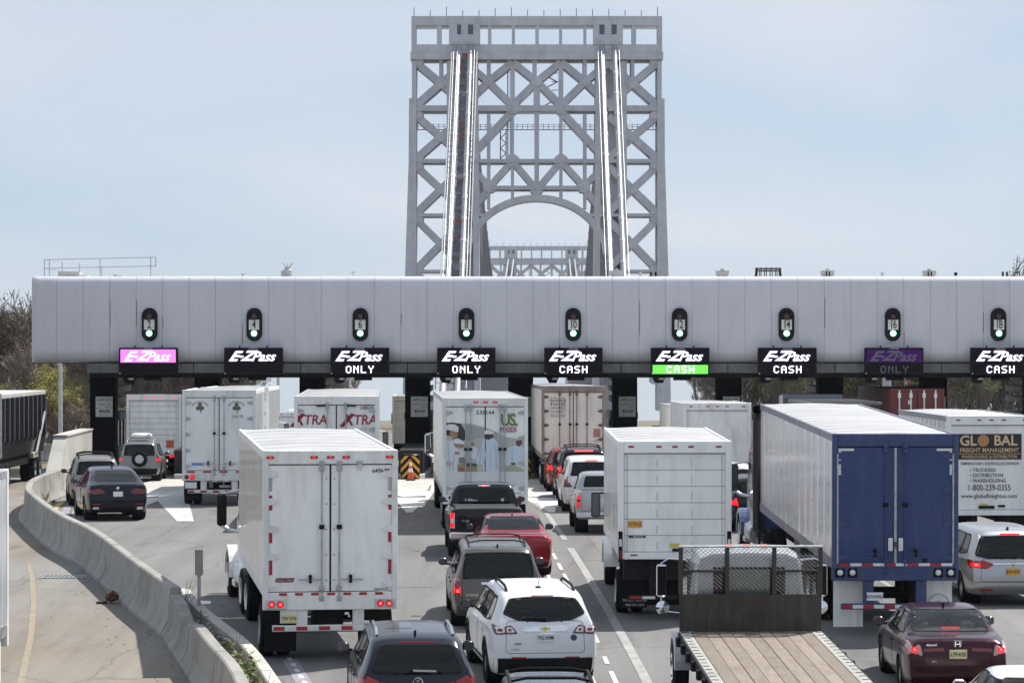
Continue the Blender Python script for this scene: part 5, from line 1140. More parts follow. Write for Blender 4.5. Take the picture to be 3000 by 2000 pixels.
Hh = roll_truck('white box truck with black and copper GLOBAL panel beside the silver minivan', 12.15+1.34, 86.5, -3.4, 7.4, 2.5, 1.05, 3.74, rows_=1, rail=mat('rail_grey_blue', (.30, .30, .33), .5))
bk, cp, wt = m_ink, mat('copper_lettering', (.62, .33, .14), .5), mat('pale_copper_lettering', (.70, .50, .30), .5)
hx = -.05
MB().box(hx-.92, hx+.92, .018, .034, 2.50, 3.22).build('logo_panel', mat('panel_black', (.012, .012, .014), .4), Hh)
text('lettering', 'GL', .40, wt, Hh, (hx-.60, .012, 3.02), bold=.02, sx=.98); text('lettering', 'BAL', .40, wt, Hh, (hx+.46, .012, 3.02), bold=.02, sx=.98)
MB().prism(circ(hx-.17, 3.03, .165, n=26), 'y', .010, .018).build('globe_emblem', cp, Hh)
for k in range(-2, 3): MB().box(hx-.17-.16*math.cos(k*.45), hx-.17+.16*math.cos(k*.45), .007, .010, 3.03+k*.06-.004, 3.03+k*.06+.004).build('globe_line', m_ink, Hh); MB().box(hx-.17+k*.06-.004, hx-.17+k*.06+.004, .0065, .010, 3.03-.155*math.cos(k*.42), 3.03+.155*math.cos(k*.42)).build('globe_line', m_ink, Hh)
text('lettering', 'FREIGHT MANAGEMENT', .165, wt, Hh, (hx, .012, 2.76), bold=.006, sx=.93); MB().box(hx-.9, hx+.9, .012, .018, 2.655, 2.672).build('rule_line', cp, Hh); text('lettering', 'WAREHOUSING & DISTRIBUTION', .125, wt, Hh, (hx, .012, 2.575), bold=.004, sx=.84)
for tx_, sz, zz, sh, sx_ in (('TEMPERATURE CONTROLLED DIVISION', .115, 2.38, .35, .82), ('• TRUCKING', .145, 2.20, 0, .9), ('• DISTRIBUTION', .145, 2.05, 0, .9), ('• WAREHOUSING', .145, 1.90, 0, .9), ('1-800-239-0355', .24, 1.70, 0, .80), ('www.globalfreightus.com', .165, 1.47, 0, .95)):
    text('lettering', tx_, sz, bk, Hh, (hx-(.55 if tx_[0] == '•' else 0), .028, zz), shear=sh, sx=sx_, bold=.004, align='LEFT' if tx_[0] == '•' else 'CENTER')
MB().box(-.35, .1, -.0, .034, 1.12, 1.2).box(.2, .4, .0, .034, 1.16, 1.22).build('door_latch', m_plastic, Hh); MB().box(-.3, -.1, .0, .034, 1.205, 1.26).build('yellow_label', MATS['label_yellow'], Hh)

J_ = roll_truck('grey white box truck with slatted roll door at the leftmost booth', -16.15, 138.5, -.6, 7.0, 2.44, 1.02, 3.66, m_white2, rows_=9, lit=True)
MB().box(.55, .9, .02, .034, 1.25, 1.6).build('orange_placard', mat('placard_orange', (.6, .12, .05), .5), J_)
for xx in (.78, .92): tail_round(J_, xx, -.06, .88, .07, m_red_lit)
tail_round(J_, -.85, -.06, .88, .07, m_red_lit)
O_ = roll_truck('plain white box truck beyond the panelled one, marker lights along its top edge', 7.42, 111, -1.2, 6.6, 2.44, 1.02, 3.62, m_white2, rows_=1)
for s in (-1, 1): MB().box(s*1.15-.04, s*1.15+.04, -.06, -.05, 1.2, 1.5).build('tail_light', m_red_lens, O_)
roll_truck('white box truck partly hidden behind the plain white one', 7.95, 131, -1, 6.6, 2.44, 1.02, 3.3, m_white2, rows_=1)
roll_truck('cream box truck just beyond the booths ahead of the red lettered trailer', -5.0, 160, -1, 7.0, 2.44, .95, 3.32, m_cream, rows_=6)
roll_truck('white box truck far beyond the booths past the twin trailers', -12.4, 178, 0, 6.5, 2.44, 1.0, 2.3, m_white, rows_=1)
roll_truck('white box truck far off in front of the right hand woods', 25.6, 196, 0, 9, 2.6, .8, 1.9, m_white, rows_=1)

# ------------------------------------------------------------------ blue trailer
m_blue = mat('blue_door_paint', (.018, .042, .15), .42, coat=.15, var=.08, vscale=1.5, dirt=((.10,.12,.19), .35, 1.6, (3, 3, .5)))
m_blue2 = mat('blue_frame_paint', (.030, .052, .15), .45, var=.12, vscale=3, dirt=((.12,.12,.14), .5, 3, (2, 2, 1)))
G_ = on_road('box_trailer', 'long white trailer with blue rear doors behind the flatbed truck', 'trailer', 7.95, 63.8, -.7, 'semi trailers queuing for the tolls')
W_, H_, z0 = 2.59, 4.21, 1.46
van_box(G_, 16.15, W_, z0, H_, mat('satin_aluminium_white_side', (.66, .68, .71), .24, .45, coat=.2, var=.05, vscale=.8, dirt=((.42,.41,.40), .25, 1.4, (1.2, 1.2, .3))), m_roofw, m_white, corr=1, rail=mat('blue_grey_rail', (.20, .20, .25), .5, .3, var=.3, vscale=2, dirt=((.22,.12,.08), .5, 2, (1, .4, 1))))
rear_frame(G_, W_, z0, H_, m_blue2, (), False, .30)
swing_doors(G_, W_, z0, H_, m_blue, rods=(.20,), hinges=4, metal=m_blue2)
MB().box(-.02, .028, -.03, -.02, z0+.04, H_-.3).build('centre_strip', m_rail, G_)
under(G_, 16.15, W_, z0, (3.4, 4.65), m_white2, frame=m_blue2, flapy=.35, barz=.56)
for s in (-1, 1):
    MB().box(*sorted((s*1.02, s*1.17)), -.0135, -.0125, H_-.36, H_-.33).box(*sorted((s*.86, s*1.18)), -.018, -.0125, H_-.36, H_-.31).box(*sorted((s*1.13, s*1.18)), -.018, -.0125, H_-.56, H_-.36).box(*sorted((s*1.13, s*1.18)), -.018, -.0125, H_-.86, H_-.64).build('white_tape', m_tape_w, G_)
    MB().box(*sorted((s*1.185, s*1.215)), -.056, -.0125, z0+.05, H_-.42).build('edge_strip', m_rail, G_)
    for k, xx in enumerate((.89, 1.15)): MB().box(s*xx-.1, s*xx+.1, -.075, -.058, z0-.23, z0-.04, .02).build('light_housing', m_black, G_); tail_round(G_, s*xx, -.078, z0-.13, .062, m_clear)
dashes(G_, -1.17, 1.19, -.066, z0-.0+.035, .06, .235); plate(G_, -.42, -.02, .83, '4DW4963', m_plate_w, mat('plate_navy_ink', (.04, .05, .13), .5), w_=.34, h=.17)
for s in (-1, 1): MB().box(*sorted((s*.06-.0, s*.155)), -.10, -.075, 1.78, 2.05, .02).build('lock_plate', m_tape_w, G_)
MB().box(-.04, .06, -.108, -.08, 1.86, 1.97, .01).build('lock_body', m_blue2, G_); MB().prism(circ(.62, 1.58, .05, n=14), 'y', -.03, -.012).build('grommet', m_black, G_)
MB().prism(circ(.96, .62, .24, n=26), 'y', .34, .345).build('flap_emblem_ring', m_rail, G_); MB().prism(circ(.96, .62, .20, n=26), 'y', .336, .339).build('flap_emblem_field', m_white2, G_); MB().prism(circ(.96, .62, .09, n=20), 'y', .331, .335).build('flap_emblem_core', m_rail, G_)
p = forward(G_, 16.15-2.3); m_bluet = mat('blue_tractor_paint', (.05, .08, .19), .25, coat=.6, var=.08)
tractor('truck_tractor', 'blue sleeper tractor with tall black exhaust stacks ahead of the blue doored trailer', p.x-.12, p.y, -1.0, m_bluet, sleeper=True, stack=True, fairing=True)

# ------------------------------------------------------------------ red container on chassis
P_ = on_road('container', 'dark red shipping container with white lock rods beyond the booths', 'container', (2679-1500)/64.7+.15, 139.2, -.4)
m_cont = mat('container_red', (.15, .028, .025), .55, var=.15, vscale=2, dirt=((.07,.03,.025), .5, 1.5, (2,2,.4)))
pl = corr_panel(1.2, 1.35, 3.82, m_cont, 4, .035)
for k in range(10): link('side_panel', pl, P_, (-1.2, .1+k*1.21, 0)); link('side_panel', pl, P_, (1.2, .1+(k+1)*1.21, 0), (0, 0, math.pi))
MB().box(-1.15, 1.15, .15, 12.1, 1.4, 3.78).build('inner_wall', m_cont, P_); MB().box(-1.2, 1.2, .05, 12.2, 3.80, 3.9, .02).build('roof', m_cont, P_)
for s in (-1, 1):
    MB().box(*sorted((s*1.1, s*1.22)), -.03, .1, 1.2, 3.92, .01).build('corner_post', m_cont, P_); d_ = MB().box(*sorted((s*.012, s*1.1)), 0, .06, 1.35, 3.78, .01).build('door', m_cont, P_)
    for q in (.3, .82): MB().tube([(s*q, -.05, 1.3), (s*q, -.05, 3.85)], .035, 8).build('lock_rod', m_white2, d_); MB().box(s*q-.07, s*q+.07, -.07, -.01, 3.5, 3.72).build('rod_guide', m_white2, d_)
    for k in range(4): MB().prism([(s*.8-.22+k*.12, 3.80), (s*.8-.16+k*.12, 3.80), (s*.8-.10+k*.12, 3.9), (s*.8-.16+k*.12, 3.9)], 'y', -.012, -.001).build('hazard_stripe', m_ybump, P_)
MB().box(-1.1, 1.1, -.02, .1, 3.78, 3.915, .01).build('header', m_cont, P_); MB().box(-1.1, 1.1, -.02, .1, 1.2, 1.36, .01).build('sill', m_cont, P_)
text('container_code', 'TRIU 500057 5', .15, m_tape_w, P_, (.52, -.006, 2.86), sx=.9); text('container_code', '45G1', .13, m_tape_w, P_, (.62, -.006, 2.64)); MB().box(-.42, -.25, -.005, 0, 3.2, 3.4).build('label_plate', m_tape_w, P_)
ch_ = on_road('container_chassis', 'dark trailer chassis carrying the red shipping container', 'trailer', P_.location.x, 139.3, -.4); under(ch_, 12.2, 2.44, 1.2, (1.4, 2.6)); MB().box(-1.1, 1.1, 0, .12, 1.02, 1.18).build('bolster', m_steel_dark, ch_)

# ------------------------------------------------------------------ dark dumpster truck
Q_ = on_road('roll_off_truck', 'dark green open topped waste container truck beyond the blue doored trailer', 'truck', 11.55, 106.5, -1.0)
m_dump = mat('dark_green_steel', (.022, .032, .03), .6, var=.4, vscale=2)
MB().box(-1.22, 1.22, 0, 6.6, 1.1, 3.66, .02).build('bin', m_dump, Q_); MB().box(-1.28, 1.28, -.05, 6.65, 3.60, 3.72, .02).build('rim_rail', mat('worn_rim', (.12, .115, .10), .7, var=.4), Q_)
MB().box(-1.15, 1.15, .05, 6.55, 3.721, 3.74).build('load_sheet', m_black, Q_)
for k in range(6):
    for s in (-1, 1): MB().box(s*1.22-.06, s*1.22+.06, .3+k*1.15, .42+k*1.15, 1.1, 3.6).build('rib', m_dump, Q_)
MB().box(-.9, .9, -.03, 0, 1.3, 3.45).build('tailgate', mat('dark_blue_panel', (.02, .035, .06), .5), Q_); text('bin_text', 'SERVICE CO', .22, mat('faded_yellow_letter', (.25, .22, .08), .6), Q_, (0, -.036, 3.32))
for y in (1.3, 2.6, 7.9):
    for s in (-1, 1): truck_wheel(Q_, s*1.05, y, y < 5)
MB().prism([(6.8, .8), (8.6, .8), (8.6, 1.7), (8.1, 2.7), (6.8, 2.8)], 'x', -1.1, 1.1).build('cab', m_dump, Q_); MB().box(-.45, .45, 0, 9, .7, 1.05).build('chassis', m_steel_dark, Q_)
tractor('truck_tractor', 'dark slate sleeper tractor with high rounded roof near the seventh booth', 11.9, 118.5, 0, mat('slate_paint', (.045, .05, .075), .35, coat=.4), sleeper=True, fairing=True)

# ------------------------------------------------------------------ flatbed
I_ = on_road('flatbed_truck', 'flatbed truck with worn wooden deck and brown mesh headboard', 'truck', 4.10+.19, 45.0, -1.5)
DZ = 1.42; FL = 7.7; m_brown = mat('brown_steel', (.042, .032, .026), .7, var=.35, vscale=3, bump=.2, dirt=((.16,.15,.13), .35, 2.2, (5, 5, .5)))
m_wood = [mat(f'deck_wood_{k}', c, .85, var=.16, vscale=2.5, bump=.2, bscale=14, dirt=((.13,.09,.055), .75, 2.2, (2.2, .8, 1)), stretch=(6, .5, 1)) for k, c in enumerate(((.235,.192,.155), (.205,.168,.135), (.25,.205,.168), (.19,.156,.126)))]
nb = 9; bw = 2.06/nb
for k in range(nb):
    yb = [-1.4, 2.1+(k*37 % 11)*.25, FL+.0] if k % 3 == 1 else [-1.4, FL]
    for a, b in zip(yb[:-1], yb[1:]): MB().box(-1.03+k*bw+.004, -1.03+(k+1)*bw-.004, a+.004, b-.004, DZ-.05, DZ+random.Random(k).uniform(-.003, .004), .004).build('deck_plank', m_wood[(k*5+int(a)) % 4], I_)
for s in (-1, 1):
    r_ = MB().box(*sorted((s*1.034, s*1.22)), -1.4, FL, DZ-.12, DZ+.004, .008).build('deck_edge', mat('worn_deck_edge', (.33, .32, .30), .7, .2, var=.25, vscale=4), I_)
    for k in range(24): MB().box(*sorted((s*1.10, s*1.2)), -1.2+k*.38, -1.185+k*.38, DZ+.004, DZ+.012).build('stake_slot', m_black, I_)
    MB().box(*sorted((s*1.22, s*1.25)), -1.4, FL, DZ-.16, DZ-.01).build('side_rail', m_steel_dark, I_)
    for k in range(9): MB().box(*sorted((s*1.22, s*1.32)), -.8+k*1.0, -.68+k*1.0, DZ-.2, DZ-.03, .02).build('ratchet_winch', m_steel_dark, I_)
    MB().box(s*.42-.05, s*.42+.05, -1, FL+3.4, .65, 1.0).build('frame_rail', m_steel_dark, I_)
for k in range(10): MB().box(-1.2, 1.2, -1.2+k*.95, -1.1+k*.95, DZ-.16, DZ-.055).build('cross_member', m_steel_dark, I_)
# headboard: posts, plate below, expanded mesh above
HB = thing('headboard_tmp', '', ''); bpy.data.objects.remove(HB)
hb = MB().box(-1.22, 1.22, FL+.02, FL+.06, DZ, DZ+.64, .005).build('headboard_plate', m_brown, I_)
for xx in (-1.20, -.405, .405, 1.20): MB().box(xx-.035, xx+.035, FL-.005, FL+.075, DZ+.642, DZ+1.44, .005).build('headboard_post', m_brown, I_)
MB().box(-1.24, 1.24, FL-.015, FL+.085, DZ+1.44, DZ+1.475, .008).build('headboard_top_rail', m_rail, I_)
for a, b in ((-1.165, -.44), (.44, 1.165)): MB().box(a, b, FL+.0, FL+.05, DZ+1.02, DZ+1.06).build('headboard_mid_rail', m_brown, I_)
msh = MB(); cw_, ch2 = .078, .034
nx = int(2.33/cw_); nzr = int(.80/ch2)
for r_ in range(nzr):
    for c in range(nx):
        x0 = -1.165+c*cw_+(cw_/2 if r_ % 2 else 0); z = DZ+.645+r_*ch2
        for (xa, za, xb, zb_) in ((x0, z, x0+cw_/2, z+ch2), (x0+cw_, z, x0+cw_/2, z+ch2)):
            if xb > 1.165 or xa > 1.165: continue
            msh.add([(xa, FL+.02, za-.0042), (xa, FL+.036, za+.0042), (xb, FL+.036, zb_+.0042), (xb, FL+.02, zb_-.0042)], [(0,1,2,3)])
tag(msh.build('headboard_mesh', mat('mesh_steel', (.05, .045, .04), .6, var=.3), I_), kind='stuff')
# flatbed cab in silver with rear window
m_silver = mat('silver_truck_paint', (.48, .49, .50), .28, .3, coat=.6, var=.03)
cab = MB(); y0 = FL+.28
secs = []
for y, zt_, hw_ in ((y0, 2.62, .90), (y0+.06, 2.72, .96), (y0+.35, 2.78, 1.0), (y0+1.0, 2.78, 1.0), (y0+1.4, 2.70, .98), (y0+2.0, 1.9, 1.0), (y0+2.1, 1.85, 1.0)):
    secs.append([(x*hw_*k, y, z) for x, k, z in ((-1, 1, .85), (-1, 1.02, 1.75), (-1, .93, zt_-.25), (-1, .86, zt_-.08), (-1, .68, zt_), (0, 0, zt_+.02), (1, .68, zt_), (1, .86, zt_-.08), (1, .93, zt_-.25), (1, 1.02, 1.75), (1, 1, .85))])
cab.grid(secs); cab.f.append(tuple(range(11))); cabo = cab.build('cab', m_silver, I_, 35)
MB().box(-.62, .62, y0-.025, y0-.005, 1.85, 2.50, .02).build('window_seal', m_plastic, cabo); MB().box(-.36, .36, y0-.032, y0-.026, 1.88, 2.46, .01).build('rear_window', mat('pale_cab_glass', (.20, .25, .24), .05, coat=.5), cabo)
for s in (-1, 1): MB().box(*sorted((s*.38, s*.60)), y0-.032, y0-.026, 1.88, 2.46, .01).build('rear_window', mat('dark_cab_glass', (.02, .022, .024), .06), cabo); MB().prism([(y0+.5, 1.8), (y0+1.75, 1.8), (y0+1.3, 2.5), (y0+.5, 2.55)], 'x', s*.985, s*1.03).build('side_window', MATS['dark_cab_glass'], cabo)
MB().prism([(y0+2.0, .7), (y0+3.4, .7), (y0+3.4, 1.3), (y0+3.2, 1.5), (y0+2.0, 1.85)], 'x', -.9, .9).build('bonnet', m_silver, I_)
for k in range(3): MB().box(-.3+k*.3-.07, -.3+k*.3+.07, y0+.4, y0+.5, 2.80, 2.85, .015).build('roof_light', mat('orange_marker', (.7, .15, .05), .3), I_)
for s in (-1, 1):
    fp = [(y0+2.35+.62*math.cos(R(a)), .48+.62*math.sin(R(a))) for a in range(0, 181, 15)]+[(y0+2.35+.50*math.cos(R(a)), .48+.50*math.sin(R(a))) for a in range(180, -1, -15)]
    MB().prism(fp, 'x', s*.8, s*1.14).build('fender', m_silver, I_); truck_wheel(I_, s*1.0, y0+2.35, False, .46, m_chrome); truck_wheel(I_, s*.98, 1.6, True, .46)
    mr = MB().box(s*1.42-.09, s*1.42+.09, y0+1.2, y0+1.28, 1.85, 2.42, .03).build('mirror', m_chrome, I_); MB().box(s*1.42-.075, s*1.42+.075, y0+1.19, y0+1.2, 1.88, 2.39).build('mirror_glass', m_black, mr)
    MB().lathe([(0, -.05), (.07, -.04), (.12, 0), (.11, .06), (0, .09)], (s*1.40, y0+1.22, 1.66), 'y', 18).build('convex_mirror', m_chrome, mr, 40)
    MB().tube([(s*1.0, y0+1.2, 2.5), (s*1.3, y0+1.22, 2.52), (s*1.42, y0+1.24, 2.44), (s*1.42, y0+1.24, 1.6), (s*1.0, y0+1.2, 1.55)], .018, 6).build('mirror_arm', m_chrome, mr)

# ------------------------------------------------------------------ oncoming traffic on the side road
K_ = thing('dump_trailer', 'black ribbed open dump trailer on the side road at the picture edge', 'trailer', (-21.62, 134, gz(130)))
MB().box(-1.2, 1.2, -11.6, 0, 1.2, 3.72, .05).build('body', m_black, K_); MB().box(-1.27, 1.27, -11.7, .05, 3.66, 3.84, .02).build('rim_rail', mat('pale_rim_rail', (.42, .41, .39), .6, var=.2), K_)
for k in range(10): MB().prism([(1.2, 1.75), (1.34, 1.95), (1.34, 3.66), (1.2, 3.66)], 'y', -11.2+k*1.2, -10.98+k*1.2).build('rib', mat('rib_dark_grey', (.05, .05, .053), .45, var=.3), K_)
MB().box(-1.3, 1.3, -11.75, -11.62, 1.3, 3.9, .02).build('front_corner', m_rail, K_)
MB().bar((1.33, -.5, 2.9), (1.33, -2.9, 1.2), .08, .1).build('tarp_arm', m_rail, K_); MB().box(1.1, 1.3, -3.6, -2.2, 1.0, 1.25, .03).build('fender', mat('dirty_cream', (.4, .37, .3), .7, var=.2), K_)
for y in (-1.3, -2.6, -9.6, -10.9):
    for s in (-1, 1): truck_wheel(K_, s*1.1, y, True, rim=m_chrome)
MB().box(-1.1, 1.1, -11, -.2, .8, 1.15).build('chassis', m_steel_dark, K_); dashes(K_, -1.0, 1.0, -11.76, 1.25, .06, .3)
Kt = thing('truck_tractor', 'red tractor pulling the black dump trailer, only its edge in the picture', 'truck', (-21.62, 122.2, gz(120)), math.pi, group='truck tractors')
mrd = mat('red_tractor_paint', (.32, .012, .015), .25, coat=.6)
MB().box(-1.28, 1.28, .3, 2.2, 1.0, 2.95, .12).build('cab', mrd, Kt, 35); MB().prism([(2.2, .8), (4.2, .8), (4.1, 1.6), (2.2, 1.9)], 'x', -.7, .7).build('bonnet', mrd, Kt); MB().box(-1.2, 1.2, 4.2, 4.35, .45, .8, .04).build('front_bumper', m_chrome, Kt)
MB().box(-1.0, 1.0, 2.0, 2.25, 1.9, 2.75, .02).build('windscreen', MATS['cab_glass'], Kt)
for y in (3.3, -.6):
    for s in (-1, 1): truck_wheel(Kt, s*1.1, y)
for s in (-1, 1): MB().tube([(s*1.15, .1, .9), (s*1.15, .1, 3.6)], .1, 12).build('exhaust_stack', m_chrome, Kt, 40); MB().box(s*1.42-.1, s*1.42+.1, 1.9, 2.05, 1.9, 2.6, .04).build('mirror', m_chrome, Kt)
Lt = thing('box_trailer', 'white trailer side cut off at the left picture edge on the side road', 'trailer', (-10.42, 55.6, gz(52)), R(180), group='oncoming trailers'); Lt.rotation_euler = (0, 0, R(180-1.0))
van_box(Lt, 14, 2.59, 1.15, 4.11, m_sidew, m_roofw, m_white, corr=3); rear_frame(Lt, 2.59, 1.15, 4.11, m_white2, (), False); MB().box(1.24, 1.28, .6, 11, .3, 1.09).build('side_skirt', m_white2, Lt); MB().box(-1.28, -1.24, .6, 11, .3, 1.09).build('side_skirt', m_white2, Lt); swing_doors(Lt, 2.59, 1.15, 4.11, m_white); under(Lt, 14, 2.59, 1.15, (1.6, 2.85))
# ================================================================== cars
def catmull(pts, n):
    out = []; m = len(pts)
    for i in range(m-1):
        p0, p1, p2, p3 = pts[max(i-1, 0)], pts[i], pts[i+1], pts[min(i+2, m-1)]
        for k in range(n):
            t = k/n; out.append(tuple(.5*(2*b+(c-a)*t+(2*a-5*b+4*c-d)*t*t+(3*b-a-3*c+d)*t**3) for a, b, c, d in zip(p0, p1, p2, p3)))
    out.append(pts[-1]); return out
def inside(p, poly):
    x, y = p; c = False; j = len(poly)-1
    for i in range(len(poly)):
        xi, yi = poly[i][0], poly[i][1]; xj, yj = poly[j][0], poly[j][1]
        if (yi > y) != (yj > y) and x < (xj-xi)*(y-yi)/(yj-yi+1e-12)+xi: c = not c
        j = i
    return c
def shrink(poly, f):
    cx = sum(p[0] for p in poly)/len(poly); cy = sum(p[1] for p in poly)/len(poly); return [(cx+(p[0]-cx)*f, cy+(p[1]-cy)*f) for p in poly]
def suv_spec(L, W, H, belt=1.08, zl=.27, rake=.42, hood=1.08, tum=.36, roofdrop=.05, cab=.56):
    return dict(L=L, W=W, H=H, belt=belt, tum=tum, zl=zl,
        zt=[(0, H-.09-roofdrop), (.18, H-.03-roofdrop*.7), (.8, H-roofdrop*.2), (cab*L*.72, H), (cab*L, H-.03), (cab*L+.2, H-.10), (.77*L, hood+.05), (.81*L, hood), (.93*L, hood-.10), (L, hood-.34)],
        zb=[(0, belt+.03), (.4*L, belt-.02), (.76*L, hood-.05), (.93*L, hood-.18), (L, hood-.44)],
        yr=[(zl, .16), (.42, .03), (.60, 0), (belt-.12, .035), (belt, .075), (H, rake)], yf=[(zl, -.14), (.5, 0), (.75, -.03), (hood, -.3), (H, -.5)], vx=W/2)
def sedan_spec(L, W, H, trunk=1.08, zl=.22, hood=.96):
    return dict(L=L, W=W, H=H, belt=.96, tum=.44, zl=zl,
        zt=[(0, trunk-.07), (.10, trunk-.015), (.30, trunk), (.80, trunk+.03), (1.05, trunk+.12), (1.65, H-.05), (2.05, H-.008), (.50*L, H), (.57*L, H-.03), (.62*L, H-.10), (.79*L, hood+.06), (.83*L, hood), (.94*L, hood-.10), (L, hood-.30)],
        zb=[(0, trunk-.16), (.6, trunk-.10), (.3*L, .99), (.7*L, .93), (.93*L, hood-.16), (L, hood-.40)],
        yr=[(zl, .14), (.45, .0), (.75, .01), (trunk, .09), (H, .15)], yf=[(zl, -.14), (.5, 0), (.8, -.2), (H, -.4)], vx=W/2)
def coupe_suv_spec(L, W, H):
    s = suv_spec(L, W, H, belt=1.10, rake=.35)
    s['zt'] = [(0, 1.16), (.12, 1.20), (.45, 1.30), (1.0, 1.50), (1.55, H-.06), (2.1, H-.01), (2.5, H), (.58*L, H-.05), (.62*L, H-.12), (.78*L, 1.12), (.82*L, 1.07), (.93*L, .97), (L, .74)]
    s['yr'] = [(.27, .14), (.42, .02), (.62, 0), (1.0, .04), (1.2, .10), (H, .2)]; s['tum'] = .42; return s
def pickup_spec(L, W, H, bed=1.72, bedz=1.30, hood=1.22):
    return dict(L=L, W=W, H=H, belt=1.22, tum=.30, zl=.45, sharp=True,
        zt=[(0, bedz), (.05, bedz+.01), (bed-.06, bedz+.01), (bed, bedz+.02), (bed+.10, H-.14), (bed+.22, H-.03), (bed+.6, H), (.50*L, H), (.57*L, H-.06), (.60*L, H-.12), (.74*L, hood+.05), (.78*L, hood), (.94*L, hood-.07), (L, hood-.22)],
        zb=[(0, bedz-.07), (bed, bedz-.07), (.7*L, hood-.08), (.94*L, hood-.14), (L, hood-.3)],
        yr=[(.45, .02), (.8, 0), (H, .02)], yf=[(.45, -.1), (.7, 0), (H, -.2)], vx=W/2)
def body_grid(sp):
    L, W, H, zl = sp['L'], sp['W'], sp['H'], sp['zl']; zt = pchip(sp['zt']); zb = pchip(sp['zb']); yr = pchip(sp['yr']); yf = pchip(sp['yf'])
    q = .985 if sp.get('sharp') else .915
    hw = pchip([(0, W/2*q), (.10, W/2*(q+.03 if q < .95 else q+.01)), (.45, W/2*.992), (1.0, W/2), (L-1.0, W/2), (L-.4, W/2*.955), (L, W/2*.78)])
    ys = sorted(set([round(L*k/64, 4) for k in range(65)]+[round(k[0], 4) for k in sp['zt']]+[.03, .07, .13])); rows = []
    def section(y):
        h = hw(y); z1 = zt(y); b = min(zb(y), z1-.02); g = max(.02, z1-b); ht = max(.3*h, h-.045-sp['tum']*g); e = min(.085, .42*g); c = min(.022, .1*g)
        pts = [(0, zl), (h-.16, zl), (h-.055, zl+.05), (h-.02, zl+.20), (h, zl+.5*(b-zl)), (h-.012, b-.10), (h-.045, b), (h-.045-(h-.045-ht)*.55, b+(g-e)*.55), (ht, z1-e), (ht-min(.13, .3*ht), z1-c), (ht*.45, z1-.2*c), (0, z1)]
        return catmull(pts, 3)
    def ring(y, f=1.0, bulge=0.0, cz=.8):
        s = section(y); t = y/L; ln = len(s); out_ = []
        full = [(x, z) for x, z in s]+[(-x, z) for x, z in s[-2:0:-1]]
        for x, z in full:
            x2, z2 = x*f, cz+(z-cz)*f
            out_.append((x2, y+yr(z2)*(1-t)**6+yf(z2)*t**6+bulge, z2))
        return out_
    zc0 = (zl+zt(0))/2; zc1 = (zl+zt(L))/2
    for f, bu in ((.02, -.035), (.15, -.035), (.3, -.033), (.45, -.03), (.6, -.026), (.75, -.02), (.88, -.013), (.96, -.006)): rows.append(ring(0, f, bu, zc0))
    for y in ys: rows.append(ring(y))
    for f in (.92, .7, .4, .05): rows.append(ring(L, f, .02, zc1))
    return rows
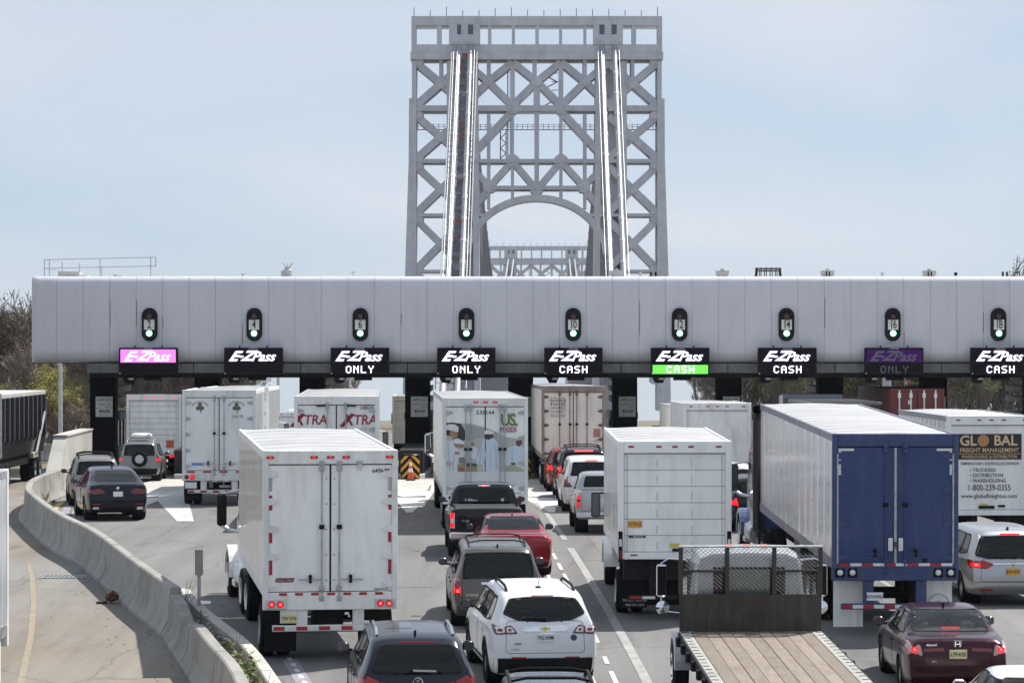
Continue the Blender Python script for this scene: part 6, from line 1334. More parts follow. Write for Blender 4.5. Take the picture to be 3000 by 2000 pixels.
class Car:
    def __init__(s, name, label, cat, x, d, rz, sp, paint, wheel=(.36, .245), axles=None, rim=None, lip=None, group=None, interior=None, arch=.43):
        s.sp = sp; s.T = on_road(name, label, cat, x, d, rz, group); s.paint = paint; L, W = sp['L'], sp['W']
        mb = MB().grid(body_grid(sp), cu=True); s.mb = mb; s.bvh = BVHTree.FromPolygons([Vector(v) for v in mb.v], mb.f)
        s.holes = []; s.ax = axles or (L*.20, L*.785); s.arch = arch; s.wr = wheel; s.rim = rim or m_alu; s.lip = lip; s.interior = interior or m_trimgrey
    def ray(s, axis, a, b):
        o, d = {'rear': ((a, -6, b), (0, 1, 0)), 'left': ((-6, a, b), (1, 0, 0)), 'right': ((6, a, b), (-1, 0, 0)), 'front': ((a, 12, b), (0, -1, 0)), 'top': ((a, b, 6), (0, 0, -1))}[axis]
        h = s.bvh.ray_cast(Vector(o), Vector(d)); d = Vector(d)
        if h[0] is None: return None
        n = h[1]
        if n.dot(d) > 0: n = -n
        return h[0], n
    def wrap(s, axis, poly, off, m, name, parent=None, skirt=.02, rings=5, inner=0.0, smooth=40):
        n = len(poly); cx = sum(p[0] for p in poly)/n; cy = sum(p[1] for p in poly)/n; rows = []; last = None
        fs = [1-(1-inner)*k/rings for k in range(rings+1)]
        for i, f in enumerate(fs):
            f = max(f, .03) if inner == 0 else f; row = []
            for p in poly:
                h = s.ray(axis, cx+(p[0]-cx)*f, cy+(p[1]-cy)*f)
                if h is None: row.append(None); continue
                row.append((h[0], h[1]))
            if any(r is None for r in row):
                good = [r for r in row if r]
                if not good: return None
                row = [r if r else good[0] for r in row]
            if i == 0 and skirt: rows.append([q-nn*skirt for q, nn in row])
            rows.append([q+nn*off for q, nn in row])
            if i == rings and inner and skirt: rows.append([q-nn*skirt for q, nn in row])
        return MB().grid(rows, cu=True).build(name, m, parent or s.T, smooth)
    def mir(s, axis, poly, *a, **k):
        s.wrap(axis, poly, *a, **k)
        if axis in ('rear', 'top', 'front'): s.wrap(axis, [(-x, z) for x, z in poly], *a, **k)
        else: s.wrap('right' if axis == 'left' else 'left', poly, *a, **k)
    def window(s, axis, poly, gl, name, r=.06, frit=.90, hole=.95):
        poly = roundpoly(poly, r, 4); q = []                       # resample long edges so the pane follows the body
        for i in range(len(poly)):
            a, b = Vector(poly[i]), Vector(poly[(i+1) % len(poly)]); n = max(1, int((b-a).length/.09)); q += [tuple(a.lerp(b, k/n)) for k in range(n)]
        s.holes.append((axis, shrink(q, hole)))
        w_ = s.wrap(axis, q, .004, gl, name, skirt=0)
        if w_: s.wrap(axis, q, .008, m_plastic, 'window_seal', w_, skirt=.012, rings=2, inner=frit)
        return w_
    def line(s, axis, pts, r, m, name='panel_gap', parent=None, off=.0, closed=False):
        P = []
        for i in range(len(pts)-(0 if closed else 1)):
            a, b = Vector(pts[i]), Vector(pts[(i+1) % len(pts)]); n = max(1, int((b-a).length/.06)); P += [a.lerp(b, k/n) for k in range(n)]
        if not closed: P.append(Vector(pts[-1]))
        Q = [h[0]+h[1]*off for h in (s.ray(axis, p.x, p.y) for p in P) if h]
        if len(Q) > 2: return MB().tube(Q, r, 5, closed=closed).build(name, m, parent or s.T, 50)
    def finish(s, seats=True, mirrors=True, mirror_m=None, mirror_y=None, mz=None):
        sp, T = s.sp, s.T; L, W, H = sp['L'], sp['W'], sp['H']; fs = []; r, wd = s.wr; ra = s.arch
        for f in s.mb.f:
            c = sum((Vector(s.mb.v[i]) for i in f), Vector())/len(f)
            if any(math.hypot(c.y-a, c.z-r) < ra-.012 and abs(c.x) > W/2*.62 for a in s.ax): continue
            kill = False
            for axis, poly in s.holes:
                p = {'rear': (c.x, c.z), 'front': (c.x, c.z), 'left': (c.y, c.z), 'right': (c.y, c.z), 'top': (c.x, c.y)}[axis]
                if inside(p, poly) and ((axis == 'rear' and c.y < L*.45) or (axis == 'front' and c.y > L*.5) or (axis == 'left' and c.x < -.3) or (axis == 'right' and c.x > .3) or (axis == 'top' and c.z > 1.1)): kill = True; break
            if not kill: fs.append(f)
        b = MB(); b.v = s.mb.v; b.f = fs; body = b.build('body', s.paint, T, 38)
        tm = tyre_mesh(r, wd); rm = cached(('cr', r, wd, s.rim.name), lambda: car_rim(r, wd, s.rim))
        for a in s.ax:
            for sg in (-1, 1):
                w_ = link('wheel', tm, T, (sg*(W/2-wd*.52), a, r)); link('rim', rm, w_, (0, 0, 0), (0, 0, 0 if sg > 0 else math.pi))
                MB().lathe([(ra-.015, 0), (ra-.015, .34), (.05, .34)], (sg*(W/2-.06) if sg < 0 else W/2-.40, a, r), 'x', 24).build('wheel_well', m_plastic, T) if sg < 0 else MB().lathe([(.05, 0), (ra-.015, 0), (ra-.015, .34)], (W/2-.40, a, r), 'x', 24).build('wheel_well', m_plastic, T)
                rows = []
                for k in range(25):
                    an = R(-14+208*k/24); row = []
                    for rr, of in ((ra-.03, -.035), (ra-.025, .008), (ra+.02, .010), (ra+.05, .002)):
                        h = s.ray('left' if sg < 0 else 'right', a+rr*math.cos(an), max(sp['zl']+.03, r+rr*math.sin(an))); row.append(h[0]+Vector((sg*of, 0, 0)) if h else None)
                    if all(row): rows.append(row)
                if len(rows) > 3: MB().grid(rows).build('arch_lip', s.lip or s.paint, T, 50)
        if seats:
            MB().add([(x, y, z) for z in (sp['zl']+.06, sp['belt']-.16) for x, y in ((-W/2+.17, .5), (W/2-.17, .5), (W/2-.17, L*.74), (-W/2+.17, L*.74))], [(0,1,2,3), (0,1,5,4), (1,2,6,5), (2,3,7,6), (3,0,4,7)]).build('cabin_tub', m_plastic, T)
            for yy, xs in ((L*.53, (-.38, .38)), (L*.335, (-.42, .42))):
                for xx in xs:
                    st = MB().box(xx-.24, xx+.24, yy, yy+.14, sp['zl']+.35, sp['belt']+.06, .05).build('seat', s.interior, T, 40); MB().box(xx-.13, xx+.13, yy+.01, yy+.10, sp['belt']+.08, sp['belt']+.26, .04).build('headrest', s.interior, st, 40)
            MB().box(-W/2+.25, W/2-.25, L*.66, L*.74, sp['belt']-.22, sp['belt']-.06, .04).build('dashboard', m_plastic, T)
        if mirrors:
            my = mirror_y or L*.645; z = mz or sp['belt']+.09
            for sg in (-1, 1):
                mr = MB().box(sg*(W/2+.10)-.10, sg*(W/2+.10)+.10, my-.05, my+.09, z-.075, z+.085, .045).build('mirror', mirror_m or s.paint, T, 60)
                MB().box(sg*(W/2+.10)-.08, sg*(W/2+.10)+.08, my-.056, my-.05, z-.055, z+.065, .002).build('mirror_glass', m_mglass, mr); MB().box(*sorted((sg*(W/2-.06), sg*(W/2+.05))), my, my+.05, z-.07, z-.03).build('mirror_foot', m_plastic, mr)
        return T
def car_rim(r, wd, m):
    mb = MB().lathe([(r*.66, -wd*.42), (r*.66, wd*.44), (r*.61, wd*.40), (r*.60, wd*.1), (r*.60, -wd*.3)], n=30)
    mb.lathe([(r*.20, wd*.34), (r*.16, wd*.40), (0, wd*.40)], n=16)
    for k in range(5):
        for o in (-.10, .10):
            a = k*1.2566+o; c, s_ = math.cos(a), math.sin(a); b = k*1.2566+o*.6; mb.bar((wd*.36, r*.12*math.cos(b), r*.12*math.sin(b)), (wd*.30, r*.62*c, r*.62*s_), .035, .035, up=(1, 0, 0))
    mb.lathe([(r*.6, -wd*.02), (0, -wd*.02)], n=24)
    return mb.mesh('rim', m, 35)
def std_side(c, L, H, belt, y0=.62, front=.70, gl=None, split=3, top=None, back=None):
    gl = gl or g_privacy; top = top or H-.15; b = belt+.05
    yq = [y0, y0+.78, y0+1.72, front*L] if split == 3 else [y0, y0+1.05, front*L]
    for i in range(len(yq)-1):
        a, e = yq[i]+.035, yq[i+1]-.035
        if i == 0: poly = [(a, b+.06), (e, b), (e, top), (a+.22 if back is None else a+back, top-.02)]
        elif i == len(yq)-2: poly = [(a, b), (e+.05, b-.02), (e-.62, top), (a, top+.01)]
        else: poly = [(a, b), (e, b), (e, top+.01), (a, top)]
        for ax in ('left', 'right'): c.window(ax, poly, g_clear if (i == len(yq)-2) else gl, 'side_window', .05)
        c.line('left', [(yq[i+1], belt-.0), (yq[i+1]-.02, .50), (yq[i+1]-.25 if i == 0 else yq[i+1], .42)], .0045, m_black); c.line('right', [(yq[i+1], belt), (yq[i+1]-.02, .5)], .0045, m_black)
        if i < 2 and split == 3 or i < 1:
            for ax in ('left', 'right'):
                h = c.ray(ax, yq[i+1]+.12 if split == 3 else yq[i+1]+.1, belt-.13)
                if h: MB().box(-.014, .014, -.09, .09, -.018, .018, .008).build('door_handle', c.paint, c.T, 40, loc=h[0]+h[1]*.015)
def screen(c, L, H, hood): c.window('front', [(-.62, hood+.14), (.62, hood+.14), (.52, H-.17), (-.52, H-.17)], g_clear, 'windscreen', .06)
def wiper(c, x0, x1, z0, z1=None, m=None):
    z1 = z1 or z0+.02; a = c.ray('rear', x0, z0); b = c.ray('rear', x1, z1)
    if a and b:
        w_ = MB().bar(a[0]+a[1]*.035, b[0]+b[1]*.03, .022, .028).build('wiper', m or m_plastic, c.T); MB().lathe([(0, -.02), (.03, -.02), (.03, .03), (0, .03)], tuple(a[0]+a[1]*.03), 'y', 10).build('wiper_pivot', m_plastic, w_)
def rails(c, x, y0, y1, m, h=.055, r=.02, cross=()):
    for sg in (-1, 1):
        P = []
        for k in range(11):
            y = y0+(y1-y0)*k/10; q = c.ray('top', sg*x, y); e = min(1, min(k, 10-k)/1.5); P.append(q[0]+Vector((0, 0, h*e+.004)))
        MB().tube(P, r, 8).build('roof_rail', m, c.T, 50)
    for y in cross:
        q = c.ray('top', x, y); z = q[0].z+h; MB().tube([(-x, y, z), (-x*.6, y, z+.05), (x*.6, y, z+.05), (x, y, z)], r*.8, 6).build('cross_bar', m, c.T, 40)
def fin(c, y, m, x=0):
    q = c.ray('top', x, y); MB().prism([(y-.08, q[0].z-.01), (y+.10, q[0].z-.01), (y-.03, q[0].z+.065), (y-.07, q[0].z+.06)], 'x', x-.018, x+.018).build('antenna_fin', m, c.T, 40)
def cplate(c, z, txt, bg, ink=None, x=0, bright=True):
    ys = [q[0].y for q in (c.ray('rear', x+a, z+b) for a in (-.15, 0, .15) for b in (-.085, 0, .085)) if q]; p = plate(c.T, x, min(ys)-.008, z, txt, bg, ink); return p
def paintm(n, col, metal=.35, rough=.28): return mat(n, col, rough, metal, coat=.4, var=.02, vscale=1, spec=.2)
def tgate(c, w, z0, z1, r=.08): c.line('rear', roundpoly([(-w, z0), (w, z0), (w*.97, z1), (-w*.97, z1)], r, 4), .0045, m_black, closed=True)
def lightset(c, poly, m=None, core=None, name='tail_light', off=.012, axis='rear'):
    m = m or m_red_lens
    for sg in (1, -1):
        q = [(sg*x, z) for x, z in poly] if axis == 'rear' else poly
        o = c.wrap(axis if axis == 'rear' else ('right' if sg > 0 else 'left'), roundpoly(q, .02, 3), off, m, name, skirt=.03)
        if core and o:
            cp_ = [(sg*x, z) for x, z in core] if axis == 'rear' else core
            c.wrap(axis if axis == 'rear' else ('right' if sg > 0 else 'left'), roundpoly(cp_, .015, 3), off+.004, core_m, 'lamp_core', o, skirt=.008)
core_m = m_red_hot
def bump_trim(c, z0, z1, w, m, name='lower_bumper', off=.012):
    rows = []
    for k in range(7):
        z = z0+(z1-z0)*k/6; row = []
        for j in range(25):
            x = -w+2*w*j/24; h = None; xx = x
            for _ in range(12):
                h = c.ray('rear', xx, z)
                if h and h[0].y < .6: break
                xx *= .97
            row.append(h[0]+Vector((0, -off, 0)))
        rows.append(row)
    rows.insert(0, [p+Vector((0, .05, -.0)) for p in rows[0]]); rows.append([p+Vector((0, .03, 0)) for p in rows[-1]])
    return MB().grid(rows).build(name, m, c.T, 40)

# ---- white crossover in the foreground
sp = suv_spec(5.17, 1.99, 1.77, belt=1.12, rake=.50, hood=1.10, roofdrop=.06)
c = Car('crossover', 'white crossover with black roof rails and clear tail lamps angled between the lanes', 'car', .60, 55.7, -6.8, sp, paintm('white_car_paint', (.76, .77, .80), .05), (.38, .255), lip=m_plastic, group='cars in the queue', arch=.45)
c.window('rear', [(-.76, 1.36), (-.50, 1.245), (0, 1.215), (.50, 1.245), (.76, 1.36), (.62, 1.615), (.3, 1.64), (-.3, 1.64), (-.62, 1.615)], g_privacy, 'rear_window', .05, .94)
std_side(c, 5.17, 1.77, 1.10, .62, .72, g_mid, top=1.60); screen(c, 5.17, 1.77, 1.10)
tgate(c, .72, .67, 1.24)
for nm, po, mm_, of in (('tail_light', [(.50, 1.02), (.90, 1.005), (.935, 1.10), (.94, 1.17), (.62, 1.165), (.56, 1.11)], mat('dark_red_lamp', (.10, .008, .012), .15, coat=.6), .012), ('lamp_lens', [(.545, 1.045), (.70, 1.04), (.70, 1.13), (.61, 1.135)], m_clear, .017), ('lamp_lens', [(.735, 1.04), (.88, 1.03), (.90, 1.135), (.735, 1.14)], m_clear, .017), ('lamp_ring', [(.60, 1.065), (.67, 1.06), (.67, 1.105), (.63, 1.11)], m_red_lens, .021), ('lamp_ring', [(.77, 1.06), (.86, 1.055), (.87, 1.105), (.78, 1.11)], m_red_lens, .021)):
    for sg in (-1, 1): c.wrap('rear', roundpoly([(sg*x, z) for x, z in po], .02, 3), of, mm_, nm, skirt=.02)
c.wrap('rear', roundpoly([(-.42, 1.085), (-.35, 1.135), (.35, 1.135), (.42, 1.085), (.36, 1.055), (-.36, 1.055)], .015, 2), .018, m_chrome, 'chrome_bar')
gold = mat('gold_emblem', (.62, .42, .10), .3, .7)
c.wrap('rear', [(-.10, 1.085), (-.04, 1.085), (-.03, 1.065), (.03, 1.065), (.04, 1.085), (.10, 1.085), (.085, 1.112), (.03, 1.112), (.03, 1.13), (-.03, 1.13), (-.03, 1.112), (-.085, 1.112)], .026, gold, 'emblem', rings=3)
c.wrap('rear', roundpoly([(-.21, .85), (.21, .85), (.21, 1.04), (-.21, 1.04)], .03, 3), -.006, c.paint, 'plate_recess', skirt=.0)
cplate(c, .95, '742·XFM', m_plate_w); cc_ = c.ray('rear', .52, .94); MB().lathe([(0, -.012), (.05, -.01), (.06, 0)], tuple(cc_[0]), 'y', 20).build('round_sticker', mat('sticker_navy', (.05, .07, .14), .4), c.T, 30)
c.wrap('rear', [(-.10, .72), (.10, .72), (.08, .76), (-.08, .76)], .01, c.paint, 'gate_handle')
for tx_, sz, x_, z_ in (('AWD', .05, -.50, .84), ('TRAVERSE', .035, -.55, .74)): h = c.ray('rear', x_, z_); text('badge_text', tx_, sz, m_galv if sz < .04 else m_ink, c.T, (x_, h[0].y-.012, z_), bold=.02)
bump_trim(c, .29, .58, .93, m_plastic, off=.02); c.wrap('rear', [(-.62, .575), (-.35, .575), (-.35, .605), (-.62, .605)], .02, m_red_lens, 'reflector'); c.wrap('rear', [(.62, .575), (.35, .575), (.35, .605), (.62, .605)], .02, m_red_lens, 'reflector')
rails(c, .62, .75, 2.5, m_plastic, .06, .026); wiper(c, .0, -.40, 1.26, 1.27); q = c.ray('top', -.02, .95); MB().tube([q[0], q[0]+Vector((.02, -.07, .17))], .006, 5).build('antenna', m_black, c.T); MB().box(-.06, .04, .9, 1.0, q[0].z-.005, q[0].z+.025, .01).build('antenna_base', m_black, c.T)
c.line('rear', [(-.2, 1.655), (.2, 1.655)], .012, m_red_lens, 'high_brake_light'); c.line('left', [(1.5, .42), (3.3, .40)], .022, m_plastic, 'sill_trim'); c.line('right', [(1.5, .42), (3.3, .40)], .022, m_plastic, 'sill_trim')
c.finish(mirror_m=m_plastic)

# ---- navy crossover at the bottom edge
sp = suv_spec(4.8, 1.94, 1.72, belt=1.10, rake=.48, hood=1.05, roofdrop=.05)
c = Car('crossover', 'dark navy crossover with chrome roof rails and wiper at the bottom edge', 'car', -1.52, 49.5, -5.5, sp, paintm('navy_car_paint', (.016, .019, .030), .4, .22), (.38, .265), group='cars in the queue', arch=.45)
c.window('rear', [(-.74, 1.14), (.74, 1.14), (.70, 1.3), (.60, 1.565), (-.60, 1.565), (-.70, 1.3)], g_privacy, 'rear_window', .05, .95); std_side(c, 4.8, 1.72, 1.08, .55, .71, g_mid, top=1.56); screen(c, 4.8, 1.72, 1.05)
tgate(c, .62, .70, 1.12)
for sg in (-1, 1):
    c.wrap('rear', roundpoly([(sg*x, z) for x, z in ((.62, .86), (.92, .88), (.93, 1.08), (.80, 1.10), (.62, 1.02))], .02, 3), .012, m_red_lens, 'tail_light', skirt=.03); c.wrap('rear', roundpoly([(sg*x, z) for x, z in ((.40, .87), (.60, .865), (.60, 1.01), (.44, .97))], .02, 3), .01, m_red_lens, 'tail_light', skirt=.03)
    c.wrap('rear', roundpoly([(sg*x, z) for x, z in ((.64, .83), (.91, .84), (.92, .90), (.64, .885))], .012, 3), .016, m_clear, 'reverse_light', skirt=.02)
h = c.ray('rear', 0, 1.0); eb = MB().lathe([(.070, -.012), (.088, -.014), (.090, 0)], (0, h[0].y, 1.0), 'y', 28).build('emblem_ring', m_chrome, c.T, 40)
for (a, b) in (((-.042, .066), (0, .008)), ((.042, .066), (0, .008)), ((-.078, .03), (-.036, -.07)), ((-.036, -.07), (0, -.004)), ((0, -.004), (.036, -.07)), ((.036, -.07), (.078, .03))): MB().bar((a[0], h[0].y-.012, 1.0+a[1]), (b[0], h[0].y-.012, 1.0+b[1]), .012, .015, up=(0, 1, 0)).build('emblem_bar', m_chrome, c.T)
rails(c, .62, .75, 2.3, m_chrome, .065, .027); wiper(c, -.10, .30, 1.17, 1.16, m_alu); fin(c, .75, m_black); c.line('rear', [(-.28, 1.595), (.28, 1.595)], .014, m_red_lens, 'high_brake_light')
c.wrap('top', roundpoly([(-.46, 1.35), (-.02, 1.35), (-.02, 2.0), (-.46, 2.0)], .04, 3), .004, mat('sunroof_glass', (.02, .022, .024), .08), 'sunroof'); cplate(c, .72, 'D62·GKY', m_plate_y); bump_trim(c, .28, .42, .85, m_plastic)
c.finish(mirror_m=None)

# ---- blue grey wagon, roof only
sp = suv_spec(4.6, 1.84, 1.68, belt=1.02, rake=.45, hood=1.0)
c = Car('wagon', 'slate blue wagon roof with black rails and cross bars cut off by the bottom edge', 'car', .60, 43.6, -2, sp, paintm('slate_car_paint', (.07, .085, .115), .6, .25), (.34, .225), group='cars in the queue')
c.window('rear', [(-.66, 1.06), (.66, 1.06), (.55, 1.5), (-.55, 1.5)], g_mid, 'rear_window', .05); std_side(c, 4.6, 1.68, 1.0, .55, .70, g_mid, top=1.52); screen(c, 4.6, 1.68, 1.0)
lightset(c, [(.64, .78), (.86, .80), (.86, 1.02), (.70, 1.04)]); rails(c, .60, .6, 2.75, m_plastic, .075, .028, cross=(1.15, 2.25)); cplate(c, .8, 'P41·HRC', m_plate_y); tgate(c, .6, .6, 1.04)
for xx in (-.3, 0, .3): c.line('top', [(xx, .5), (xx, 2.6)], .006, c.paint, 'roof_rib')
c.finish()

# ---- grey minivan
sp = suv_spec(5.14, 1.95, 1.75, belt=1.06, rake=.26, hood=1.02, tum=.30, roofdrop=.02, cab=.58)
c = Car('minivan', 'grey minivan with roof rack behind the red saloon', 'car', -.29, 65.0, -3.0, sp, paintm('warm_grey_paint', (.115, .108, .098), .55, .3), (.34, .225), group='cars in the queue')
c.window('rear', [(-.76, 1.08), (.76, 1.08), (.70, 1.60), (-.70, 1.60)], g_privacy, 'rear_window', .06, .95); std_side(c, 5.14, 1.75, 1.04, .42, .73, g_privacy, top=1.60, back=.08); screen(c, 5.14, 1.75, 1.04)
lightset(c, [(.79, .70), (.93, .70), (.93, 1.12), (.81, 1.12)]); core = [(.80, .76), (.92, .76), (.92, .90), (.80, .90)]
for sg in (-1, 1): c.wrap('rear', [(sg*x, z) for x, z in core], .016, m_red_lit, 'brake_lamp', skirt=.01); c.wrap('rear', [(sg*x, .81+.0*z) if False else (sg*x, z) for x, z in ((.84, .79), (.88, .79), (.88, .84), (.84, .84))], .02, m_red_hot, 'lamp_core', skirt=.008); c.wrap('rear', [(sg*x, z) for x, z in ((.81, 1.0), (.92, 1.0), (.92, 1.08), (.82, 1.08))], .016, mat('pale_red_lens', (.45, .18, .17), .2, coat=.4), 'indicator', skirt=.01)
c.wrap('rear', roundpoly([(-.36, .955), (.36, .955), (.36, 1.0), (-.36, 1.0)], .015, 2), .02, m_chrome, 'chrome_bar'); h = c.ray('rear', -.55, .73); text('badge_text', 'DODGE', .065, m_alu, c.T, (-.56, h[0].y-.012, .735), bold=.02, spacing=1.3)
bump_trim(c, .30, .58, .88, c.paint, off=.03); tgate(c, .76, .62, 1.66); cplate(c, .83, 'V30·BFE', m_plate_y); rails(c, .60, .6, 2.7, m_plastic, .06, .018, cross=(.75, 2.5)); wiper(c, .0, .40, 1.11, 1.115); fin(c, .45, m_black)
for xx in (-.32, -.1, .1, .32): c.line('top', [(xx, .5), (xx, 2.6)], .008, c.paint, 'roof_rib')
c.finish(mirror_m=None)

# ---- red saloon
sp = sedan_spec(4.86, 1.88, 1.46, trunk=1.10)
c = Car('saloon', 'dark red saloon with wide rear window ahead of the grey minivan', 'car', .10, 76.9, -3.0, sp, paintm('crimson_car_paint', (.28, .02, .03), .45, .25), (.34, .235), group='cars in the queue')
c.window('rear', [(-.68, 1.145), (.68, 1.145), (.57, 1.415), (-.57, 1.415)], g_mid, 'rear_window', .06, .95); std_side(c, 4.86, 1.46, .97, 1.05, .70, g_mid, split=2, top=1.37); screen(c, 4.86, 1.46, .96)
lightset(c, [(.30, .90), (.88, .86), (.90, .98), (.86, 1.02), (.34, .965)]); c.line('rear', [(-.86, 1.035), (0, 1.045), (.86, 1.035)], .012, m_chrome, 'chrome_strip'); bump_trim(c, .26, .38, .8, m_plastic); cplate(c, .70, 'N18·JTA', m_plate_y); fin(c, 1.95, c.paint); c.finish(mirror_m=m_black)

# ---- black pickup
sp = pickup_spec(5.9, 2.02, 1.95, bed=1.75, bedz=1.36)
c = Car('pickup_truck', 'black pickup truck with dark bed behind the food trailer', 'pickup', -.68, 82.5, -2.6, sp, paintm('black_car_paint', (.010, .010, .012), .2, .2), (.40, .275), group='pickups in the queue', arch=.47)
c.window('rear', [(-.72, 1.44), (.72, 1.44), (.62, 1.80), (-.62, 1.80)], g_privacy, 'rear_window', .05, .96); std_side(c, 5.9, 1.95, 1.24, 1.98, .71, g_privacy, split=2, top=1.80); screen(c, 5.9, 1.95, 1.24)
c.wrap('top', [(-.82, .08), (.82, .08), (.82, 1.66), (-.82, 1.66)], .004, mat('bed_liner', (.012, .012, .012), .8), 'bed_cover'); c.line('rear', [(-.86, 1.375), (.86, 1.375)], .012, m_galv, 'tailgate_cap')
for sg in (-1, 1):
    c.wrap('rear', [(sg*x, z) for x, z in ((.86, .84), (.985, .84), (.985, 1.28), (.86, 1.28))], .012, m_clear, 'tail_light', skirt=.03)
    for za, zb2 in ((.87, .98), (1.10, 1.25)): c.wrap('rear', [(sg*x, z) for x, z in ((.875, za), (.97, za), (.97, zb2), (.875, zb2))], .018, m_red_lit, 'brake_lamp', skirt=.01)
    h = c.ray('rear', sg*.55, 1.5); MB().prism(circ(sg*.5, 1.5, .045, n=14), 'y', h[0].y-.02, h[0].y-.012).build('window_sticker', m_tape_w if sg > 0 else mat('sticker_mauve', (.25, .2, .4), .5), c.T)
for k in range(4): h = c.ray('rear', -.42+k*.06, 1.49); MB().box(-.43+k*.065, -.39+k*.065, h[0].y-.02, h[0].y-.012, 1.465, 1.54-.015*k).build('window_sticker', m_tape_w, c.T)
q = c.ray('rear', 0, 1.87); MB().box(-.17, .17, q[0].y-.02, q[0].y+.05, 1.85, 1.90, .01).build('lamp_housing', m_clear, c.T); MB().box(-.06, .06, q[0].y-.028, q[0].y-.02, 1.86, 1.89).build('high_brake_light', m_red_hot, c.T)
bm = MB().box(-1.0, 1.0, -.14, .06, .54, .74, .04).build('rear_bumper', m_chrome, c.T, 40); tgate(c, .84, .76, 1.35); cplate(c, .66, 'XB·41T', m_plate_w).location.y -= .15; h = c.ray('rear', -.6, 1.02); text('badge_text', 'F-150', .085, m_galv, c.T, (-.58, h[0].y-.012, 1.03), shear=.3, bold=.02)
c.finish(mirror_m=m_black, mz=1.40)

# ---- maroon saloon
sp = sedan_spec(4.93, 1.85, 1.475, trunk=1.11)
c = Car('saloon', 'dark maroon saloon with lit tail lamps and pale interior', 'car', 7.88, 54.3, .2, sp, paintm('maroon_car_paint', (.045, .008, .014), .4, .22), (.34, .235), group='cars in the queue', interior=m_beige)
c.window('rear', [(-.72, 1.135), (.72, 1.135), (.60, 1.43), (-.60, 1.43)], glass('light_window_glass', (.93, .96, .94)), 'rear_window', .06, .965); std_side(c, 4.93, 1.475, .97, 1.05, .70, g_mid, split=2, top=1.385); screen(c, 4.93, 1.475, .96)
for sg in (-1, 1):
    c.wrap('rear', roundpoly([(sg*x, z) for x, z in ((.62, .80), (.90, .79), (.915, .93), (.87, 1.03), (.66, .98))], .03, 3), .012, mat('pink_clear_lens', (.55, .30, .30), .15, coat=.6), 'tail_light', skirt=.03); c.wrap('rear', circ(sg*.76, .90, .06, .055, 14), .018, m_red_lit, 'brake_lamp', skirt=.015); c.wrap('rear', circ(sg*.76, .90, .022, n=10), .023, m_red_hot, 'lamp_core', skirt=.01)
    c.wrap('rear', roundpoly([(sg*x, z) for x, z in ((.24, .875), (.61, .865), (.61, .92), (.25, .935))], .01, 2), .012, mat('crimson_strip', (.20, .02, .03), .2, coat=.5), 'light_strip', skirt=.02)
h = c.ray('rear', 0, 1.0); y_ = h[0].y-.012
for b in (((-.045, -.05), (-.035, .05)), ((.045, -.05), (.035, .05)), ((-.04, .0), (.04, .0))): MB().bar((b[0][0], y_, 1.0+b[0][1]), (b[1][0], y_, 1.0+b[1][1]), .014, .018, up=(0, 1, 0)).build('emblem_bar', m_chrome, c.T)
MB().tube([(p_[0], y_+.004, 1.0+p_[1]) for p_ in roundpoly([(-.058, -.055), (.058, -.055), (.068, .06), (-.068, .06)], .02, 3)], .006, 5, closed=True).build('emblem_frame', m_chrome, c.T)
c.wrap('rear', roundpoly([(-.24, .73), (.24, .73), (.24, .94), (-.24, .94)], .03, 3), -.002, c.paint, 'plate_recess', skirt=.01); cplate(c, .83, 'L79·KEE', m_plate_y); h = c.ray('rear', -.46, .985); text('badge_text', 'Accord', .06, m_chrome, c.T, (-.47, h[0].y-.014, .985), shear=.35, bold=.01); h = c.ray('rear', -.40, .70); text('badge_text', 'EX-L', .045, m_alu, c.T, (-.42, h[0].y-.012, .70), bold=.02)
tgate(c, .60, .62, 1.05, .1); c.line('rear', [(-.85, .60), (.85, .60)], .005, m_black); bump_trim(c, .24, .30, .8, m_plastic); fin(c, 2.0, m_black); c.line('rear', [(-.16, 1.185), (.16, 1.185)], .012, m_red_lit, 'high_brake_light'); MB().box(-.7, .7, 1.0, 1.5, 1.08, 1.12, .02).build('parcel_shelf', m_beige, c.T)
c.finish(mirror_m=None)

# ---- white car in the corner
sp = sedan_spec(4.7, 1.80, 1.45, trunk=1.08)
c = Car('saloon', 'white car roof and side glass in the bottom right corner', 'car', 8.12, 45.9, 0, sp, paintm('pearl_white_paint', (.72, .73, .75), .05, .2), (.33, .225), group='cars in the queue')
c.window('rear', [(-.64, 1.14), (.64, 1.14), (.54, 1.37), (-.54, 1.37)], g_mid, 'rear_window', .06); std_side(c, 4.7, 1.45, .95, 1.05, .70, g_mid, split=2, top=1.36); screen(c, 4.7, 1.45, .96); lightset(c, [(.55, .84), (.86, .82), (.88, .98), (.6, 1.0)]); cplate(c, .8, 'M22·KLD', m_plate_y); c.finish()

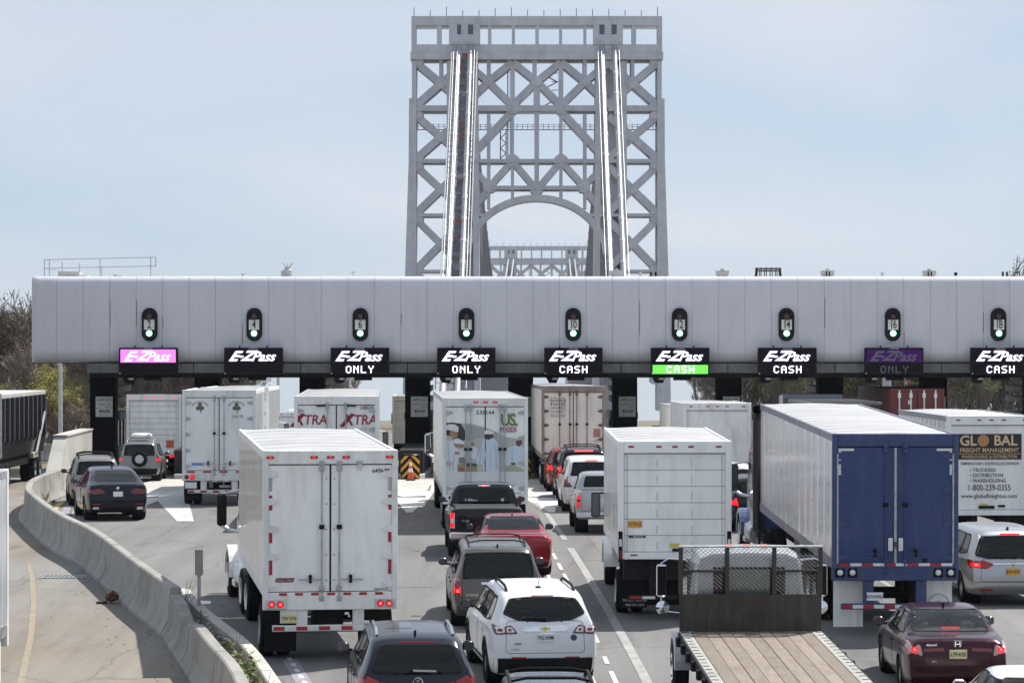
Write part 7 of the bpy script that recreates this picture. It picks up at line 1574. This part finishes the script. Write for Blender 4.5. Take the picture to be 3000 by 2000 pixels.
# ---- silver minivan
sp = suv_spec(5.21, 1.99, 1.74, belt=1.08, rake=.42, hood=1.02, tum=.34, roofdrop=.03, cab=.58)
c = Car('minivan', 'silver minivan with red wrap tail lamps beside the blue doored trailer', 'car', 11.35, 69.6, -3.6, sp, paintm('silver_car_paint', (.42, .43, .45), .7, .28), (.35, .235), group='cars in the queue')
c.window('rear', [(-.86, 1.15), (-.6, 1.09), (.6, 1.09), (.86, 1.15), (.68, 1.58), (-.68, 1.58)], g_privacy, 'rear_window', .07, .95); std_side(c, 5.21, 1.74, 1.06, .60, .73, g_mid, top=1.58); screen(c, 5.21, 1.74, 1.04)
for sg in (-1, 1): c.wrap('rear', roundpoly([(sg*x, z) for x, z in ((.42, .96), (.60, .86), (.96, .88), (.965, 1.06), (.66, 1.05))], .03, 3), .012, m_red_lens, 'tail_light', skirt=.03); c.wrap('rear', roundpoly([(sg*x, z) for x, z in ((.74, .90), (.93, .91), (.93, 1.0), (.76, 1.0))], .02, 3), .017, m_red_lit, 'brake_lamp', skirt=.01); c.wrap('rear', roundpoly([(sg*x, z) for x, z in ((.80, .93), (.88, .93), (.88, .97), (.80, .97))], .02, 3), .021, m_red_hot, 'lamp_core', skirt=.01); c.wrap('rear', [(sg*x, z) for x, z in ((.45, .36), (.75, .37), (.75, .41), (.45, .40))], .014, m_red_lens, 'reflector')
c.wrap('rear', roundpoly([(-.46, .955), (.46, .955), (.46, .99), (-.46, .99)], .01, 2), .018, m_chrome, 'chrome_bar'); h = c.ray('rear', 0, 1.02); y_ = h[0].y-.03
for b in (((-.045, -.05), (-.035, .05)), ((.045, -.05), (.035, .05)), ((-.04, .0), (.04, .0))): MB().bar((b[0][0], y_, 1.0+b[0][1]), (b[1][0], y_, 1.0+b[1][1]), .014, .018, up=(0, 1, 0)).build('emblem_bar', m_chrome, c.T)
cplate(c, .80, 'JUD·4767', m_plate_o); c.line('rear', [(-.22, 1.62), (.22, 1.62)], .02, m_red_lit, 'high_brake_light'); tgate(c, .74, .58, 1.08); wiper(c, .05, -.42, 1.11, 1.12); fin(c, .62, m_black); c.line('rear', [(-.9, .56), (.9, .56)], .006, m_black); c.finish()

# ---- dark coupe crossover by the barrier
sp = coupe_suv_spec(4.91, 1.99, 1.70)
c = Car('crossover', 'dark blue sloping roof crossover beside the curved barrier', 'car', -12.75, 99.4, -14.0, sp, paintm('midnight_car_paint', (.007, .008, .016), .4, .2), (.39, .275), group='cars in the queue', arch=.455)
c.window('rear', [(-.70, 1.26), (.70, 1.26), (.58, 1.58), (-.58, 1.58)], g_mid, 'rear_window', .07, .95); std_side(c, 4.91, 1.70, 1.08, 1.0, .71, g_mid, split=2, top=1.55, back=.45); screen(c, 4.91, 1.70, 1.08)
lightset(c, [(.42, .90), (.80, .86), (.95, .90), (.95, 1.03), (.60, 1.05), (.45, .98)], mat('deep_red_lamp', (.16, .006, .010), .15, coat=.6)); cplate(c, .87, '', m_plate_w); h = c.ray('rear', 0, 1.04); MB().lathe([(0, -.016), (.04, -.014), (.05, 0)], (0, h[0].y, 1.05), 'y', 18).build('emblem', m_chrome, c.T, 40)
bump_trim(c, .30, .42, .82, m_plastic); lightset(c, [(.55, .53), (.82, .54), (.82, .57), (.55, .56)], m_red_lens, name='reflector')
for sg in (-1, 1): c.wrap('rear', roundpoly([(sg*x, z) for x, z in ((.60, .38), (.82, .38), (.80, .46), (.62, .46))], .03, 3), .02, m_chrome, 'exhaust_tip')
fin(c, 1.75, m_black); tgate(c, .66, .64, 1.18); c.finish()

# ---- grey estate with roof rack behind it
sp = suv_spec(4.7, 1.88, 1.76, belt=1.06, rake=.30, hood=1.05, tum=.30)
c = Car('crossover', 'grey off roader with black roof rack partly hidden by the dark coupe', 'car', -14.7, 108.6, -10.0, sp, paintm('stone_grey_paint', (.28, .27, .255), .5, .3), (.37, .245), lip=m_plastic, group='cars in the queue')
c.window('rear', [(-.68, 1.12), (.68, 1.12), (.60, 1.58), (-.60, 1.58)], g_privacy, 'rear_window', .06); std_side(c, 4.7, 1.76, 1.04, .5, .71, g_privacy, top=1.60); lightset(c, [(.74, .78), (.90, .78), (.90, 1.14), (.78, 1.14)]); bump_trim(c, .3, .6, .86, m_plastic, off=.03); rails(c, .60, .4, 2.4, m_plastic, .10, .03, cross=(.5, 1.2, 2.2)); tgate(c, .7, .64, 1.64); cplate(c, .85, 'K52·BRN', m_plate_y); c.finish(mirror_m=m_black)

# ---- silver off roader with spare wheel
sp = suv_spec(4.3, 1.76, 1.74, belt=1.04, rake=.22, hood=1.02, tum=.28)
c = Car('crossover', 'silver off roader with spare wheel on its tailgate near the leftmost booth', 'car', -15.9, 131, -2, sp, paintm('pale_silver_paint', (.24, .245, .25), .6, .3), (.35, .235), lip=m_plastic, group='cars in the queue')
c.window('rear', [(-.66, 1.10), (.66, 1.10), (.60, 1.56), (-.60, 1.56)], g_privacy, 'rear_window', .06); std_side(c, 4.3, 1.74, 1.02, .45, .71, g_privacy, top=1.58); lightset(c, [(.72, .80), (.86, .80), (.86, 1.16), (.74, 1.16)]); 
for sg in (-1, 1): c.wrap('rear', [(sg*x, z) for x, z in ((.73, .86), (.85, .86), (.85, 1.0), (.73, 1.0))], .017, m_red_lit, 'brake_lamp', skirt=.01)
sw = link('spare_wheel', tyre_mesh(.33, .22), c.T, (.02, -.12, .96), (0, 0, R(-90))); link('rim', car_rim(.33, .22, m_alu), sw); bump_trim(c, .3, .55, .8, m_plastic, off=.03); rails(c, .56, .4, 2.2, m_alu, .06, .022); c.finish()
lg_ = thing('roof_load', 'pale wrapped bundle strapped on the roof of the silver off roader', 'bundle', (-15.95, 132.2, gz(131)+1.80)); MB().box(-.45, .4, -.5, .7, 0, .22, .09).build('bundle', m_white2, lg_, 50); MB().box(-.46, .41, -.1, -.05, -.01, .225).build('strap', m_black, lg_); MB().box(.3, .46, -.55, -.4, .02, .22, .04).build('end_clamp', m_alu, lg_)

# ---- queue in the fifth lane
sp = pickup_spec(5.3, 1.86, 1.80, bed=1.55, bedz=1.28, hood=1.14)
c = Car('pickup_truck', 'silver pickup with lit tail lamps next to the panelled box truck', 'pickup', 2.86, 92.6, -1.6, sp, MATS['silver_car_paint'], (.38, .265), group='pickups in the queue', arch=.45)
c.window('rear', [(-.64, 1.36), (.64, 1.36), (.56, 1.68), (-.56, 1.68)], g_privacy, 'rear_window', .06); std_side(c, 5.3, 1.80, 1.18, 1.78, .71, g_mid, split=2, top=1.67)
for sg in (-1, 1):
    c.wrap('rear', [(sg*x, z) for x, z in ((.80, .80), (.91, .80), (.91, 1.22), (.80, 1.22))], .012, m_red_lens, 'tail_light', skirt=.03)
    for za, zb2 in ((.82, .96), (1.06, 1.20)): c.wrap('rear', [(sg*x, z) for x, z in ((.81, za), (.90, za), (.90, zb2), (.81, zb2))], .018, m_red_lit, 'brake_lamp', skirt=.01)
MB().box(-.92, .92, -.13, .05, .48, .66, .04).build('rear_bumper', m_alu, c.T, 40); c.wrap('top', [(-.74, .08), (.74, .08), (.74, 1.46), (-.74, 1.46)], .004, MATS['bed_liner'], 'bed_cover'); cplate(c, .9, 'ZK·71D', m_plate_w); tgate(c, .77, .70, 1.26); c.finish(mirror_m=m_black, mz=1.33)
sp = suv_spec(5.1, 1.98, 1.88, belt=1.20, rake=.30, hood=1.15, tum=.28)
c = Car('crossover', 'white high roofed utility vehicle behind the black one with lit high brake lamp', 'car', 2.72, 104.6, -1.6, sp, paintm('plain_white_paint', (.66, .67, .67), .05, .3), (.38, .255), group='cars in the queue', arch=.45); c.window('rear', [(-.72, 1.24), (.72, 1.24), (.64, 1.70), (-.64, 1.70)], g_privacy, 'rear_window', .06); std_side(c, 5.1, 1.88, 1.18, .5, .72, g_privacy, top=1.72); lightset(c, [(.80, .86), (.95, .86), (.95, 1.22), (.82, 1.22)]); c.line('rear', [(-.2, 1.745), (.2, 1.745)], .02, m_red_lit, 'high_brake_light'); tgate(c, .76, .7, 1.78); cplate(c, .9, '', m_plate_w); c.finish(mirror_m=m_black)
sp = suv_spec(5.2, 2.0, 1.92, belt=1.20, rake=.28, hood=1.18, tum=.28)
c = Car('crossover', 'large black utility vehicle with roof rack and bright high brake lamp', 'car', 2.66, 113.2, -1.6, sp, paintm('gloss_black_paint', (.012, .012, .014), .2, .2), (.39, .265), group='cars in the queue', arch=.455); c.window('rear', [(-.74, 1.24), (.74, 1.24), (.68, 1.74), (-.68, 1.74)], g_privacy, 'rear_window', .06); std_side(c, 5.2, 1.92, 1.18, .5, .72, g_privacy, top=1.76); lightset(c, [(.80, .90), (.96, .90), (.96, 1.26), (.84, 1.26)], m_red_lit); c.line('rear', [(-.34, 1.80), (.34, 1.80)], .03, m_red_hot, 'high_brake_light'); rails(c, .62, .4, 2.6, m_plastic, .08, .025, cross=(.5, 1.6)); tgate(c, .76, .7, 1.82); c.finish(mirror_m=m_black)
sp = suv_spec(4.6, 1.88, 1.72, belt=1.08, rake=.34, hood=1.06)
c = Car('crossover', 'orange red crossover with lit tail lamp ahead of the black utility vehicle', 'car', 2.30, 120.3, -1.4, sp, paintm('orange_red_paint', (.30, .035, .018), .3, .25), (.36, .235), lip=m_plastic, group='cars in the queue'); c.window('rear', [(-.70, 1.12), (.70, 1.12), (.6, 1.55), (-.6, 1.55)], g_privacy, 'rear_window', .06); std_side(c, 4.6, 1.72, 1.06, .5, .71, g_privacy, top=1.57); lightset(c, [(.70, .84), (.92, .84), (.92, 1.06), (.74, 1.06)], m_red_lit); tgate(c, .7, .62, 1.6); c.finish(mirror_m=m_black)
# ---- lane between box truck and blue tractor
sp = suv_spec(4.7, 1.9, 1.70, belt=1.06, rake=.36, hood=1.05)
c = Car('crossover', 'black crossover with lit tail lamp beside the blue tractor', 'car', 7.55, 93.4, -1.6, sp, MATS['gloss_black_paint'], (.36, .235), group='cars in the queue'); c.window('rear', [(-.70, 1.12), (.70, 1.12), (.6, 1.53), (-.6, 1.53)], g_privacy, 'rear_window', .06); std_side(c, 4.7, 1.70, 1.04, .5, .71, g_privacy, top=1.55); lightset(c, [(.66, .80), (.92, .80), (.93, 1.04), (.72, 1.04)], m_red_lit); tgate(c, .7, .62, 1.58); c.finish(mirror_m=m_black)
sp = suv_spec(4.7, 1.9, 1.72, belt=1.06, rake=.36, hood=1.05)
c = Car('crossover', 'white crossover ahead of the black one beside the blue tractor', 'car', 7.35, 102.6, -1.6, sp, MATS['plain_white_paint'], (.36, .235), group='cars in the queue'); c.window('rear', [(-.70, 1.12), (.70, 1.12), (.6, 1.53), (-.6, 1.53)], g_privacy, 'rear_window', .06); std_side(c, 4.7, 1.72, 1.04, .5, .71, g_privacy, top=1.55); lightset(c, [(.66, .80), (.92, .80), (.93, 1.04), (.72, 1.04)], m_red_lit); c.line('rear', [(-.3, 1.60), (.3, 1.60)], .02, m_red_lit, 'high_brake_light'); c.finish(mirror_m=m_black)
# ---- far cars
sp = sedan_spec(4.7, 1.8, 1.46)
for lab, x_, d_, pm_ in (('distant dark saloon roof beyond the sixth booth', 7.4, 155, 'midnight_car_paint'), ('distant white saloon past the twin trailers', -11.2, 168, 'plain_white_paint')):
    c = Car('saloon', lab, 'car', x_, d_, -1, sp, MATS[pm_], (.33, .225), group='cars in the queue'); c.window('rear', [(-.64, 1.16), (.64, 1.16), (.54, 1.38), (-.54, 1.38)], g_mid, 'rear_window', .06); std_side(c, 4.7, 1.46, .96, 1.05, .7, g_mid, split=2, top=1.37); lightset(c, [(.55, .84), (.86, .82), (.88, .98), (.6, 1.0)], m_red_lit); c.finish(seats=False)
